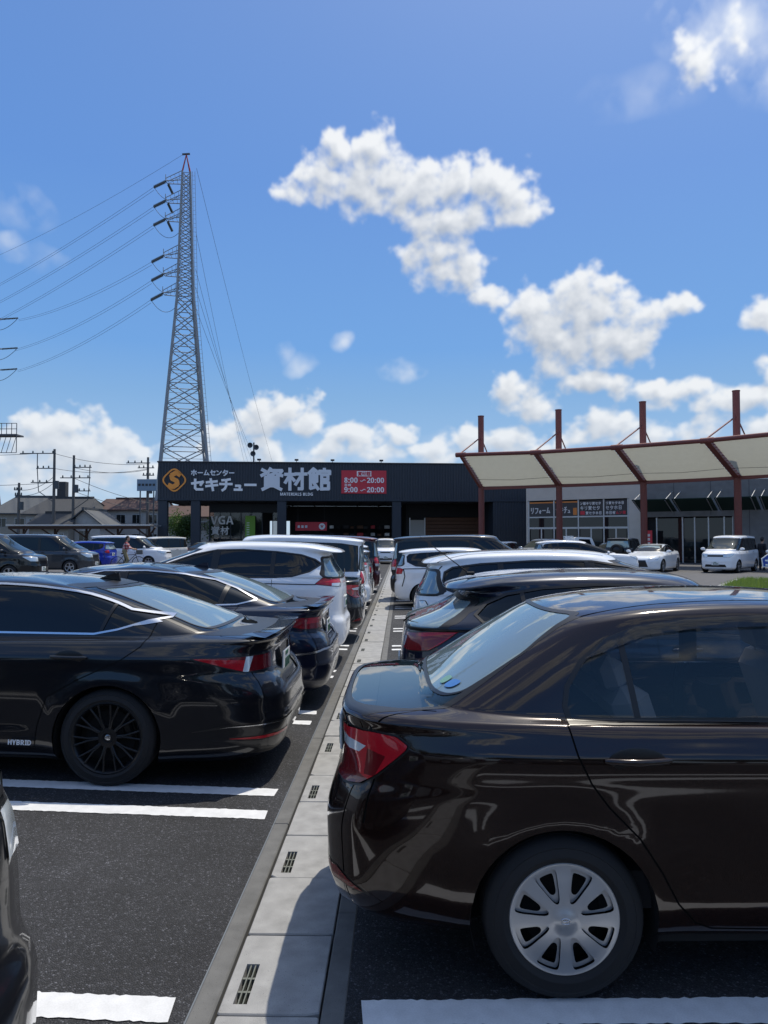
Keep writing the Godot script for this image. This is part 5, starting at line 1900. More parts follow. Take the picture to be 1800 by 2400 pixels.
func build_cars() -> void:
	var t0 := Time.get_ticks_msec()
	var sal := saloon()
	var fb0 := fastback(0)
	var fb1 := fastback(1)
	var hat := hatch()
	var mp := mpv()
	var wag := wagon()
	var com := compact()
	var van := minivan()
	var kei := kei_van()
	var off := off_roader()
	print("car kinds ", Time.get_ticks_msec() - t0)
	var k_cap := wheel_kit(0.300, 0.205, 0.185, "cap")
	var k_mesh := wheel_kit(0.330, 0.243, 0.225, "mesh")
	var k_ten := wheel_kit(0.320, 0.22, 0.20, "ten")
	var k_five := wheel_kit(0.345, 0.24, 0.21, "five")
	var k_small := wheel_kit(0.300, 0.20, 0.18, "ten")
	var k_van := wheel_kit(0.315, 0.21, 0.19, "five")
	var k_kei := wheel_kit(0.275, 0.185, 0.155, "five")
	var sr := 0.02
	var sl := -0.028
	var rows := "cars backed up to the gutter"
	# right row: x of the tail, distance, kind
	place_car(sal, "saloon_car", "dark brown saloon with silver eight-spoke hub caps in the nearest right bay", Vector3(-0.31, rise(-0.31), -3.73), 0.0, sr, "paint_brown", k_cap, rows)
	place_car(hat, "hatchback_car", "navy blue hatchback with roof aerial just behind the brown saloon", Vector3(-0.05, rise(-0.05), -6.25), 0.0, sr, "paint_navy", k_ten, rows)
	place_car(wag, "estate_car", "white estate car with long roof and rod aerial behind the navy hatchback", Vector3(0.10, rise(0.1), -8.65), 0.0, sr, "paint_pearl", k_small, rows)
	place_car(com, "compact_car", "white compact car with black line curving down from its tail lamp", Vector3(-0.16, rise(-0.16), -20.0), 0.0, sr, "paint_white", k_small, rows)
	place_car(van, "minivan_car", "black minivan with tall red tail lamp in the right row", Vector3(-0.30, rise(-0.30), -22.6), 0.0, sr, "paint_black", k_van, rows)
	place_car(hat, "hatchback_car", "silver hatchback far down the right row behind the black minivan", Vector3(0.1, rise(0.1), -27.3), 0.0, sr, "paint_silver", k_ten, rows)
	# left row
	place_car(hat, "hatchback_car", "black car cut off by the lower left edge with clear tail lamp", Vector3(-0.925, risel(-0.925), -1.48), PI, sl, "paint_black", k_ten, rows, {"lens_mid": "lens_clear", "lens_deep": "lens_clear", "glass_green": "glass_dark"})
	var lead := place_car(fb0, "saloon_car", "glossy black saloon with black mesh wheels and chrome window trim on the left", Vector3(-0.84, risel(-0.84), -6.17), PI, sl, "paint_black", k_mesh, rows)
	var badge := part(lead, "badge", fb0.opt.badge, M.letter_white, Vector3(1.76, 0.292, -0.957))
	badge.rotation.y = PI
	place_car(fb1, "saloon_car", "dark navy fastback saloon between the black saloon and the white people carrier", Vector3(-0.73, risel(-0.73), -8.57), PI, sl, "paint_navy", k_ten, rows)
	place_car(mp, "people_carrier", "white people carrier with pointed red tail lamps behind the navy fastback", Vector3(-0.76, risel(-0.76), -10.97), PI, sl, "paint_white", k_five, rows)
	place_car(sal, "saloon_car", "black saloon low between white people carrier and white boxy van", Vector3(-0.66, risel(-0.66), -13.5), PI, sl, "paint_black", k_small, rows)
	place_car(kei, "boxy_van", "white boxy van with small red lamp low on its tail, left row", Vector3(-0.74, risel(-0.74), -15.9), PI, sl, "paint_white", k_kei, rows, {"plate_yellow": "plate_white"})
	place_car(mp, "people_carrier", "pearl white people carrier beyond the white boxy van, left row", Vector3(-0.72, risel(-0.72), -18.3), PI, sl, "paint_pearl", k_five, rows)
	place_car(com, "compact_car", "silver compact car far along the left row", Vector3(-0.75, risel(-0.75), -20.7), PI, sl, "paint_silver", k_small, rows)
	place_car(van, "minivan_car", "wine red minivan at the far end of the left row", Vector3(-0.70, risel(-0.7), -25.5), PI, sl, "paint_wine", k_van, rows)
	# the white car waiting at the end of the gutter
	var g0 := 0.0
	place_car(van, "minivan_car", "white car with dark grille facing us at the end of the gutter", Vector3(-1.1, 0.01, -58.5), -PI / 2, 0.0, "paint_white", k_van, "cars across the lot")
	# far side on the right, nosed out from the canopy
	var nose := -2.133
	place_car(fb0, "saloon_car", "low white sports saloon facing us in front of the shop", Vector3(14.0, 0.124, -41.2), nose, 0.0, "paint_pearl", k_ten, "cars across the lot", {"chrome": "trim_black"})
	place_car(van, "minivan_car", "white minivan facing us beside the sports saloon", Vector3(17.9, 0.124, -40.6), nose - 0.12, 0.0, "paint_white", k_van, "cars across the lot")
	place_car(com, "compact_car", "small white car behind the blue sign at the right edge", Vector3(19.7, 0.124, -38.8), nose, 0.0, "paint_pearl", k_small, "cars across the lot")
	place_car(off, "off_roader", "black off-roader with round spare wheel on its tail", Vector3(12.0, 0.124, -43.0), 1.0, 0.0, "paint_black", k_five, "cars across the lot", {"plate_yellow": "plate_white"})
	place_car(sal, "saloon_car", "grey saloon facing us behind the black off-roader", Vector3(13.6, 0.124, -47.6), nose, 0.0, "paint_grey", k_small, "cars across the lot", {"glass_clear": "glass_green"})
	place_car(wag, "estate_car", "white estate car seen from the side beyond the nearer white estate", Vector3(5.6, 0.124, -33.0), 0.0, 0.0, "paint_white", k_small, "cars across the lot")
	place_car(mp, "people_carrier", "silver car facing us left of the white pickup rack", Vector3(9.6, 0.124, -49.0), nose, 0.0, "paint_silver", k_five, "cars across the lot")
	place_car(com, "compact_car", "white compact car partly hidden beyond the black minivan", Vector3(7.4, 0.124, -52.0), nose, 0.0, "paint_white", k_small, "cars across the lot")
	pickup(Vector3(8.1, 0.124, -45.6), 0.2, k_kei)
	# far side on the left
	place_car(van, "minivan_car", "black minivan at the left edge beyond the black saloon's roof", Vector3(-18.3, 0.15, -29.0), 0.0, 0.0, "paint_black", k_van, "cars across the lot")
	place_car(van, "minivan_car", "grey minivan with nose to the right on the far left", Vector3(-18.9, 0.15, -35.6), 0.0, 0.0, "paint_grey", k_van, "cars across the lot")
	place_car(com, "compact_car", "bright blue hatchback with red tail lamp beside the cyclist", Vector3(-15.6, 0.15, -41.5), PI, 0.0, "paint_blue", k_small, "cars across the lot")
	place_car(van, "minivan_car", "white minivan with nose to the right behind the blue hatchback", Vector3(-18.2, 0.15, -45.0), -0.08, 0.0, "paint_white", k_van, "cars across the lot")
	place_car(kei, "boxy_van", "cream boxy small van near the store's left column", Vector3(-14.4, 0.15, -50.7), -2.35, 0.0, "paint_cream", k_kei, "cars across the lot")
	place_car(sal, "saloon_car", "dark grey saloon with bright windscreen before the store's left column", Vector3(-12.6, 0.15, -55.0), -2.1, 0.0, "paint_grey", k_small, "cars across the lot", {"glass_clear": "glass_green"})
	place_car(wag, "estate_car", "white car roof behind the grey minivan, far left", Vector3(-23.0, 0.15, -48.0), 0.0, 0.0, "paint_white", k_small, "cars across the lot")
	# bays behind the photographer, mirrored in the near cars
	place_car(hat, "hatchback_car", "dark grey hatchback in the bay behind the photographer", Vector3(-0.2, rise(-0.2), 6.1), 0.0, sr, "paint_grey", k_ten, rows)
	place_car(van, "minivan_car", "black minivan two bays behind the photographer", Vector3(-0.2, rise(-0.2), 8.6), 0.0, sr, "paint_black", k_van, rows)
	place_car(wag, "estate_car", "silver estate car behind the photographer on the left", Vector3(-0.9, risel(-0.9), 3.6), PI, sl, "paint_silver", k_small, rows)
	place_car(mp, "people_carrier", "navy people carrier behind the photographer on the left", Vector3(-0.9, risel(-0.9), 8.4), PI, sl, "paint_navy", k_five, rows)
	print("cars ", Time.get_ticks_msec() - t0)

# height of a tail overhanging the gutter, so that the wheels meet the slope
func rise(x: float) -> float:
	return 0.02 * (x + 0.2)

func risel(x: float) -> float:
	return 0.028 * (-0.77 - x)

# small white flatbed truck with a rack behind its cab
func pickup(at: Vector3, yaw: float, kit: Array) -> void:
	var o := thing("light_truck", "small white flatbed truck with upright rack behind its cab", "truck", at, yaw, "cars across the lot")
	var cab := Soup.new()
	cab.prism(rounded(V([2.0, 0.45, 3.35, 0.45, 3.38, 1.0, 3.05, 1.72, 2.1, 1.76, 2.0, 1.7]), 0.08), -0.70, 0.70)
	part(o, "cab", cab.mesh(), M.paint_white)
	for z in [-0.705, 0.705]:
		var w := Soup.new()
		w.prism(V([2.25, 1.08, 3.12, 1.08, 2.92, 1.62, 2.25, 1.64]), z - 0.004, z + 0.004)
		part(o, "side_window", w.mesh(), M.glass_dark)
	var ws := Soup.new()
	ws.face(Vector3(3.36, 1.06, -0.62), Vector3(3.36, 1.06, 0.62), Vector3(3.10, 1.64, 0.56), Vector3(3.10, 1.64, -0.56), Vector3(1, 0.4, 0))
	part(o, "windscreen", ws.mesh(), M.glass_green)
	part(o, "flatbed", slab_mesh(Vector3(0.0, 0.62, -0.70), Vector3(1.95, 0.70, 0.70)), M.paint_white)
	for e in [[Vector3(0, 0.70, 0.67), Vector3(1.95, 0.98, 0.70)], [Vector3(0, 0.70, -0.70), Vector3(1.95, 0.98, -0.67)], [Vector3(0, 0.70, -0.67), Vector3(0.03, 0.98, 0.67)]]:
		part(o, "side_board", slab_mesh(e[0], e[1]), M.paint_white)
	for k in 7:
		part(o, "rack_bar", slab_mesh(Vector3(1.88, 0.7, -0.66 + 0.21 * k), Vector3(1.92, 1.82, -0.62 + 0.21 * k)), M.letter_white)
	for y in [1.1, 1.78]:
		part(o, "rack_rail", slab_mesh(Vector3(1.87, y, -0.68), Vector3(1.93, y + 0.04, 0.66)), M.letter_white)
	for x in [0.55, 2.75]:
		for sg in [1.0, -1.0]:
			var w := node_part(o, "wheel", Vector3(x, 0.275, sg * 0.62))
			if sg < 0:
				w.rotation.y = PI
			for k in kit:
				part(w, k[0], k[1], M[k[2]])

func build_far() -> void:
	build_store()
	build_canopy()
	build_shop()
	build_pylon()
	build_background()
	build_island()
	build_people()

# ---------------------------------------------------------------- lettering from strokes on a 10 x 10 grid
const GLYPH := {
	"shi": [[0.6, 9.3, 2.2, 8.5], [0.3, 6.5, 2.4, 7.7], [4.4, 9.9, 3.2, 7.9], [3.9, 8.9, 9.5, 8.9, 8.7, 7.8], [6.4, 8.4, 5.7, 7.3, 3.2, 6.5], [6.4, 8.2, 7.4, 7.2, 9.7, 6.5], [2.2, 5.8, 7.8, 5.8, 7.8, 1.9, 2.2, 1.9, 2.2, 5.8], [2.2, 4.5, 7.8, 4.5], [2.2, 3.2, 7.8, 3.2], [3.6, 1.6, 0.8, 0.2], [6.4, 1.6, 9.2, 0.2]],
	"zai": [[0.2, 7.2, 4.6, 7.2], [2.4, 9.9, 2.4, 0.1], [2.3, 6.8, 0.3, 3.3], [2.5, 6.5, 4.4, 4.3], [4.9, 7.4, 9.9, 7.4], [7.9, 9.9, 7.9, 0.6, 6.3, 0.6], [7.6, 6.9, 4.9, 2.5]],
	"kan": [[2.4, 9.9, 0.2, 7.7], [2.4, 9.7, 4.6, 7.9], [2.4, 8.5, 2.4, 7.3], [1.0, 7.0, 3.8, 7.0, 3.8, 4.0, 1.0, 4.0], [1.0, 5.5, 3.8, 5.5], [1.0, 7.0, 1.0, 0.8, 3.4, 1.5], [2.2, 3.8, 4.5, 0.4], [7.2, 9.9, 7.2, 9.0], [5.0, 7.4, 5.0, 8.7, 9.6, 8.7, 9.6, 7.4], [6.0, 7.1, 8.8, 7.1, 8.8, 4.9, 6.0, 4.9], [6.0, 7.1, 6.0, 0.2], [6.0, 3.5, 9.1, 3.5, 9.1, 0.6, 6.0, 0.6]],
	"ho": [[0.6, 7.2, 9.4, 7.2], [5.0, 9.7, 5.0, 0.4, 3.9, 0.4], [2.6, 5.2, 0.8, 2.2], [7.4, 5.2, 9.2, 2.2]],
	"bar": [[0.8, 5.0, 9.2, 5.0]],
	"mu": [[4.6, 9.4, 1.8, 1.6], [0.8, 1.4, 8.6, 2.0], [6.6, 4.8, 9.2, 0.8]],
	"se": [[0.6, 5.9, 9.1, 7.4, 7.2, 4.5], [3.2, 9.5, 3.2, 2.0, 4.2, 1.0, 8.9, 1.0]],
	"n": [[1.0, 8.5, 3.5, 6.8], [1.0, 1.2, 5.0, 2.5, 9.0, 7.7]],
	"ta": [[4.0, 9.7, 0.8, 4.6], [3.4, 8.0, 8.9, 8.0, 7.6, 4.0, 5.4, 1.6, 2.4, 0.2], [3.2, 5.6, 6.6, 3.6]],
	"ki": [[1.0, 7.0, 9.0, 7.9], [0.6, 3.7, 9.4, 4.8], [4.2, 9.9, 6.0, 0.1]],
	"chi": [[2.0, 8.8, 5.0, 9.0, 8.2, 9.7], [0.4, 5.6, 9.6, 5.6], [5.2, 9.0, 5.2, 4.0, 4.2, 1.6, 2.2, 0.2]],
	"yu": [[2.4, 5.8, 7.0, 5.8, 6.4, 1.2], [1.0, 1.2, 9.0, 1.2]],
	"ri": [[2.2, 9.2, 2.2, 4.4], [7.6, 9.5, 7.6, 4.2, 6.4, 1.8, 4.0, 0.2]],
	"fu": [[1.0, 8.4, 8.9, 8.4, 8.2, 5.0, 6.0, 2.0, 2.6, 0.2]],
	"o": [[1.2, 5.4, 8.8, 5.4], [5.8, 7.4, 5.8, 0.4, 4.6, 0.4], [5.4, 5.0, 1.4, 1.4]],
	"hi": [[2.0, 9.4, 8.0, 9.4, 8.0, 0.6, 2.0, 0.6, 2.0, 9.4], [2.0, 5.0, 8.0, 5.0]],
	"iwai": [[1.0, 8.0, 3.8, 8.0, 0.6, 4.0], [2.4, 5.6, 2.4, 0.4], [5.0, 9.2, 9.0, 9.2, 9.0, 5.6, 5.0, 5.6, 5.0, 9.2], [6.0, 5.2, 4.6, 0.6], [7.8, 5.2, 7.8, 0.8, 9.6, 0.8]]}

func glyph(key: String, w: float, h: float, thick: float, depth: float) -> ArrayMesh:
	var s := Soup.new()
	var all := []
	for st in GLYPH[key]:
		var line := PackedVector2Array()
		for i in range(0, st.size(), 2):
			line.append(Vector2(st[i] / 10.0 * w, st[i + 1] / 10.0 * h))
		for q in Geometry2D.offset_polyline(line, thick * 0.5, Geometry2D.JOIN_MITER, Geometry2D.END_BUTT):
			if not Geometry2D.is_polygon_clockwise(q):
				all.append(q)
			else:
				all.append(q)
	var k := 0
	for st in GLYPH[key]:
		for i in range(0, st.size() - 2, 2):
			var a := Vector2(st[i] / 10.0 * w, st[i + 1] / 10.0 * h)
			var b := Vector2(st[i + 2] / 10.0 * w, st[i + 3] / 10.0 * h)
			var d := (b - a).normalized()
			var n := Vector2(-d.y, d.x) * thick * 0.5
			var e := d * thick * 0.28
			k += 1
			s.prism(PackedVector2Array([a - e - n, b + e - n, b + e + n, a - e + n]), 0.0, depth + 0.0012 * k)
	return s.mesh()

func word(parent: Node, keys: Array, at: Vector3, w: float, h: float, gap: float, thick: float, depth: float, m: Material, small := []) -> void:
	var x := 0.0
	for i in keys.size():
		var sc: float = 0.72 if keys[i] in small else 1.0
		part(parent, "character", glyph(keys[i], w * sc, h * sc, thick, depth), m, at + Vector3(x, 0, 0))
		x += w * sc + gap

func text_mesh(t: String, size: float, depth := 0.03, bold := true) -> TextMesh:
	var m := TextMesh.new()
	var f := SystemFont.new()
	f.font_names = PackedStringArray(["Droid Sans"])
	f.font_weight = 700 if bold else 400
	m.font = f
	m.text = t
	m.font_size = 64
	m.pixel_size = size / 64.0
	m.depth = depth
	m.curve_step = 2.0
	m.horizontal_alignment = HORIZONTAL_ALIGNMENT_LEFT
	return m

func ribbed(u0: float, u1: float, y0: float, y1: float, z: float, pitch: float, depth: float) -> Soup:
	var s := Soup.new()
	var n := int((u1 - u0) / pitch)
	var step := (u1 - u0) / n
	for i in n:
		var a := u0 + step * i
		var q := [Vector2(a, z), Vector2(a + step * 0.30, z), Vector2(a + step * 0.40, z + depth), Vector2(a + step * 0.90, z + depth), Vector2(a + step, z)]
		for k in 4:
			var nn := Vector3(-(q[k + 1].y - q[k].y), 0, q[k + 1].x - q[k].x)
			s.face(Vector3(q[k].x, y0, q[k].y), Vector3(q[k + 1].x, y0, q[k + 1].y), Vector3(q[k + 1].x, y1, q[k + 1].y), Vector3(q[k].x, y1, q[k].y), nn)
	return s

func slab_mesh(a: Vector3, b: Vector3) -> ArrayMesh:
	var s := Soup.new()
	s.slab(a, b)
	return s.mesh()

func bev_mesh(a: Vector3, b: Vector3, bev: float) -> ArrayMesh:
	var s := Soup.new()
	s.box((a + b) * 0.5, (b - a).abs(), Basis.IDENTITY, bev)
	return s.mesh()

func store_materials() -> void:
	weathered("navy_steel", lin(0.026, 0.036, 0.052), 0.25, 5.0, 0.5, 0.0, 61)
	weathered("navy_flat", lin(0.021, 0.031, 0.046), 0.2, 4.0, 0.6, 0.0, 63)
	mat("soffit", lin(0.05, 0.05, 0.055), 0.8)
	mat("dark_wall", lin(0.02, 0.022, 0.026), 0.8)
	mat("letter_white", lin(0.86, 0.87, 0.88), 0.5)
	mat("letter_grey", lin(0.72, 0.75, 0.79), 0.45)
	mat("logo_orange", lin(0.86, 0.32, 0.05), 0.5)
	mat("sign_red", lin(0.58, 0.03, 0.05), 0.5)
	mat("store_green", lin(0.20, 0.42, 0.05), 0.6)
	weathered("wood_door", lin(0.16, 0.07, 0.035), 0.4, 2.0, 0.6, 0.0, 65)
	weathered("beige_wall", lin(0.66, 0.62, 0.55), 0.2, 4.0, 0.85, 0.0, 67)
	weathered("steel_red", lin(0.21, 0.055, 0.045), 0.3, 2.0, 0.5, 0.0, 69)
	var f := weathered("membrane", lin(0.56, 0.565, 0.525), 0.12, 3.0, 0.75, 0.0, 71)
	f.backlight_enabled = true
	f.backlight = lin(0.50, 0.50, 0.455)
	mat("frame_alu", lin(0.50, 0.51, 0.52), 0.4, 0.6)
	mat("awning_green", lin(0.010, 0.035, 0.028), 0.8)
	mat("poster_black", lin(0.035, 0.035, 0.04), 0.4)
	mat("poster_white", lin(0.62, 0.62, 0.62), 0.5)
	mat("poster_orange", lin(0.65, 0.22, 0.04), 0.5)
	mat("store_glass", lin(0.012, 0.016, 0.018), 0.03)
	pane("shop_pane", lin(0.02, 0.03, 0.035), 0.35)
	mat("pale_wall", lin(0.5, 0.5, 0.48), 0.8)

# ---------------------------------------------------------------- the dark navy building with the big sign
func build_store() -> void:
	var b := thing("store_building", "long dark navy ribbed steel store building with open arcade at the end of the lot", "building", Vector3(-19.9, 0.12, -63.0), 0.0975)
	part(b, "fascia", ribbed(-0.2, 30.85, 4.97, 8.0, 0.0, 0.23, 0.035).mesh(), M.navy_steel)
	part(b, "coping", bev_mesh(Vector3(-0.28, 8.0, -0.4), Vector3(30.9, 8.12, 0.10), 0.02), M.navy_flat)
	part(b, "fascia_edge", bev_mesh(Vector3(-0.24, 4.84, -0.3), Vector3(30.88, 4.97, 0.06), 0.02), M.navy_flat)
	part(b, "side_wall", slab_mesh(Vector3(-0.22, 4.97, -9.9), Vector3(-0.02, 8.0, -0.04)), M.navy_flat)
	part(b, "roof", slab_mesh(Vector3(-0.2, 7.6, -30.0), Vector3(30.85, 7.75, -0.35)), M.dark_wall)
	part(b, "soffit", slab_mesh(Vector3(-0.02, 4.85, -9.8), Vector3(30.8, 4.95, -0.31)), M.soffit)
	for k in 15:
		part(b, "soffit_batten", slab_mesh(Vector3(0.2 + 2.05 * k, 4.79, -9.5), Vector3(0.3 + 2.05 * k, 4.85, -0.4)), M.dark_wall)
	for x in [-0.19, 2.48, 9.59, 19.25]:
		part(b, "column", bev_mesh(Vector3(x, -0.2, -0.62), Vector3(x + 0.76, 4.84, 0.0), 0.03), M.navy_flat)
	part(b, "end_wall", ribbed(28.0, 30.85, -0.2, 4.84, -0.05, 0.23, 0.035).mesh(), M.navy_steel)
	part(b, "end_wall_return", slab_mesh(Vector3(27.9, -0.2, -9.8), Vector3(28.0, 4.84, -0.02)), M.navy_flat)
	# back wall of the arcade with openings
	part(b, "back_wall", slab_mesh(Vector3(10.2, -0.2, -9.9), Vector3(21.2, 4.84, -9.7)), M.dark_wall)
	part(b, "back_wall", slab_mesh(Vector3(21.2, 3.7, -5.3), Vector3(28.0, 4.84, -5.1)), M.dark_wall)
	part(b, "back_wall", slab_mesh(Vector3(21.0, -0.2, -9.7), Vector3(21.2, 4.84, -5.2)), M.dark_wall)
	part(b, "arcade_floor", slab_mesh(Vector3(-0.2, -0.25, -30.0), Vector3(30.8, -0.02, 0.3)), M.concrete_wall)
	for k in 11:
		part(b, "shutter_board", bev_mesh(Vector3(22.75, 0.03 + 0.33 * k, -5.2), Vector3(27.9, 0.335 + 0.33 * k, -5.02 + (0.004 if k % 2 == 0 else 0.0)), 0.015), M.wood_door)
	part(b, "shutter_backing", slab_mesh(Vector3(21.2, -0.1, -5.6), Vector3(28.0, 4.84, -5.35)), M.dark_wall)  # dark slab added behind the boards to stop light through their gaps
	part(b, "entrance_pane", slab_mesh(Vector3(21.35, 0.0, -5.15), Vector3(22.6, 3.4, -5.10)), M.pale_wall)
	for x in [21.25, 22.62]:
		part(b, "entrance_frame", slab_mesh(Vector3(x, 0.0, -5.2), Vector3(x + 0.1, 3.6, -5.04)), M.frame_alu)
	# glazed vestibule on the left
	for k in 8:
		var x := 3.4 + 0.92 * k
		part(b, "vestibule_mullion", slab_mesh(Vector3(x, 0.0, -4.06), Vector3(x + 0.07, 4.0, -3.94)), M.navy_flat)
		if k < 7 and k != 5:
			part(b, "vestibule_pane", slab_mesh(Vector3(x + 0.07, 0.0, -4.01), Vector3(x + 0.92, 4.0, -3.99)), M.shop_pane)
	part(b, "vestibule_lintel", slab_mesh(Vector3(3.4, 4.0, -4.1), Vector3(10.0, 4.8, -3.9)), M.navy_flat)
	part(b, "vestibule_wall", slab_mesh(Vector3(3.0, 0.0, -9.8), Vector3(8.3, 3.4, -9.6)), M.dark_wall)
	part(b, "vestibule_wall", slab_mesh(Vector3(3.0, 3.4, -9.8), Vector3(10.2, 4.84, -9.6)), M.dark_wall)
	# racks with goods deep in the arcade
	for k in 5:
		var x := 13.9 + 1.3 * k
		var rk := thing("goods_rack", ["dark steel goods rack left of the arcade's middle", "second dark goods rack in the arcade shade", "third dark goods rack in the arcade shade", "fourth dark goods rack in the arcade shade", "dark goods rack nearest the wooden shutter"][k], "rack", b.transform * Vector3(x, 0, -8.6), 0.0975, "racks deep in the arcade")
		for y in [0.5, 1.2, 1.9, 2.6]:
			part(rk, "shelf", slab_mesh(Vector3(0, y, 0), Vector3(1.2, y + 0.05, 0.6)), M.dark_wall)
			part(rk, "goods", bev_mesh(Vector3(0.1, y + 0.05, 0.1), Vector3(0.5 + 0.1 * (k % 3), y + 0.36, 0.5), 0.03), [M.soffit, M.sign_red, M.frame_alu, M.wood_door, M.poster_white][(k * 3 + int(y * 3)) % 5])
			part(rk, "goods", bev_mesh(Vector3(0.75, y + 0.05, 0.1), Vector3(1.1, y + 0.28, 0.5), 0.03), [M.dark_wall, M.wood_door, M.soffit, M.dark_wall, M.navy_flat][(k + int(y * 2)) % 5])
		for x2 in [0.0, 1.16]:
			part(rk, "upright", slab_mesh(Vector3(x2, 0, 0), Vector3(x2 + 0.04, 3.0, 0.6)), M.dark_wall)
	# sign: round-cornered diamond with an S, then the lettering
	var tf := b.transform
	var lg := thing("store_logo", "orange S in an orange rounded diamond outline on the navy fascia", "sign", tf * Vector3(1.14, 6.54, 0.045), 0.0975)
	var ring := Soup.new()
	var outer := rounded(V([0, -1.16, 1.16, 0, 0, 1.16, -1.16, 0]), 0.55, 6)
	var inner := rounded(V([0, -1.0, 1.0, 0, 0, 1.0, -1.0, 0]), 0.47, 6)
	for i in outer.size():
		var j := (i + 1) % outer.size()
		ring.prism(PackedVector2Array([outer[i], outer[j], inner[j], inner[i]]), 0.0, 0.06)
	part(lg, "diamond_outline", ring.mesh(), M.logo_orange)
	var es := Soup.new()
	var sl := V([0.46, 0.42, 0.16, 0.62, -0.22, 0.40, -0.16, 0.10, 0.20, -0.06, 0.24, -0.36, -0.10, -0.58, -0.46, -0.42])
	for i in sl.size() - 1:
		var d := (sl[i + 1] - sl[i]).normalized()
		var n := Vector2(-d.y, d.x) * 0.19
		es.prism(PackedVector2Array([sl[i] - d * 0.06 - n, sl[i + 1] + d * 0.06 - n, sl[i + 1] + d * 0.06 + n, sl[i] - d * 0.06 + n]), 0.0, 0.06 + 0.002 * i)
	es.prism(V([0.10, 0.40, 0.34, 0.62, 0.30, 0.72, 0.02, 0.60]), 0.0, 0.082)
	es.prism(V([-0.02, -0.36, -0.26, -0.64, -0.22, -0.74, 0.06, -0.56]), 0.0, 0.084)
	part(lg, "letter_s", es.mesh(), M.logo_orange)
	var s1 := thing("sign_lettering", "small white katakana line at the top of the store sign", "sign", tf * Vector3(2.5, 6.93, 0.05), 0.0975)
	word(s1, ["ho", "bar", "mu", "se", "n", "ta", "bar"], Vector3.ZERO, 0.47, 0.47, 0.045, 0.085, 0.05, M.letter_grey)
	var s2 := thing("sign_lettering", "large white katakana name under the small line on the store sign", "sign", tf * Vector3(2.5, 5.68, 0.05), 0.0975)
	word(s2, ["se", "ki", "chi", "yu", "bar"], Vector3.ZERO, 1.08, 0.98, 0.08, 0.20, 0.06, M.letter_white, ["yu"])
	var s3 := thing("sign_lettering", "three large white kanji in the middle of the store sign", "sign", tf * Vector3(8.22, 5.76, 0.05), 0.0975)
	word(s3, ["shi", "zai", "kan"], Vector3.ZERO, 1.86, 1.82, 0.12, 0.27, 0.06, M.letter_grey)
	var s4 := thing("sign_lettering", "small white MATERIALS BLDG lettering under the large kanji", "sign", tf * Vector3(9.62, 5.27, 0.06), 0.0975)
	part(s4, "lettering", text_mesh("MATERIALS BLDG", 0.335, 0.04), M.letter_white, Vector3(1.58, 0.14, 0.0))
	s4.get_child(0).mesh.horizontal_alignment = HORIZONTAL_ALIGNMENT_CENTER
	# opening hours
	var h := thing("hours_sign", "red board with white opening hours on the navy fascia", "sign", tf * Vector3(14.95, 5.48, 0.045), 0.0975)
	part(h, "board", bev_mesh(Vector3(0, 0, 0), Vector3(3.8, 1.96, 0.06), 0.015), M.sign_red)
	part(h, "white_tab", bev_mesh(Vector3(1.3, 1.46, 0.06), Vector3(2.52, 1.90, 0.07), 0.004), M.letter_white)
	word(h, ["shi", "zai", "kan"], Vector3(1.38, 1.51, 0.071), 0.34, 0.34, 0.02, 0.045, 0.006, M.sign_red)
	for row in [[0.86, "8:00", "20:00"], [0.06, "9:00", "20:00"]]:
		for e in [[0.22, 1], [2.12, 2]]:
			var o := part(h, "hours", text_mesh(row[e[1]], 0.60, 0.02), M.letter_white, Vector3(e[0], row[0] + 0.26, 0.075))
			o.mesh.horizontal_alignment = HORIZONTAL_ALIGNMENT_LEFT
		var wv := Soup.new()
		var pts := []
		for k in 13:
			pts.append(Vector3(1.60 + 0.42 * k / 12.0, row[0] + 0.24 - 0.07 * sin(TAU * k / 12.0), 0.08))
		wv.tube(pts, 0.032, 6)
		part(h, "wave_dash", wv.mesh(), M.letter_white)
	word(h, ["hi", "iwai"], Vector3(0.25, 0.62, 0.06), 0.27, 0.20, 0.03, 0.035, 0.01, M.letter_white)
	# small floodlights along the coping
	for x in [8.1, 11.2, 14.2, 18.3]:
		var fl := thing("floodlight", "small floodlight on the coping above the " + {8.1: "large katakana", 11.2: "middle kanji", 14.2: "gap before the red hours board", 18.3: "right end of the red hours board"}[x], "floodlight", tf * Vector3(x, 8.12, 0.0), 0.0975, "floodlights on the store roof edge")
		part(fl, "bracket", slab_mesh(Vector3(-0.02, 0, -0.02), Vector3(0.02, 0.12, 0.25)), M.soffit)
		part(fl, "head", bev_mesh(Vector3(-0.16, 0.08, 0.15), Vector3(0.16, 0.22, 0.42), 0.02), M.soffit)
	# hanging signs inside the arcade
	var gb := thing("green_banner", "tall lime green banner with white lines hanging in the arcade", "banner", tf * Vector3(6.62, 1.2, -3.4), 0.0975)
	part(gb, "cloth", slab_mesh(Vector3(0, 0, 0), Vector3(0.85, 2.5, 0.02)), M.store_green)
	for k in 9:
		part(gb, "text_line", slab_mesh(Vector3(0.12, 0.25 + 0.2 * k, 0.02), Vector3(0.35 + 0.08 * ((k * 5) % 5), 0.31 + 0.2 * k, 0.024)), M.letter_white)
	part(gb, "rope", slab_mesh(Vector3(0.40, 2.5, 0.0), Vector3(0.43, 3.65, 0.02)), M.soffit)
	var rb := thing("red_hanging_sign", "long dull red sign with round white mark in the arcade", "sign", tf * Vector3(11.0, 2.40, -3.0), 0.0975)
	part(rb, "board", slab_mesh(Vector3(0, 0, 0), Vector3(2.75, 0.75, 0.08)), M.sign_red)
	var rd := Soup.new()
	rd.lathe([Vector2(0.0, 0.03), Vector2(0.28, 0.03), Vector2(0.28, 0.0)], 24)
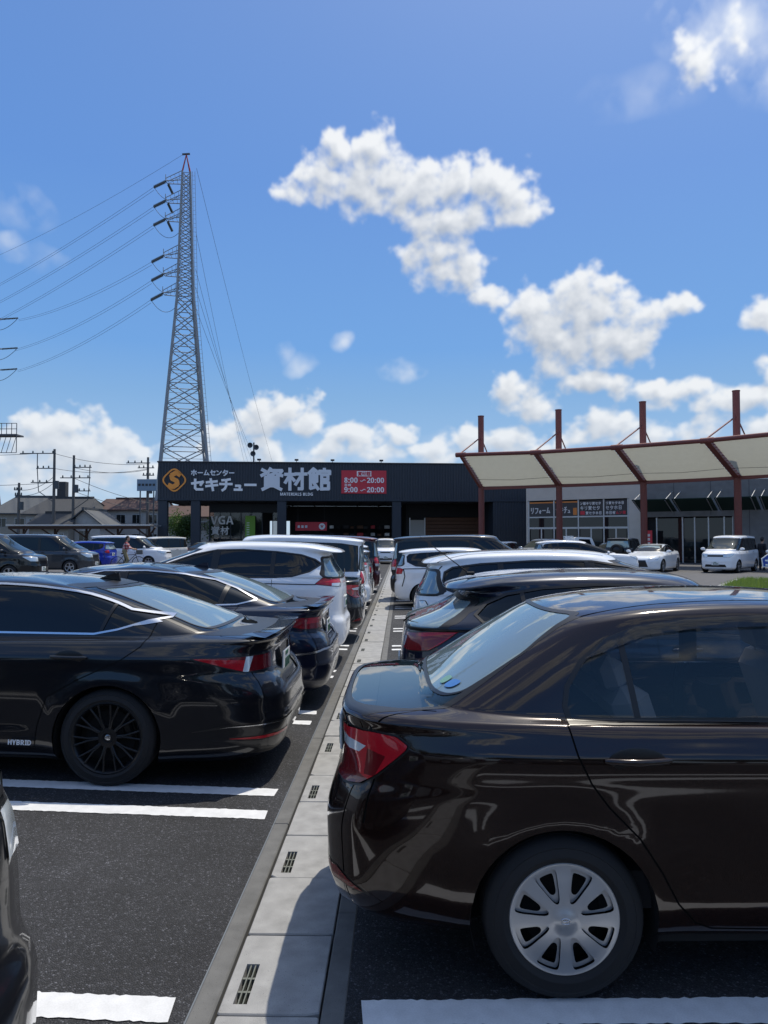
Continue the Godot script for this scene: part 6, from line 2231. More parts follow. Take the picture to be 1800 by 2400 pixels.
	part(rb, "round_mark", rd.mesh(), M.letter_white, Vector3(2.32, 0.37, 0.08))
	var tk := Soup.new()
	tk.prism(V([-0.14, 0.10, 0.0, -0.16, 0.14, 0.10, 0.06, 0.12, 0.0, 0.0, -0.06, 0.12]), 0.0, 0.01)
	part(rb, "tick", tk.mesh(), M.sign_red, Vector3(2.32, 0.37, 0.11))
	for k in 3:
		part(rb, "character", slab_mesh(Vector3(0.2 + 0.32 * k, 0.24, 0.08), Vector3(0.40 + 0.32 * k, 0.46, 0.09)), M.letter_grey)
	for x in [0.2, 2.5]:
		part(rb, "hanger", slab_mesh(Vector3(x, 0.75, 0.02), Vector3(x + 0.04, 2.40, 0.06)), M.soffit)
	var cn := thing("counter_sign", "pale grey low counter sign under the red arcade sign", "sign", tf * Vector3(11.0, 0.9, -2.9), 0.0975)
	part(cn, "board", bev_mesh(Vector3(0, 0, 0), Vector3(2.85, 0.62, 0.12), 0.02), M.poster_white)
	part(cn, "post", slab_mesh(Vector3(0.1, -0.9, 0.02), Vector3(0.2, 0.0, 0.1)), M.soffit)
	part(cn, "post", slab_mesh(Vector3(2.6, -0.9, 0.02), Vector3(2.7, 0.0, 0.1)), M.soffit)
	# printed sheet on the glazing
	var gs := thing("glass_lettering", "large white Roman letters on dark glazing left in the arcade", "sign", tf * Vector3(3.55, 2.35, -3.9), 0.0975)
	part(gs, "lettering", text_mesh("VGA", 1.0, 0.02), M.frame_alu, Vector3(0, 0.95, 0))
	word(gs, ["shi", "zai"], Vector3(0.05, -0.3, 0.0), 0.72, 0.72, 0.1, 0.09, 0.02, M.frame_alu)

# ---------------------------------------------------------------- membrane canopy on red masts
func build_canopy() -> void:
	var C: Array[Vector3] = [Vector3(5.85, 0.12, -56.06), Vector3(10.97, 0.12, -53.47), Vector3(15.85, 0.12, -50.47), Vector3(20.35, 0.12, -46.82), Vector3(24.4, 0.12, -42.6)]
	var U := CANOPY_U
	var o := thing("fabric_canopy", "row of cream fabric canopy panels slung from dark red masts and beams", "canopy", Vector3.ZERO)
	var top := 10.72
	var beam := 5.50
	for i in 5:
		var m := Soup.new()
		m.tube([C[i], Vector3(C[i].x, beam + 0.1, C[i].z), Vector3(C[i].x, top, C[i].z)], 0.215, 20)
		var ma := part(o, "mast", m.mesh(), M.steel_red)
		var cap := Soup.new()
		cap.tube([Vector3(C[i].x, top, C[i].z), Vector3(C[i].x, top + 0.06, C[i].z)], 0.235, 20)
		part(ma, "mast_cap", cap.mesh(), M.steel_red)
		var base := Soup.new()
		base.box(C[i] + Vector3(0, 0.05, 0), Vector3(0.7, 0.1, 0.7), Basis.IDENTITY, 0.02)
		part(ma, "base_plate", base.mesh(), M.steel_red)
		var u: Vector3 = U[i]
		var l := Vector3(C[i].x, beam, C[i].z)
		var side: Vector3 = (C[mini(i + 1, 4)] - C[maxi(i - 1, 0)]).normalized()
		# pairs of rib beams, the fabric laced between
		var rb := Soup.new()
		rb.bar(l, u, 0.20 if i == 0 else 0.34, 0.24)
		part(o, "rib", rb.mesh(), M.steel_red)
		for k in 14:
			var t := (k + 0.5) / 14.0
			var q := Soup.new()
			q.bar(l.lerp(u, t) - side * (0.0 if i == 0 else 0.29), l.lerp(u, t) + side * 0.29, 0.035)
			part(o, "lacing", q.mesh(), M.steel_red)
		var st := Soup.new()
		st.tube([Vector3(C[i].x, top - 1.5, C[i].z), u + Vector3(0, 0.12, 0)], 0.05, 8)
		part(o, "stay_rod", st.mesh(), M.steel_red)
		var back: Vector3 = C[i] + (C[i] - Vector3(u.x, C[i].y, u.z)) * 0.95
		var st2 := Soup.new()
		st2.tube([Vector3(C[i].x, top - 1.5, C[i].z), Vector3(back.x, beam + 0.6, back.z)], 0.045, 8)
		part(o, "stay_rod", st2.mesh(), M.steel_red)
		var kn := Soup.new()
		kn.tube([u - side * 0.35, u + side * 0.35], 0.17, 10)
		part(o, "edge_joint", kn.mesh(), M.steel_red)
		if i < 4:
			var l2 := Vector3(C[i + 1].x, beam, C[i + 1].z)
			var u2: Vector3 = U[i + 1]
			var bm := Soup.new()
			bm.bar(l, l2, 0.22, 0.30)
			part(o, "lower_beam", bm.mesh(), M.steel_red)
			var ub := Soup.new()
			ub.tube([u, u2], 0.13, 12)
			part(o, "upper_beam", ub.mesh(), M.steel_red)
			var e0 := 0.20 if i == 0 else 0.27
			var along := (l2 - l).normalized()
			var f := Soup.new()
			var NA := 8
			var NB := 6
			for a in NA:
				for b in NB:
					var pts := []
					for k in [[0, 0], [1, 0], [1, 1], [0, 1]]:
						var s := float(a + k[0]) / NA
						var t := lerpf(0.03, 0.97, float(b + k[1]) / NB)
						var p0 := l.lerp(u, t) + along * e0
						var p1 := l2.lerp(u2, t) - along * 0.27
						var p := p0.lerp(p1, s)
						p += Vector3(0, -0.16 * sin(PI * s) * sin(PI * t), 0)
						pts.append(p)
					f.face(pts[0], pts[1], pts[2], pts[3], Vector3(0, -1, 0.5))
			part(o, "fabric_panel", f.mesh(), M.membrane)
			var sm := Soup.new()
			sm.tube([l.lerp(u, 0.30) + along * e0 + Vector3(0, -0.1, 0), l.lerp(u, 0.30).lerp(l2.lerp(u2, 0.30), 0.5) + Vector3(0, -0.20, 0), l2.lerp(u2, 0.30) - along * 0.27 + Vector3(0, -0.1, 0)], 0.012, 5)
			part(o, "tension_cable", sm.mesh(), M.soffit)

# ---------------------------------------------------------------- beige and grey shop behind the canopy
func build_shop() -> void:
	var th := -0.574
	var b := thing("shop_building", "low beige and grey shop building behind the fabric canopy", "building", Vector3(9.6, 0.12, -60.2), th)
	part(b, "wall", slab_mesh(Vector3(0.2, 4.62, -14.0), Vector3(9.3, 5.75, 0.0)), M.beige_wall)
	part(b, "wall", slab_mesh(Vector3(8.15, -0.2, -14.0), Vector3(9.3, 4.62, 0.0)), M.beige_wall)
	part(b, "wall", slab_mesh(Vector3(0.2, -0.2, -14.0), Vector3(0.32, 4.62, -0.003)), M.beige_wall)
	part(b, "grey_wall", slab_mesh(Vector3(9.3, 3.20, -14.0), Vector3(34.0, 5.62, 0.12)), M.concrete_wall)
	part(b, "grey_wall", slab_mesh(Vector3(15.1, -0.2, -14.0), Vector3(34.0, 3.20, 0.12)), M.concrete_wall)
	for k in 10:
		part(b, "wall_joint", slab_mesh(Vector3(11.3 + 2.4 * k, -0.1 if k > 1 else 3.3, 0.12), Vector3(11.33 + 2.4 * k, 5.6, 0.125)), M.soffit)
	part(b, "parapet_cap", bev_mesh(Vector3(0.1, 5.75, -14.0), Vector3(9.4, 5.85, 0.08), 0.02), M.frame_alu)
	# glazing under the poster band
	part(b, "reveal", slab_mesh(Vector3(0.32, -0.1, -0.5), Vector3(8.15, 4.62, -0.4)), M.dark_wall)
	for x in [0.34, 2.40, 4.32, 6.25, 8.03]:
		part(b, "mullion", bev_mesh(Vector3(x, -0.1, -0.16), Vector3(x + 0.10, 4.6, -0.02), 0.01), M.frame_alu)
	for k in 4:
		var x0: float = [0.44, 2.50, 4.42, 6.35][k]
		var x1: float = [2.40, 4.32, 6.25, 8.03][k]
		part(b, "pane", slab_mesh(Vector3(x0, 2.56, -0.10), Vector3(x1, 3.28, -0.08)), M.store_glass)
		var mid := (x0 + x1) * 0.5
		part(b, "door_pane", slab_mesh(Vector3(x0 + 0.08, 0.1, -0.10), Vector3(mid - 0.05, 2.42, -0.08)), M.store_glass)
		part(b, "door_pane", slab_mesh(Vector3(mid + 0.05, 0.1, -0.10), Vector3(x1 - 0.08, 2.42, -0.08)), M.store_glass)
		part(b, "door_stile", slab_mesh(Vector3(mid - 0.05, -0.1, -0.12), Vector3(mid + 0.05, 2.42, -0.05)), M.frame_alu)
		part(b, "transom", slab_mesh(Vector3(x0, 2.42, -0.14), Vector3(x1, 2.56, -0.03)), M.frame_alu)
		part(b, "transom", slab_mesh(Vector3(x0, 3.28, -0.14), Vector3(x1, 3.38, -0.03)), M.frame_alu)
		# posters
		var p := part(b, "poster", slab_mesh(Vector3(x0 + 0.02, 3.40, -0.09), Vector3(x1 - 0.02, 4.52, -0.06)), M.poster_black)
		if k < 2:
			part(p, "band", slab_mesh(Vector3(x0 + 0.02, 4.40, -0.06), Vector3(x1 - 0.02, 4.50, -0.052)), M.poster_orange)
			word(p, ["ri", "fu", "o", "bar", "mu"] if k == 0 else ["se", "ki", "chi", "yu"], Vector3(x0 + 0.10, 3.62, -0.06), 0.29 if k == 0 else 0.26, 0.46, 0.055, 0.07, 0.01, M.poster_white, ["o", "yu"])
			if k == 1:
				part(p, "square", slab_mesh(Vector3(x1 - 0.36, 3.46, -0.06), Vector3(x1 - 0.06, 4.0, -0.05)), M.poster_orange)
		else:
			var keys := ["zai", "kan", "shi", "ho", "mu", "ki", "se", "hi", "n", "ri", "ta"]
			for r in 3:
				var y: float = [3.48, 3.82, 4.20][r]
				var sz: float = [0.22, 0.28, 0.20][r]
				var x := x0 + (0.52 if r == 0 and k == 2 else 0.10)
				var q := r * 3 + k
				while x + sz < x1 - 0.08:
					part(p, "character", glyph(keys[q % 11], sz * 0.9, sz, 0.042, 0.008), M.sign_red if k == 3 and r == 0 and x > x0 + 0.8 else M.poster_white, Vector3(x, y, -0.06))
					x += sz + 0.03
					q += 4
			if k == 2:
				part(p, "red_mark", bev_mesh(Vector3(x0 + 0.10, 3.46, -0.06), Vector3(x0 + 0.44, 3.74, -0.05), 0.004), M.sign_red)
	# grey part: glazing and upturned green awnings
	part(b, "grey_reveal", slab_mesh(Vector3(9.3, -0.1, -0.6), Vector3(15.1, 3.2, -0.5)), M.dark_wall)
	for x in [10.0, 11.75, 12.55, 13.45, 14.45, 15.0]:
		part(b, "mullion", slab_mesh(Vector3(x, -0.1, -0.30), Vector3(x + 0.09, 3.18, -0.18)), M.frame_alu)
	for k in 5:
		var x0: float = [10.0, 11.75, 12.55, 13.45, 14.45][k]
		var x1: float = [11.75, 12.55, 13.45, 14.45, 15.0][k]
		part(b, "pane", slab_mesh(Vector3(x0 + 0.09, 0.0, -0.25), Vector3(x1, 3.1, -0.23)), M.store_glass)
		part(b, "blind", slab_mesh(Vector3(x0 + 0.12, [1.2, 0.9, 0.9, 1.0, 1.3][k], -0.45), Vector3(x1 - 0.03, 3.1, -0.43)), [M.dark_wall, M.wood_door, M.pale_wall, M.pale_wall, M.dark_wall][k])
	for k in 5:
		var x0 := 9.0 + 2.66 * k
		var aw := part(b, "awning", awning_mesh(x0, x0 + 2.5), M.awning_green)
		for x in [x0 + 0.1, x0 + 2.2]:
			var st := Soup.new()
			st.tube([Vector3(x, 4.95, 0.12), Vector3(x, 4.32, 2.0)], 0.03, 6)
			st.tube([Vector3(x, 3.55, 0.12), Vector3(x, 4.30, 2.15)], 0.035, 6)
			part(aw, "awning_strut", st.mesh(), M.frame_alu)
	var rb := thing("red_banner", "red upright banner beside the shop's grey wall", "banner", b.transform * Vector3(9.55, 0.0, 1.2), th)
	part(rb, "cloth", slab_mesh(Vector3(0, 0.5, 0), Vector3(0.55, 2.25, 0.02)), M.sign_red)
	part(rb, "pole", slab_mesh(Vector3(-0.04, 0, 0), Vector3(0, 2.4, 0.03)), M.frame_alu)
	part(rb, "foot", bev_mesh(Vector3(-0.2, 0.0, -0.18), Vector3(0.2, 0.10, 0.22), 0.03), M.soffit)
	for k in 5:
		part(rb, "character", slab_mesh(Vector3(0.14, 0.7 + 0.28 * k, 0.02), Vector3(0.40, 0.88 + 0.28 * k, 0.026)), M.poster_white)

func awning_mesh(x0: float, x1: float) -> ArrayMesh:
	var s := Soup.new()
	s.face(Vector3(x0, 3.58, 0.14), Vector3(x1, 3.58, 0.14), Vector3(x1, 4.32, 2.2), Vector3(x0, 4.32, 2.2), Vector3(0, -1, 0.4))
	s.face(Vector3(x0, 3.62, 0.14), Vector3(x1, 3.62, 0.14), Vector3(x1, 4.37, 2.2), Vector3(x0, 4.37, 2.2), Vector3(0, 1, -0.4))
	s.face(Vector3(x0, 4.32, 2.2), Vector3(x1, 4.32, 2.2), Vector3(x1, 4.37, 2.2), Vector3(x0, 4.37, 2.2), Vector3(0, 0, 1))
	for x in [x0, x1]:
		s.face(Vector3(x, 3.58, 0.14), Vector3(x, 3.62, 0.14), Vector3(x, 4.37, 2.2), Vector3(x, 4.32, 2.2), Vector3(-1 if x == x0 else 1, 0, 0))
	return s.mesh()

const CANOPY_U := [Vector3(4.15, 7.62, -53.29), Vector3(8.79, 7.42, -50.18), Vector3(13.12, 7.34, -46.83), Vector3(17.08, 7.26, -43.1), Vector3(20.5, 7.2, -38.8)]

# ---------------------------------------------------------------- lattice pylon and its lines
func pylon_r(y: float, prof: Array) -> float:
	for i in prof.size() - 1:
		if y <= prof[i + 1].x:
			return lerpf(prof[i].y, prof[i + 1].y, (y - prof[i].x) / (prof[i + 1].x - prof[i].x))
	return prof[-1].y

func insulator(a: Vector3, b: Vector3) -> ArrayMesh:
	var s := Soup.new()
	var n := 12
	var pts := []
	var rad := []
	for k in n * 2 + 1:
		pts.append(a.lerp(b, k / (n * 2.0)))
		rad.append(0.20 if k % 2 == 1 else 0.08)
	s.tube(pts, rad, 8)
	return s.mesh()

func wire(a: Vector3, b: Vector3, sag: float, r: float) -> ArrayMesh:
	var s := Soup.new()
	var pts := []
	for k in 25:
		var t := k / 24.0
		pts.append(a.lerp(b, t) + Vector3(0, -sag * 4.0 * t * (1.0 - t), 0))
	s.tube(pts, r, 5)
	return s.mesh()

func build_pylon() -> void:
	weathered("galvanised", lin(0.36, 0.38, 0.39), 0.3, 3.0, 0.6, 0.25, 81)
	mat("red_white", lin(0.45, 0.06, 0.05), 0.6)
	mat("porcelain", lin(0.07, 0.08, 0.08), 0.25)
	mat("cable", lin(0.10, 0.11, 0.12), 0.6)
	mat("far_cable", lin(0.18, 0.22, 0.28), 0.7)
	var o := thing("power_pylon", "tall grey steel lattice pylon rising behind the left end of the store", "pylon", Vector3(-30.0, 0, -105.0))
	var prof := [Vector2(0, 5.75), Vector2(11.9, 4.35), Vector2(35.2, 1.55), Vector2(53.0, 0.78), Vector2(55.4, 0.10)]
	var ang := 0.483
	var corner := func(k: int, y: float) -> Vector3:
		var r := pylon_r(y, prof)
		var a: float = ang + PI / 2 * k
		return Vector3(cos(a) * r, y, sin(a) * r)
	for k in 4:
		var s := Soup.new()
		s.tube([corner.call(k, 0.0), corner.call(k, 11.9), corner.call(k, 35.2), corner.call(k, 53.0)], [0.26, 0.23, 0.17, 0.12], 8)
		part(o, "leg", s.mesh(), M.galvanised)
		var f := Soup.new()
		f.tube([corner.call(k, -0.1), corner.call(k, 0.6)], 0.5, 10)
		part(o, "footing", f.mesh(), M.concrete_wall)
	var lv := [0.6, 6.0, 11.0, 14.2, 17.3, 20.2, 23.0, 25.6, 28.1, 30.5, 32.9, 35.2]
	var y := 35.2
	while y < 52.5:
		y += 1.1
		lv.append(minf(y, 53.0))
	for i in lv.size() - 1:
		var lo: float = lv[i]
		var hi: float = lv[i + 1]
		var s := Soup.new()
		for k in 4:
			var a: Vector3 = corner.call(k, lo)
			var b: Vector3 = corner.call((k + 1) % 4, lo)
			var c: Vector3 = corner.call(k, hi)
			var d: Vector3 = corner.call((k + 1) % 4, hi)
			var t := 0.125 if lo < 35.0 else 0.10
			s.tube([a, d], t * 0.6, 5, false)
			s.tube([b, c], t * 0.6, 5, false)
			s.tube([c, d], t * 0.5, 5, false)
			if hi - lo > 2.2:
				var m := (a + d) * 0.5
				s.tube([m, (a + c) * 0.5], 0.03, 4, false)
				s.tube([m, (b + d) * 0.5], 0.03, 4, false)
		part(o, "bracing", s.mesh(), M.galvanised)
	var tp := Soup.new()
	for k in 4:
		tp.tube([corner.call(k, 53.0), Vector3(0, 55.6, 0)], 0.07, 6)
	part(o, "peak", tp.mesh(), M.red_white)
	var ew := Soup.new()
	ew.bar(Vector3(-0.55, 55.6, 0.1), Vector3(0.5, 55.7, 0), 0.2)
	part(o, "earth_wire_clamp", ew.mesh(), M.cable)
	# ladder on the right-hand legs
	var ld := Soup.new()
	var l0: Vector3 = corner.call(0, 10.0) + Vector3(0.35, 0, 0)
	var l1: Vector3 = corner.call(0, 53.0) + Vector3(0.45, 0, 0)
	for e in [-0.18, 0.18]:
		ld.tube([l0 + Vector3(e, 0, 0), corner.call(0, 35.2) + Vector3(0.4 + e, 0, 0), l1 + Vector3(e, 0, 0)], 0.035, 4, false)
	for k in 70:
		var yy := lerpf(10.0, 53.0, k / 70.0)
		var p: Vector3 = corner.call(0, yy) + Vector3(0.4, 0, 0)
		ld.tube([p - Vector3(0.18, 0, 0), p + Vector3(0.18, 0, 0)], 0.02, 4, false)
	part(o, "ladder", ld.mesh(), M.galvanised)
	# cross arms, insulators, jumpers, wires
	var arms := [[51.7, 2.75, 0], [48.95, 2.75, 0], [46.35, 2.75, 0], [41.2, 2.95, 1], [38.6, 2.95, 1], [35.9, 3.0, 1]]
	for a in arms:
		var yy: float = a[0]
		var ln: float = a[1]
		var s := Soup.new()
		var tipa := Vector3(-ln, yy, 0.45)
		var tipb := Vector3(-ln, yy, -0.45)
		for sg in [-1.0, 1.0]:
			var r := pylon_r(yy, prof)
			var t := tipa if sg > 0 else tipb
			s.tube([Vector3(-r * 0.5, yy, sg * r * 0.8), t], 0.06, 6)
			s.tube([Vector3(-r * 0.4, yy + 1.45, sg * r * 0.6), t + Vector3(0, 0.35, 0)], 0.05, 6)
			for k in 4:
				var f := (k + 0.5) / 4.0
				s.tube([Vector3(-r * 0.5, yy, sg * r * 0.8).lerp(t, f), Vector3(-r * 0.4, yy + 1.45, sg * r * 0.6).lerp(t + Vector3(0, 0.35, 0), f + 0.1)], 0.03, 4)
		s.tube([tipa, tipb], 0.06, 6)
		s.tube([tipa + Vector3(0, 0.0, 0), tipa + Vector3(0, 0.9, 0)], 0.05, 5)
		s.tube([Vector3(-0.3, yy + 0.7, 0.3), tipb], 0.03, 4)
		part(o, "cross_arm", s.mesh(), M.galvanised)
		for e in [0.0, 0.42]:
			var i0 := tipa + Vector3(0.0, -0.05 - e * 0.5, e * 0.3)
			var i1 := i0 + Vector3(-1.45, -1.0, 0.5)
			part(o, "insulator_string", insulator(i0, i1), M.porcelain)
		if a[2] == 0:
			part(o, "insulator_string", insulator(tipb + Vector3(0.1, -0.1, 0), tipb + Vector3(0.75, -1.45, 0)), M.porcelain)
		var j := Soup.new()
		var pts := []
		for k in 13:
			var t := k / 12.0
			pts.append((tipa + Vector3(-1.45, -1.1, 0.5)).lerp(tipb + Vector3(1.6, -1.7, 0), t) + Vector3(0, -1.3 * 4 * t * (1 - t) * 0.9, 0))
		j.tube(pts, 0.035, 5)
		part(o, "jumper_loop", j.mesh(), M.cable)
	# lines to the next pylon on the left, and away to the right
	var base := o.position
	for i in arms.size():
		var yy: float = arms[i][0]
		var st := base + Vector3(-arms[i][1] - 1.45, yy - 1.1, 0.95)
		var en: Vector3 = [Vector3(-92, 47.0, -150), Vector3(-92, 43.6, -150), Vector3(-92, 40.0, -150), Vector3(-76.2, 45.6, -150), Vector3(-76.8, 39.6, -150), Vector3(-76.2, 35.4, -150)][i]
		for e in 2:
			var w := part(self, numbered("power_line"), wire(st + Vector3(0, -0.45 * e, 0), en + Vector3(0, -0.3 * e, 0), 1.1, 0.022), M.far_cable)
			tag(w, ["upper cable", "lower cable"][e] + " of the pair from the pylon's " + ["top", "second", "third", "fourth", "fifth", "lowest"][i] + " arm to the left", "cable", "power lines of the pylon")
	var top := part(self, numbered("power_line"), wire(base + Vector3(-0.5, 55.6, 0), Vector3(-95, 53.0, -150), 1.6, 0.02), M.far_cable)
	tag(top, "single thin earth wire from the pylon's red peak to the left", "cable", "power lines of the pylon")
	for i in 5:
		var yy: float = [46.4, 41.2, 38.6, 35.9, 55.5][i]
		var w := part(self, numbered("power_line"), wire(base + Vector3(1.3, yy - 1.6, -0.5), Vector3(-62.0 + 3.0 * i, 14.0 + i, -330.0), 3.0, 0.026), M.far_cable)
		tag(w, "thin cable falling right from the pylon, " + ["third", "fourth", "fifth", "lowest", "topmost"][i] + " of five", "cable", "power lines of the pylon")
	# the next pylon, cut off by the left edge of the picture
	var q := thing("power_pylon", "second pylon cut off by the left edge, only arm tips and railed platform showing", "pylon", Vector3(-84.5, 0, -150.0))
	var p2 := [Vector2(0, 6.0), Vector2(30.0, 2.0), Vector2(58.0, 0.8)]
	for k in 4:
		var s := Soup.new()
		var c0 := Vector3(cos(0.8 + PI / 2 * k), 0, sin(0.8 + PI / 2 * k))
		s.tube([c0 * 6.0, c0 * 2.0 + Vector3(0, 30, 0), c0 * 0.8 + Vector3(0, 58, 0)], [0.22, 0.15, 0.1], 8)
		part(q, "leg", s.mesh(), M.galvanised)
	for k in 14:
		var s := Soup.new()
		for f in 4:
			var y0 := 4.0 * k
			var y1 := 4.0 * (k + 1)
			var a0 := 0.8 + PI / 2 * f
			var a1 := a0 + PI / 2
			s.tube([Vector3(cos(a0), 0, sin(a0)) * pylon_r(y0, p2) + Vector3(0, y0, 0), Vector3(cos(a1), 0, sin(a1)) * pylon_r(y1, p2) + Vector3(0, y1, 0)], 0.06, 5)
			s.tube([Vector3(cos(a1), 0, sin(a1)) * pylon_r(y0, p2) + Vector3(0, y0, 0), Vector3(cos(a0), 0, sin(a0)) * pylon_r(y1, p2) + Vector3(0, y1, 0)], 0.06, 5)
		part(q, "bracing", s.mesh(), M.galvanised)
	for i in 3:
		var yy: float = [46.0, 40.0, 35.8][i]
		var s := Soup.new()
		s.tube([Vector3(0.8, yy - 0.6, 0), Vector3(5.0, yy - 0.3, 0)], 0.10, 6)
		s.tube([Vector3(0.8, yy + 1.2, 0), Vector3(5.0, yy - 0.3, 0)], 0.07, 6)
		part(q, "cross_arm", s.mesh(), M.galvanised)
		part(q, "insulator_string", insulator(Vector3(5.0, yy - 0.3, 0), Vector3(8.2, yy - 0.1, 0)), M.porcelain)
		var pts := []
		for k in 13:
			var t := k / 12.0
			pts.append(Vector3(8.0 - 6.5 * t, yy - 0.3 - 4.0 * sin(PI * (0.15 + 0.6 * t)) + 1.8, 0))
		var j := Soup.new()
		j.tube(pts, 0.05, 5)
		part(q, "jumper_loop", j.mesh(), M.cable)
	var pf := Soup.new()
	pf.slab(Vector3(0, 22.2, -1.5), Vector3(9.0, 22.5, 1.5))
	part(q, "platform", pf.mesh(), M.cable)
	for k in 7:
		var x := 3.0 + k
		var s := Soup.new()
		s.tube([Vector3(x, 22.5, 1.4), Vector3(x, 24.6, 1.4)], 0.07, 5)
		part(q, "railing_post", s.mesh(), M.cable)
		var s2 := Soup.new()
		s2.tube([Vector3(x, 18.8, 1.4), Vector3(minf(x + 1.0, 9.0), 22.2, 1.4)], 0.06, 5)
		part(q, "platform_strut", s2.mesh(), M.cable)
	for yy in [23.5, 24.6, 18.8]:
		var s := Soup.new()
		s.tube([Vector3(0, yy, 1.4), Vector3(9.0, yy, 1.4)], 0.07, 5)
		part(q, "rail", s.mesh(), M.cable)
	var e2 := Soup.new()
	e2.tube([Vector3(9.0, 18.8, 1.4), Vector3(9.0, 24.6, 1.4)], 0.08, 5)
	part(q, "railing_post", e2.mesh(), M.cable)

# ---------------------------------------------------------------- houses, poles, shelter
func gable_house(called: String, label: String, at: Vector3, w: float, d: float, eave: float, ridge: float, roof_m: Material, wall_m: Material, turn := 0.0, along := true, wins := 4) -> void:
	var o := thing(called, label, "house", at, turn, "houses behind the lot")
	part(o, "wall", slab_mesh(Vector3(-w / 2, -0.1, -d / 2), Vector3(w / 2, eave, d / 2)), wall_m)
	var ov := 0.5
	for sg in [-1.0, 1.0]:
		var r := Soup.new()
		var a: Vector3
		var b: Vector3
		var c: Vector3
		var e: Vector3
		if along:
			a = Vector3(-w / 2 - ov, eave - 0.15, sg * (d / 2 + ov)); b = Vector3(w / 2 + ov, eave - 0.15, sg * (d / 2 + ov))
			c = Vector3(w / 2 - (w * 0.16 if ridge - eave > 1.6 else 0.0), ridge, 0); e = Vector3(-w / 2 + (w * 0.16 if ridge - eave > 1.6 else 0.0), ridge, 0)
		else:
			a = Vector3(sg * (w / 2 + ov), eave - 0.15, -d / 2 - ov); b = Vector3(sg * (w / 2 + ov), eave - 0.15, d / 2 + ov)
			c = Vector3(0, ridge, d / 2 + ov); e = Vector3(0, ridge, -d / 2 - ov)
		var n := Vector3(0, 1, sg * 0.5) if along else Vector3(sg * 0.5, 1, 0)
		r.face(a, b, c, e, n)
		var th := Vector3(0, -0.14, 0)
		r.face(a + th, b + th, c + th, e + th, -n)
		r.face(a, b, b + th, a + th, Vector3(n.x, 0, n.z))
		r.face(b, c, c + th, b + th, Vector3(1, 0, 0) if along else Vector3(0, 0, 1))
		r.face(a, e, e + th, a + th, Vector3(-1, 0, 0) if along else Vector3(0, 0, -1))
		part(o, "roof", r.mesh(), roof_m)
	# hips or gable triangles
	var g := Soup.new()
	for sg in [-1.0, 1.0]:
		if along:
			g.tri(Vector3(sg * w / 2, eave, d / 2), Vector3(sg * w / 2, eave, -d / 2), Vector3(sg * (w / 2 - (w * 0.16 if ridge - eave > 1.6 else 0.0)), ridge - 0.05, 0))
		else:
			g.tri(Vector3(w / 2, eave, sg * d / 2), Vector3(-w / 2, eave, sg * d / 2), Vector3(0, ridge - 0.1, sg * d / 2))
	part(o, "gable", g.mesh(), roof_m if along and ridge - eave > 1.6 else wall_m)
	var rc := Soup.new()
	if along:
		rc.bar(Vector3(-w / 2 + w * 0.16, ridge + 0.05, 0), Vector3(w / 2 - w * 0.16, ridge + 0.05, 0), 0.25)
	else:
		rc.bar(Vector3(0, ridge + 0.05, -d / 2 - ov), Vector3(0, ridge + 0.05, d / 2 + ov), 0.25)
	part(o, "ridge_cap", rc.mesh(), roof_m)
	for k in wins:
		var x := -w / 2 + w * (k + 0.5) / wins
		for yy in ([eave - 1.9, eave - 4.4] if eave > 5.0 else [eave - 1.9]):
			var f := part(o, "window", bev_mesh(Vector3(x - 0.62, yy - 0.05, d / 2), Vector3(x + 0.62, yy + 1.15, d / 2 + 0.06), 0.02), M.frame_alu)
			part(f, "pane", slab_mesh(Vector3(x - 0.55, yy, d / 2 + 0.06), Vector3(x - 0.02, yy + 1.08, d / 2 + 0.07)), M.store_glass)
			part(f, "pane", slab_mesh(Vector3(x + 0.02, yy, d / 2 + 0.06), Vector3(x + 0.55, yy + 1.08, d / 2 + 0.075)), M.store_glass)

func utility_pole(label: String, at: Vector3, h: float, arms: Array, side: float) -> void:
	var o := thing("utility_pole", label, "utility pole", at, 0.0, "utility poles")
	var s := Soup.new()
	s.tube([Vector3(0, 0, 0), Vector3(0, h, 0)], [0.20, 0.13], 10)
	part(o, "pole", s.mesh(), M.pole)
	for a in arms:
		var q := Soup.new()
		q.bar(Vector3(minf(a[1], a[2]), a[0], 0.12), Vector3(maxf(a[1], a[2]), a[0], 0.12), 0.10)
		part(o, "cross_arm", q.mesh(), M.pole_steel)
		for k in 4:
			var x := lerpf(a[1], a[2], (k + 0.3) / 3.6)
			var i := Soup.new()
			i.tube([Vector3(x, a[0], 0.12), Vector3(x, a[0] + 0.12, 0.12), Vector3(x, a[0] + 0.30, 0.12)], [0.04, 0.09, 0.05], 6)
			part(o, "insulator", i.mesh(), M.porcelain)
	if side != 0.0:
		var v := Soup.new()
		v.tube([Vector3(side, arms[0][0], 0.12), Vector3(side, arms[1][0], 0.12), Vector3(side * 0.9, arms[-1][0] - 1.0, 0.12), Vector3(0.0, arms[-1][0] - 2.2, 0.1)], 0.05, 6)
		part(o, "arm_strut", v.mesh(), M.pole_steel)
	var t := Soup.new()
	t.tube([Vector3(0.35, h * 0.62, 0.15), Vector3(0.35, h * 0.62 + 0.9, 0.15)], 0.26, 12)
	part(o, "transformer", t.mesh(), M.pole_steel)

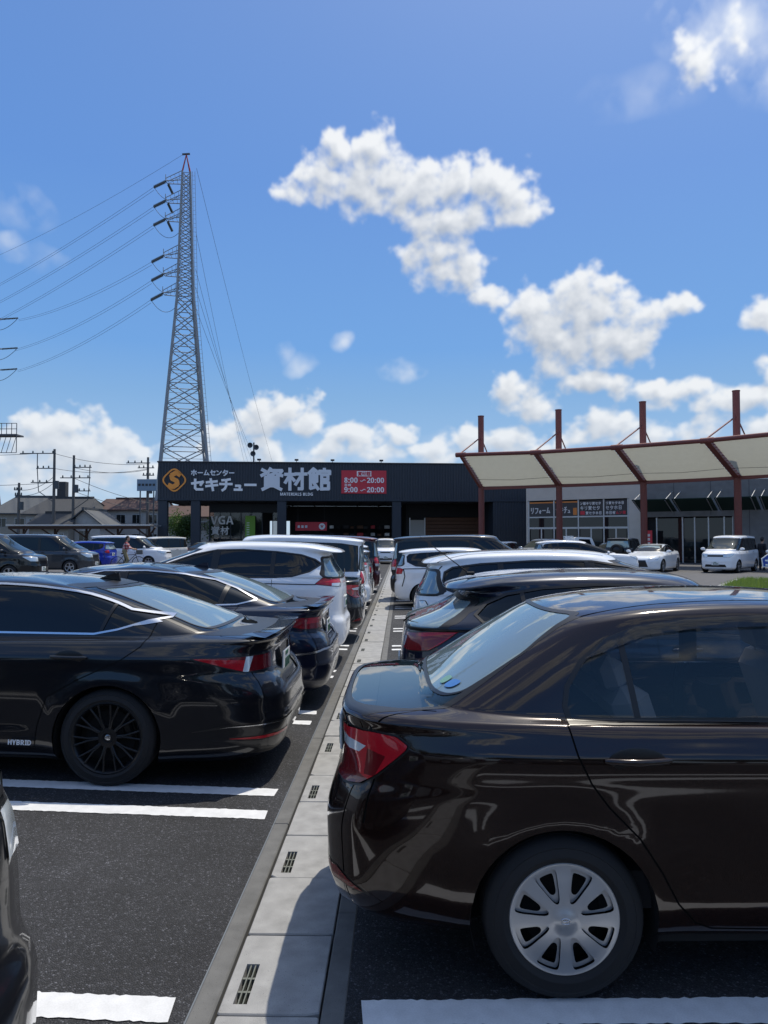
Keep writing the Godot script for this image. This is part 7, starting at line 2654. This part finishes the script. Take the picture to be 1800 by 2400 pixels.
func build_background() -> void:
	weathered("roof_grey", lin(0.055, 0.058, 0.062), 0.4, 2.5, 0.7, 0.0, 91)
	weathered("roof_slate", lin(0.10, 0.11, 0.12), 0.4, 2.5, 0.7, 0.0, 93)
	weathered("roof_red", lin(0.095, 0.045, 0.035), 0.4, 2.5, 0.7, 0.0, 95)
	weathered("plaster", lin(0.40, 0.36, 0.30), 0.25, 4.0, 0.9, 0.0, 97)
	weathered("plaster_white", lin(0.52, 0.50, 0.47), 0.25, 4.0, 0.9, 0.0, 99)
	weathered("pole", lin(0.16, 0.15, 0.14), 0.3, 2.0, 0.85, 0.0, 101)
	mat("pole_steel", lin(0.09, 0.10, 0.11), 0.6, 0.3)
	weathered("rust_steel", lin(0.07, 0.035, 0.025), 0.4, 2.0, 0.7, 0.0, 103)
	mat("bill", lin(0.22, 0.30, 0.38), 0.6)
	mat("leaf", lin(0.045, 0.085, 0.02), 0.7)
	mat("leaf_dark", lin(0.025, 0.05, 0.015), 0.7)
	var lf: StandardMaterial3D = M.leaf
	lf.backlight_enabled = true
	lf.backlight = lin(0.05, 0.10, 0.01)
	gable_house("house", "cream house with grey hipped roof at the far left", Vector3(-47.6, 0.15, -100.0), 9.0, 7.0, 5.1, 7.2, M.roof_slate, M.plaster, 0.1, true, 4)
	gable_house("house", "house with wide dark grey roof and small gables behind two utility poles", Vector3(-42.0, 0.15, -97.0), 8.4, 7.0, 4.9, 6.9, M.roof_grey, M.plaster_white, 0.0, true, 4)
	gable_house("house", "house with white gable facing us in front of the red roof", Vector3(-36.2, 0.15, -90.0), 3.6, 6.0, 3.4, 5.1, M.roof_slate, M.plaster_white, 0.0, false, 1)
	gable_house("house", "long house with red brown roof left of the store", Vector3(-35.0, 0.15, -101.0), 8.2, 6.0, 5.6, 7.0, M.roof_red, M.plaster_white, 0.0, true, 4)
	gable_house("house", "small dark roofed house between the two grey roofs", Vector3(-39.6, 0.15, -88.0), 4.5, 5.0, 3.1, 4.7, M.roof_grey, M.plaster, 0.0, true, 2)
	gable_house("house", "red roofed house seen under the store's left end", Vector3(-26.5, 0.15, -98.0), 6.0, 6.0, 4.6, 6.0, M.roof_red, M.plaster_white, 0.0, true, 3)
	gable_house("house", "far house with pale wall at the very left edge", Vector3(-55.5, 0.15, -110.0), 8.0, 7.0, 4.6, 6.4, M.roof_slate, M.plaster_white, 0.0, true, 3)
	# antenna tower box on the first roof
	var ch := thing("roof_tank", "dark box on thin legs above the first grey roof", "tank", Vector3(-44.3, 6.9, -99.5))
	part(ch, "box", bev_mesh(Vector3(-0.55, 0.4, -0.5), Vector3(0.55, 2.4, 0.5), 0.03), M.roof_grey)
	for x in [-0.4, 0.4]:
		part(ch, "leg", slab_mesh(Vector3(x - 0.05, -0.6, -0.05), Vector3(x + 0.05, 0.4, 0.05)), M.pole_steel)
	utility_pole("tall utility pole with a ladder-like frame of arms on its left", Vector3(-39.3, 0.1, -86.0), 11.9, [[11.4, -3.9, 0.2], [9.7, -2.0, 0.2], [8.1, -2.6, 0.2]], -1.9)
	utility_pole("utility pole with transformer and side brackets right of the tall pole", Vector3(-37.5, 0.1, -87.0), 11.3, [[9.9, 0.0, 2.1], [8.7, -1.5, 2.0], [7.2, 0.0, 2.0]], 1.9)
	utility_pole("short bare utility pole at the far left", Vector3(-42.8, 0.1, -85.0), 8.0, [[7.2, -0.5, 0.4], [6.6, -0.4, 0.4]], 0.0)
	utility_pole("distant utility pole beside the store's left edge", Vector3(-30.6, 0.1, -92.0), 11.6, [[10.9, -2.6, 0.3], [10.3, -1.2, 0.8], [9.4, -0.6, 0.8]], 0.0)
	for i in 9:
		var a: Vector3 = [Vector3(-39.3, 11.5, -86), Vector3(-39.3, 9.8, -86), Vector3(-39.3, 8.2, -86), Vector3(-37.5, 10.0, -87), Vector3(-37.5, 8.8, -87), Vector3(-37.5, 7.3, -87), Vector3(-42.8, 7.3, -85), Vector3(-42.8, 6.7, -85), Vector3(-41.5, 11.5, -86)][i]
		var b: Vector3 = [Vector3(-30.6, 10.9, -92), Vector3(-30.6, 10.3, -92), Vector3(-60, 8.4, -84), Vector3(-30.6, 10.2, -92), Vector3(-27.0, 5.6, -92), Vector3(-27.0, 4.8, -92), Vector3(-39.3, 8.9, -86), Vector3(-39.3, 8.2, -86), Vector3(-62, 12.0, -84)][i]
		var w := part(self, numbered("overhead_wire"), wire(a, b, 0.5, 0.028), M.cable)
		tag(w, ["top overhead wire right of the tall pole", "second overhead wire right of the tall pole", "overhead wire running left from the tall pole's low arm", "upper overhead wire right of the transformer pole", "overhead wire falling from the transformer pole to the store", "lowest overhead wire falling from the transformer pole", "upper wire from the short pole to the tall pole", "lower wire from the short pole to the tall pole", "overhead wire running left from the tall pole's top"][i], "wire", "overhead wires")
	# billboard on legs beside the store
	var bb := thing("rooftop_billboard", "pale blue billboard with dark characters left of the store sign", "billboard", Vector3(-29.3, 0.1, -84.0))
	part(bb, "panel", bev_mesh(Vector3(0.2, 7.0, 0), Vector3(2.4, 8.3, 0.15), 0.02), M.bill)
	for k in 5:
		part(bb, "character", slab_mesh(Vector3(0.35 + 0.4 * k, 7.55, 0.15), Vector3(0.62 + 0.4 * k, 7.8, 0.17)), M.roof_grey)
	for x in [0.5, 2.0]:
		part(bb, "leg", slab_mesh(Vector3(x, 0, 0.02), Vector3(x + 0.12, 7.0, 0.12)), M.pole_steel)
	# long shelter roof over the cycle park
	var sh := thing("cycle_shelter", "long low shelter with pale flat roof and rusty brackets", "shelter", Vector3(-19.9, 0.19, -60.5))
	part(sh, "roof", bev_mesh(Vector3(-11.3, 2.62, -2.2), Vector3(0.2, 2.72, 0.6), 0.02), M.frame_alu)
	part(sh, "roof_beam", slab_mesh(Vector3(-11.2, 2.38, 0.2), Vector3(0.1, 2.60, 0.35)), M.rust_steel)
	for k in 5:
		var x := -10.6 + 2.55 * k
		part(sh, "post", slab_mesh(Vector3(x, 0, -0.9), Vector3(x + 0.14, 2.6, -0.76)), M.rust_steel)
		for e in [-0.8, 0.8]:
			var q := Soup.new()
			q.bar(Vector3(x + 0.07, 1.75, -0.6), Vector3(x + 0.07 + e, 2.5, 0.15), 0.10)
			part(sh, "bracket", q.mesh(), M.rust_steel)
	# lamp post with loudspeakers behind the store
	var lp := thing("loudspeaker_pole", "thin pole with loudspeaker horns standing above the store roof", "pole", Vector3(-13.9, 0, -72.0))
	var ps := Soup.new()
	ps.tube([Vector3(0, 0, 0), Vector3(0, 10.9, 0)], 0.07, 8)
	part(lp, "pole", ps.mesh(), M.pole_steel)
	for e in [[-0.28, 10.6, 1.0], [0.30, 10.4, 1.0], [0.0, 9.8, 1.0]]:
		var hn := Soup.new()
		hn.lathe([Vector2(0.05, -0.3), Vector2(0.09, -0.1), Vector2(0.26, 0.2), Vector2(0.24, 0.21), Vector2(0.0, 0.0)], 14)
		part(lp, "horn", hn.mesh(), M.pole_steel, Vector3(e[0], e[1], 0.2))
	build_trees()

# ---------------------------------------------------------------- trees and plants
func leaf_cluster(sd: int, n: int, size: float) -> Mesh:
	var r := RandomNumberGenerator.new()
	r.seed = sd
	var s := Soup.new()
	for k in n:
		var c := Vector3(r.randfn(), r.randfn(), r.randfn()) * 0.36
		var ax := Vector3(r.randfn(), r.randfn(), r.randfn()).normalized()
		var u := ax.cross(Vector3.UP).normalized()
		var v := ax.cross(u)
		var l := size * r.randf_range(0.6, 1.3)
		s.quad(c - u * l * 0.5, c + v * l * 0.3, c + u * l * 0.5, c - v * l * 0.3)
	return s.mesh()

func tree(label: String, at: Vector3, h: float, r: float, sd: int, m: Material, group: String) -> void:
	var g := RandomNumberGenerator.new()
	g.seed = sd
	var o := thing("leafy_tree", label, "tree", at, 0.0, group)
	var tr := Soup.new()
	tr.tube([Vector3.ZERO, Vector3(0.05, h * 0.35, 0.02), Vector3(-0.05, h * 0.75, 0.0)], [0.20, 0.15, 0.05], 8)
	for k in 6:
		var a := TAU * k / 6.0 + g.randf()
		tr.tube([Vector3(0, h * (0.3 + 0.05 * k), 0), Vector3(cos(a) * r * 0.6, h * (0.5 + 0.06 * k), sin(a) * r * 0.6)], [0.08, 0.02], 5)
	part(o, "trunk", tr.mesh(), M.rust_steel)
	var mm := MultiMesh.new()
	mm.transform_format = MultiMesh.TRANSFORM_3D
	mm.mesh = clusters
	var n := int(70 * r * r)
	mm.instance_count = n
	for k in n:
		var d := Vector3(g.randfn(), g.randfn() * 0.9, g.randfn()).normalized() * pow(g.randf(), 0.4)
		var lump := 0.75 + 0.3 * sin(d.x * 5.0 + sd) * cos(d.z * 4.0 + d.y * 3.0)
		var p := Vector3(d.x * r * lump, h * 0.64 + d.y * h * 0.36 * lump, d.z * r * lump)
		mm.set_instance_transform(k, Transform3D(Basis.from_euler(Vector3(g.randf() * TAU, g.randf() * TAU, g.randf() * TAU)).scaled(Vector3.ONE * g.randf_range(0.6, 1.1)), p))
	var mi := MultiMeshInstance3D.new()
	mi.name = "crown"
	mi.multimesh = mm
	mi.material_override = m
	mi.set_meta("kind", "stuff")
	o.add_child(mi)

var clusters: Mesh

func build_trees() -> void:
	clusters = leaf_cluster(5, 26, 0.20)
	tree("dark green shrub at the left end of the shelter", Vector3(-47.0, 0.1, -84.0), 3.0, 1.6, 11, M.leaf_dark, "trees behind the lot")
	tree("green tree under the left end of the store", Vector3(-22.8, 0.1, -80.0), 4.6, 2.0, 12, M.leaf, "trees behind the lot")
	tree("second green tree behind the store's left columns", Vector3(-19.6, 0.1, -84.0), 4.4, 2.0, 13, M.leaf, "trees behind the lot")
	tree("treetop peeping over the store roof near the canopy", Vector3(4.3, 0.1, -112.0), 11.8, 2.6, 14, M.leaf_dark, "trees behind the lot")
	# added row of trees, out of view, to darken what the cars mirror
	for k in 13:
		tree("added unseen dark tree in the row behind the photographer", Vector3(-34.0 + 5.6 * k + 0.7 * sin(k * 2.3), 0.1, 19.0 + 1.2 * cos(k * 1.7)), 6.2 + 0.8 * sin(k * 3.1), 2.9, 30 + k, M.leaf_dark, "added unseen trees in a row behind the photographer")

func build_island() -> void:
	# planted island with a low kerb at the right edge
	var base := Vector3(0, 0.124, 0)
	var pts := V([9.3, -23.0, 10.0, -24.6, 11.4, -27.0, 12.5, -29.0, 17.0, -28.0, 17.0, -23.5, 13.0, -22.4, 10.5, -22.2, 9.5, -22.4])
	pts = rounded(pts, 0.6, 4)
	var up := Transform3D(Basis(Vector3(1, 0, 0), Vector3(0, 0, 1), Vector3(0, 1, 0)), base)
	var isl := Node3D.new()
	isl.name = "planted_island"
	isl.set_meta("kind", "structure")
	add_child(isl)
	var inner := grown(pts, -0.16)
	if inner.size() < 3:
		inner = pts
	var k := Soup.new()
	for q in Geometry2D.clip_polygons(pts, inner):
		pass
	for i in pts.size():
		var a := pts[i]
		var b := pts[(i + 1) % pts.size()]
		var c := nearest(inner, b)
		var d := nearest(inner, a)
		k.prism(PackedVector2Array([a, b, c, d]) if not c.is_equal_approx(d) else PackedVector2Array([a, b, c]), 0.0, 0.15, up)
	part(isl, "kerb", k.mesh(), M.concrete_lid)
	var soil := Soup.new()
	soil.prism(inner, 0.0, 0.10, up)
	part(isl, "soil", soil.mesh(), M.rust_steel)
	var bl := Soup.new()
	for e in 5:
		var a := TAU * e / 5.0
		var p := Vector3(cos(a), 0, sin(a)) * 0.05
		var t := p * 2.6 + Vector3(0, 0.12 + 0.02 * e, 0)
		var s := Vector3(-sin(a), 0, cos(a)) * 0.012
		bl.tri(p - s, t, p + s)
	var mm := MultiMesh.new()
	mm.transform_format = MultiMesh.TRANSFORM_3D
	mm.mesh = bl.mesh()
	var r := RandomNumberGenerator.new()
	r.seed = 77
	var places := []
	while places.size() < 3500:
		var p := Vector2(r.randf_range(9.3, 17.0), r.randf_range(-29.0, -22.2))
		if Geometry2D.is_point_in_polygon(p, inner):
			places.append(p)
	mm.instance_count = places.size()
	for i in places.size():
		mm.set_instance_transform(i, Transform3D(Basis(Vector3.UP, r.randf() * TAU).scaled(Vector3.ONE * r.randf_range(0.6, 1.1)), Vector3(places[i].x, 0.22, places[i].y)))
	var gm := mat("grass", lin(0.13, 0.20, 0.035), 0.8)
	gm.backlight_enabled = true
	gm.backlight = lin(0.12, 0.18, 0.03)
	var mi := MultiMeshInstance3D.new()
	mi.name = numbered("grass")
	mi.multimesh = mm
	mi.material_override = gm
	mi.set_meta("kind", "stuff")
	tag(mi, "bright green grass on the island at the right edge", "grass")
	add_child(mi)
	# blue direction board
	mat("sign_blue", lin(0.01, 0.06, 0.38), 0.4)
	var sg := thing("direction_sign", "blue pentagon sign with white border and symbols on the planted island", "sign", Vector3(12.62, 0.22, -26.6))
	sg.scale = Vector3.ONE * 0.66
	var board := V([-0.40, 0.85, 0.40, 0.85, 0.46, 1.30, 0.0, 1.62, -0.46, 1.30])
	var bs := Soup.new()
	bs.prism(board, 0.0, 0.04)
	part(sg, "board", bs.mesh(), M.letter_white)
	var fs := Soup.new()
	fs.prism(grown(board, -0.045), 0.04, 0.046)
	part(sg, "blue_face", fs.mesh(), M.sign_blue)
	var ar := Soup.new()
	ar.prism(V([-0.28, 1.16, -0.14, 1.16, -0.14, 1.10, -0.02, 1.20, -0.14, 1.30, -0.14, 1.24, -0.28, 1.24]), 0.046, 0.05)
	part(sg, "arrow", ar.mesh(), M.letter_white)
	var ar2 := Soup.new()
	ar2.prism(V([0.06, 1.14, 0.28, 1.14, 0.28, 1.26, 0.06, 1.26]), 0.046, 0.05)
	part(sg, "symbol", ar2.mesh(), M.letter_white)
	var ar3 := Soup.new()
	ar3.prism(V([-0.26, 0.93, 0.26, 0.93, 0.26, 1.02, -0.26, 1.02]), 0.046, 0.05)
	part(sg, "word_bar", ar3.mesh(), M.letter_white)
	part(sg, "post", slab_mesh(Vector3(-0.04, 0.1, -0.06), Vector3(0.04, 1.2, 0.0)), M.soffit)
	part(sg, "foot", bev_mesh(Vector3(-0.35, -0.10, -0.30), Vector3(0.35, 0.12, 0.25), 0.04), M.soffit)

# ---------------------------------------------------------------- people
# joints with radii, joined by a smooth minimum and meshed as surface nets
func figure(bones: Array, cell: float) -> Soup:
	var lo := Vector3.INF
	var hi := -Vector3.INF
	for b in bones:
		for e in 2:
			var r: float = b[2 + e] + 0.06
			lo = lo.min(b[e] - Vector3.ONE * r)
			hi = hi.max(b[e] + Vector3.ONE * r)
	var n := Vector3i(((hi - lo) / cell).ceil()) + Vector3i.ONE
	var val := PackedFloat32Array()
	val.resize(n.x * n.y * n.z)
	val.fill(1.0)
	var k := 0.03
	for b in bones:
		var A: Vector3 = b[0]
		var B: Vector3 = b[1]
		var ra: float = b[2]
		var rb: float = b[3]
		var mx := maxf(ra, rb) + 0.10
		var l0 := Vector3i(((A.min(B) - Vector3.ONE * mx - lo) / cell).floor()).clamp(Vector3i.ZERO, n - Vector3i.ONE)
		var l1 := Vector3i(((A.max(B) + Vector3.ONE * mx - lo) / cell).ceil()).clamp(Vector3i.ZERO, n - Vector3i.ONE)
		var ab := B - A
		var q := maxf(ab.length_squared(), 1e-9)
		for z in range(l0.z, l1.z + 1):
			for y in range(l0.y, l1.y + 1):
				for x in range(l0.x, l1.x + 1):
					var p := lo + Vector3(x, y, z) * cell
					var t := clampf((p - A).dot(ab) / q, 0.0, 1.0)
					var d := p.distance_to(A + ab * t) - lerpf(ra, rb, t)
					var i := (z * n.y + y) * n.x + x
					var o := val[i]
					var h := maxf(k - absf(o - d), 0.0) / k
					val[i] = minf(o, d) - h * h * k * 0.25
	var at := {}
	var verts := PackedVector3Array()
	for z in n.z - 1:
		for y in n.y - 1:
			for x in n.x - 1:
				var i := (z * n.y + y) * n.x + x
				var any := false
				var v0 := val[i] < 0.0
				for c in [1, n.x, n.x + 1, n.x * n.y, n.x * n.y + 1, n.x * n.y + n.x, n.x * n.y + n.x + 1]:
					if (val[i + c] < 0.0) != v0:
						any = true
						break
				if not any:
					continue
				var sum := Vector3.ZERO
				var cnt := 0
				for e in EDGES:
					var a: Vector3i = e[0]
					var b: Vector3i = e[1]
					var va := val[i + (a.z * n.y + a.y) * n.x + a.x]
					var vb := val[i + (b.z * n.y + b.y) * n.x + b.x]
					if (va < 0.0) != (vb < 0.0):
						sum += Vector3(a).lerp(Vector3(b), va / (va - vb))
						cnt += 1
				at[i] = verts.size()
				verts.append(lo + (Vector3(x, y, z) + sum / cnt) * cell)
	var nrm := PackedVector3Array()
	nrm.resize(verts.size())
	var quads := []
	var st := [1, n.x, n.x * n.y]
	for z in range(1, n.z - 1):
		for y in range(1, n.y - 1):
			for x in range(1, n.x - 1):
				var i := (z * n.y + y) * n.x + x
				for ax in 3:
					if (val[i] < 0.0) == (val[i + st[ax]] < 0.0):
						continue
					var u: int = st[(ax + 1) % 3]
					var v: int = st[(ax + 2) % 3]
					if not (at.has(i) and at.has(i - u) and at.has(i - v) and at.has(i - u - v)):
						continue
					var out := Vector3.ZERO
					out[ax] = 1.0 if val[i] < 0.0 else -1.0
					quads.append([at[i], at[i - u], at[i - u - v], at[i - v], out])
	var s := Soup.new()
	for q in quads:
		var g: Vector3 = (verts[q[2]] - verts[q[0]]).cross(verts[q[1]] - verts[q[3]])
		if g.dot(q[4]) < 0.0:
			g = -g
		for j in 4:
			nrm[q[j]] += g
	for q in quads:
		s.tri_n(verts[q[0]], verts[q[1]], verts[q[2]], nrm[q[0]].normalized(), nrm[q[1]].normalized(), nrm[q[2]].normalized())
		s.tri_n(verts[q[0]], verts[q[2]], verts[q[3]], nrm[q[0]].normalized(), nrm[q[2]].normalized(), nrm[q[3]].normalized())
	return s

const EDGES := [[Vector3i(0, 0, 0), Vector3i(1, 0, 0)], [Vector3i(0, 1, 0), Vector3i(1, 1, 0)], [Vector3i(0, 0, 1), Vector3i(1, 0, 1)], [Vector3i(0, 1, 1), Vector3i(1, 1, 1)],
	[Vector3i(0, 0, 0), Vector3i(0, 1, 0)], [Vector3i(1, 0, 0), Vector3i(1, 1, 0)], [Vector3i(0, 0, 1), Vector3i(0, 1, 1)], [Vector3i(1, 0, 1), Vector3i(1, 1, 1)],
	[Vector3i(0, 0, 0), Vector3i(0, 0, 1)], [Vector3i(1, 0, 0), Vector3i(1, 0, 1)], [Vector3i(0, 1, 0), Vector3i(0, 1, 1)], [Vector3i(1, 1, 0), Vector3i(1, 1, 1)]]

# pose: pelvis height, lean forward (+x), knees, hands
func person(label: String, at: Vector3, turn: float, shirt: Material, trousers: Material, riding: bool) -> void:
	var o := thing("person", label, "person", at, turn)
	var hip := Vector3(0, 0.93, 0)
	var neck := Vector3(0.10 if riding else 0.02, 1.42, 0)
	var head := neck + Vector3(0.05, 0.17, 0)
	var arms := []
	var legs := []
	var hands := []
	for sg in [-1.0, 1.0]:
		var sh := neck + Vector3(-0.01, -0.08, sg * 0.17)
		var el := sh + (Vector3(0.16, -0.24, sg * 0.06) if riding else Vector3(0.0, -0.29, sg * 0.05))
		var wr := el + (Vector3(0.22, -0.06, -sg * 0.02) if riding else Vector3(0.07, -0.25, -sg * 0.01))
		arms.append([sh, el, 0.055, 0.045])
		arms.append([el, wr, 0.043, 0.030])
		hands.append([wr, (wr - el).normalized(), sg])
		var kn := hip + (Vector3(0.16 if sg > 0 else 0.05, -0.43, sg * 0.12) if riding else Vector3(0.03, -0.46, sg * 0.11))
		var an := kn + (Vector3(-0.10, -0.40, 0) if riding else Vector3(-0.03, -0.40, 0))
		legs.append([hip + Vector3(0, -0.03, sg * 0.09), kn, 0.085, 0.060])
		legs.append([kn, an, 0.058, 0.042])
		legs.append([an + Vector3(-0.02, -0.03, 0), an + Vector3(0.16, -0.045, 0), 0.04, 0.032])
	var torso := [[hip + Vector3(0, 0.02, -0.07), hip + Vector3(0, 0.02, 0.07), 0.115, 0.115], [hip, hip.lerp(neck, 0.5), 0.125, 0.125], [hip.lerp(neck, 0.5), neck + Vector3(-0.01, -0.16, 0), 0.125, 0.13], [neck + Vector3(-0.01, -0.12, -0.12), neck + Vector3(-0.01, -0.12, 0.12), 0.085, 0.085], [neck + Vector3(0, -0.08, 0), neck + Vector3(0.02, 0.05, 0), 0.058, 0.052]]
	var skull := [[head + Vector3(-0.01, 0.02, 0), head + Vector3(0.0, 0.05, 0), 0.092, 0.09], [head + Vector3(0.035, -0.05, 0), head + Vector3(0.06, -0.07, 0), 0.055, 0.04], [head + Vector3(0.085, 0.01, 0), head + Vector3(0.105, -0.012, 0), 0.012, 0.014]]
	for sg in [-1.0, 1.0]:
		skull.append([head + Vector3(-0.005, 0.0, sg * 0.09), head + Vector3(-0.01, -0.035, sg * 0.092), 0.018, 0.014])
	var body := figure(torso + arms + legs, 0.022)
	body.add(figure(skull + [[neck, head, 0.05, 0.055]], 0.011))
	for h in hands:
		var w: Vector3 = h[0]
		var d: Vector3 = h[1]
		var sd: Vector3 = Vector3(0, 0, h[2])
		body.tube([w, w + d * 0.05, w + d * 0.09], [0.028, 0.036, 0.030], 8)
		for f in 4:
			var b := w + d * 0.085 + Vector3(0, 0.026 - 0.018 * f, 0)
			body.tube([b, b + d * (0.035 - 0.003 * absf(f - 1.4)) , b + d * 0.055 - sd * 0.025, b + d * 0.05 - sd * 0.05], [0.0095, 0.009, 0.0085, 0.007], 6)
		body.tube([w + d * 0.03 + Vector3(0, 0.03, 0), w + d * 0.06 + Vector3(0, 0.05, 0) - sd * 0.015, w + d * 0.085 + Vector3(0, 0.052, 0) - sd * 0.03], [0.011, 0.010, 0.008], 6)
	part(o, "body", body.mesh(), M.skin)
	part(o, "shirt", pushed(figure(torso.slice(0, 4) + [arms[0], arms[2]] + [[arms[1][0], arms[1][0].lerp(arms[1][1], 0.2), 0.045, 0.043], [arms[3][0], arms[3][0].lerp(arms[3][1], 0.2), 0.045, 0.043]], 0.022), 0.012).mesh(), shirt)
	part(o, "trousers", pushed(figure([torso[0], legs[0], legs[1], legs[3], legs[4]], 0.022), 0.014).mesh(), trousers)
	part(o, "hair", pushed(figure([[head + Vector3(-0.025, 0.035, 0), head + Vector3(-0.01, 0.065, 0), 0.092, 0.09], [head + Vector3(-0.05, -0.03, 0), head + Vector3(-0.03, 0.03, 0), 0.06, 0.08]], 0.012), 0.004).mesh(), M.hair)
	var eyes := Soup.new()
	for sg in [-1.0, 1.0]:
		eyes.box(head + Vector3(0.088, 0.018, sg * 0.033), Vector3(0.008, 0.010, 0.022), Basis.IDENTITY, 0.002)
	part(o, "eyes", eyes.mesh(), M.hair)
	var mo := Soup.new()
	mo.box(head + Vector3(0.094, -0.058, 0), Vector3(0.006, 0.008, 0.045), Basis.IDENTITY, 0.002)
	part(o, "mouth", mo.mesh(), M.lip)
	for sg in [0, 1]:
		var f: Array = legs[2 + sg * 3]
		part(o, "shoe", pushed(figure([[f[0], f[1], f[2], f[3]]], 0.016), 0.006).mesh(), M.hair)

func bicycle(label: String, at: Vector3, turn: float) -> void:
	var o := thing("bicycle", label, "bicycle", at, turn)
	var R := 0.32
	for x in [-0.52, 0.54]:
		var w := node_part(o, "wheel", Vector3(x, R, 0))
		var t := Soup.new()
		var pts := []
		for k in 33:
			pts.append(Vector3(cos(TAU * k / 32) * R, sin(TAU * k / 32) * R, 0))
		t.tube(pts, 0.02, 6, false)
		part(w, "tyre", t.mesh(), M.tyre)
		var sp := Soup.new()
		for k in 16:
			sp.tube([Vector3.ZERO, Vector3(cos(TAU * k / 16), sin(TAU * k / 16), 0) * R], 0.003, 4, false)
		sp.tube([Vector3(0, 0, -0.05), Vector3(0, 0, 0.05)], 0.025, 8)
		part(w, "spokes", sp.mesh(), M.satin)
	var f := Soup.new()
	var bb := Vector3(-0.06, 0.30, 0)
	var seat := Vector3(-0.20, 0.72, 0)
	var hd := Vector3(0.38, 0.74, 0)
	for e in [[bb, seat], [bb, hd], [seat, hd + Vector3(0, 0.02, 0)], [seat, Vector3(-0.52, R, 0)], [bb, Vector3(-0.52, R, 0)], [hd + Vector3(-0.04, 0.16, 0), Vector3(0.54, R, 0)]]:
		f.tube([e[0], e[1]], 0.018, 6)
	part(o, "frame", f.mesh(), M.bike_paint)
	var h := Soup.new()
	h.tube([Vector3(0.25, 1.0, -0.28), Vector3(0.34, 0.98, -0.1), Vector3(0.34, 0.98, 0.1), Vector3(0.25, 1.0, 0.28)], 0.014, 6)
	part(o, "handlebar", h.mesh(), M.satin)
	var s := Soup.new()
	s.box(Vector3(-0.22, 0.80, 0), Vector3(0.25, 0.06, 0.16), Basis.IDENTITY, 0.025)
	part(o, "saddle", s.mesh(), M.rubber)
	var b := Soup.new()
	b.box(Vector3(0.58, 0.88, 0), Vector3(0.32, 0.24, 0.30), Basis.IDENTITY, 0.02)
	part(o, "basket", b.mesh(), M.bike_basket)
	var c := Soup.new()
	c.tube([bb + Vector3(0, 0, -0.06), bb + Vector3(0, 0, 0.06)], 0.09, 14)
	part(o, "chainring", c.mesh(), M.satin)

func build_people() -> void:
	mat("skin", lin(0.42, 0.25, 0.17), 0.6)
	mat("hair", lin(0.012, 0.01, 0.01), 0.6)
	mat("lip", lin(0.30, 0.10, 0.09), 0.6)
	mat("trousers_dark", lin(0.03, 0.03, 0.04), 0.9)
	mat("trousers_khaki", lin(0.25, 0.21, 0.12), 0.9)
	mat("shirt_black", lin(0.02, 0.02, 0.025), 0.9)
	mat("bike_paint", lin(0.02, 0.02, 0.025), 0.3)
	mat("bike_basket", lin(0.10, 0.10, 0.10), 0.5)
	# red and white check cloth
	var im := Image.create(64, 64, false, Image.FORMAT_RGB8)
	for y in 64:
		for x in 64:
			var a := 1 if (x / 16) % 2 == 0 else 0
			var b := 1 if (y / 16) % 2 == 0 else 0
			im.set_pixel(x, y, [Color(0.85, 0.83, 0.82), Color(0.70, 0.35, 0.36), Color(0.45, 0.08, 0.11)][a + b])
	var m := mat("check_cloth", Color.WHITE, 0.9)
	m.albedo_texture = ImageTexture.create_from_image(im)
	m.uv1_triplanar = true
	m.uv1_scale = Vector3.ONE * 3.2
	bicycle("dark bicycle ridden past the blue car by the person in check", Vector3(-14.35, 0.19, -40.1), 0.25)
	person("person in red and white check shirt on a bicycle beside the blue car", Vector3(-14.5, 0.19, -40.05), 0.25, m, M.trousers_khaki, true)
	person("dark haired person in black standing behind the blue sign at the right edge", Vector3(18.75, 0.124, -40.4), 0.5, M.shirt_black, M.trousers_dark, false)
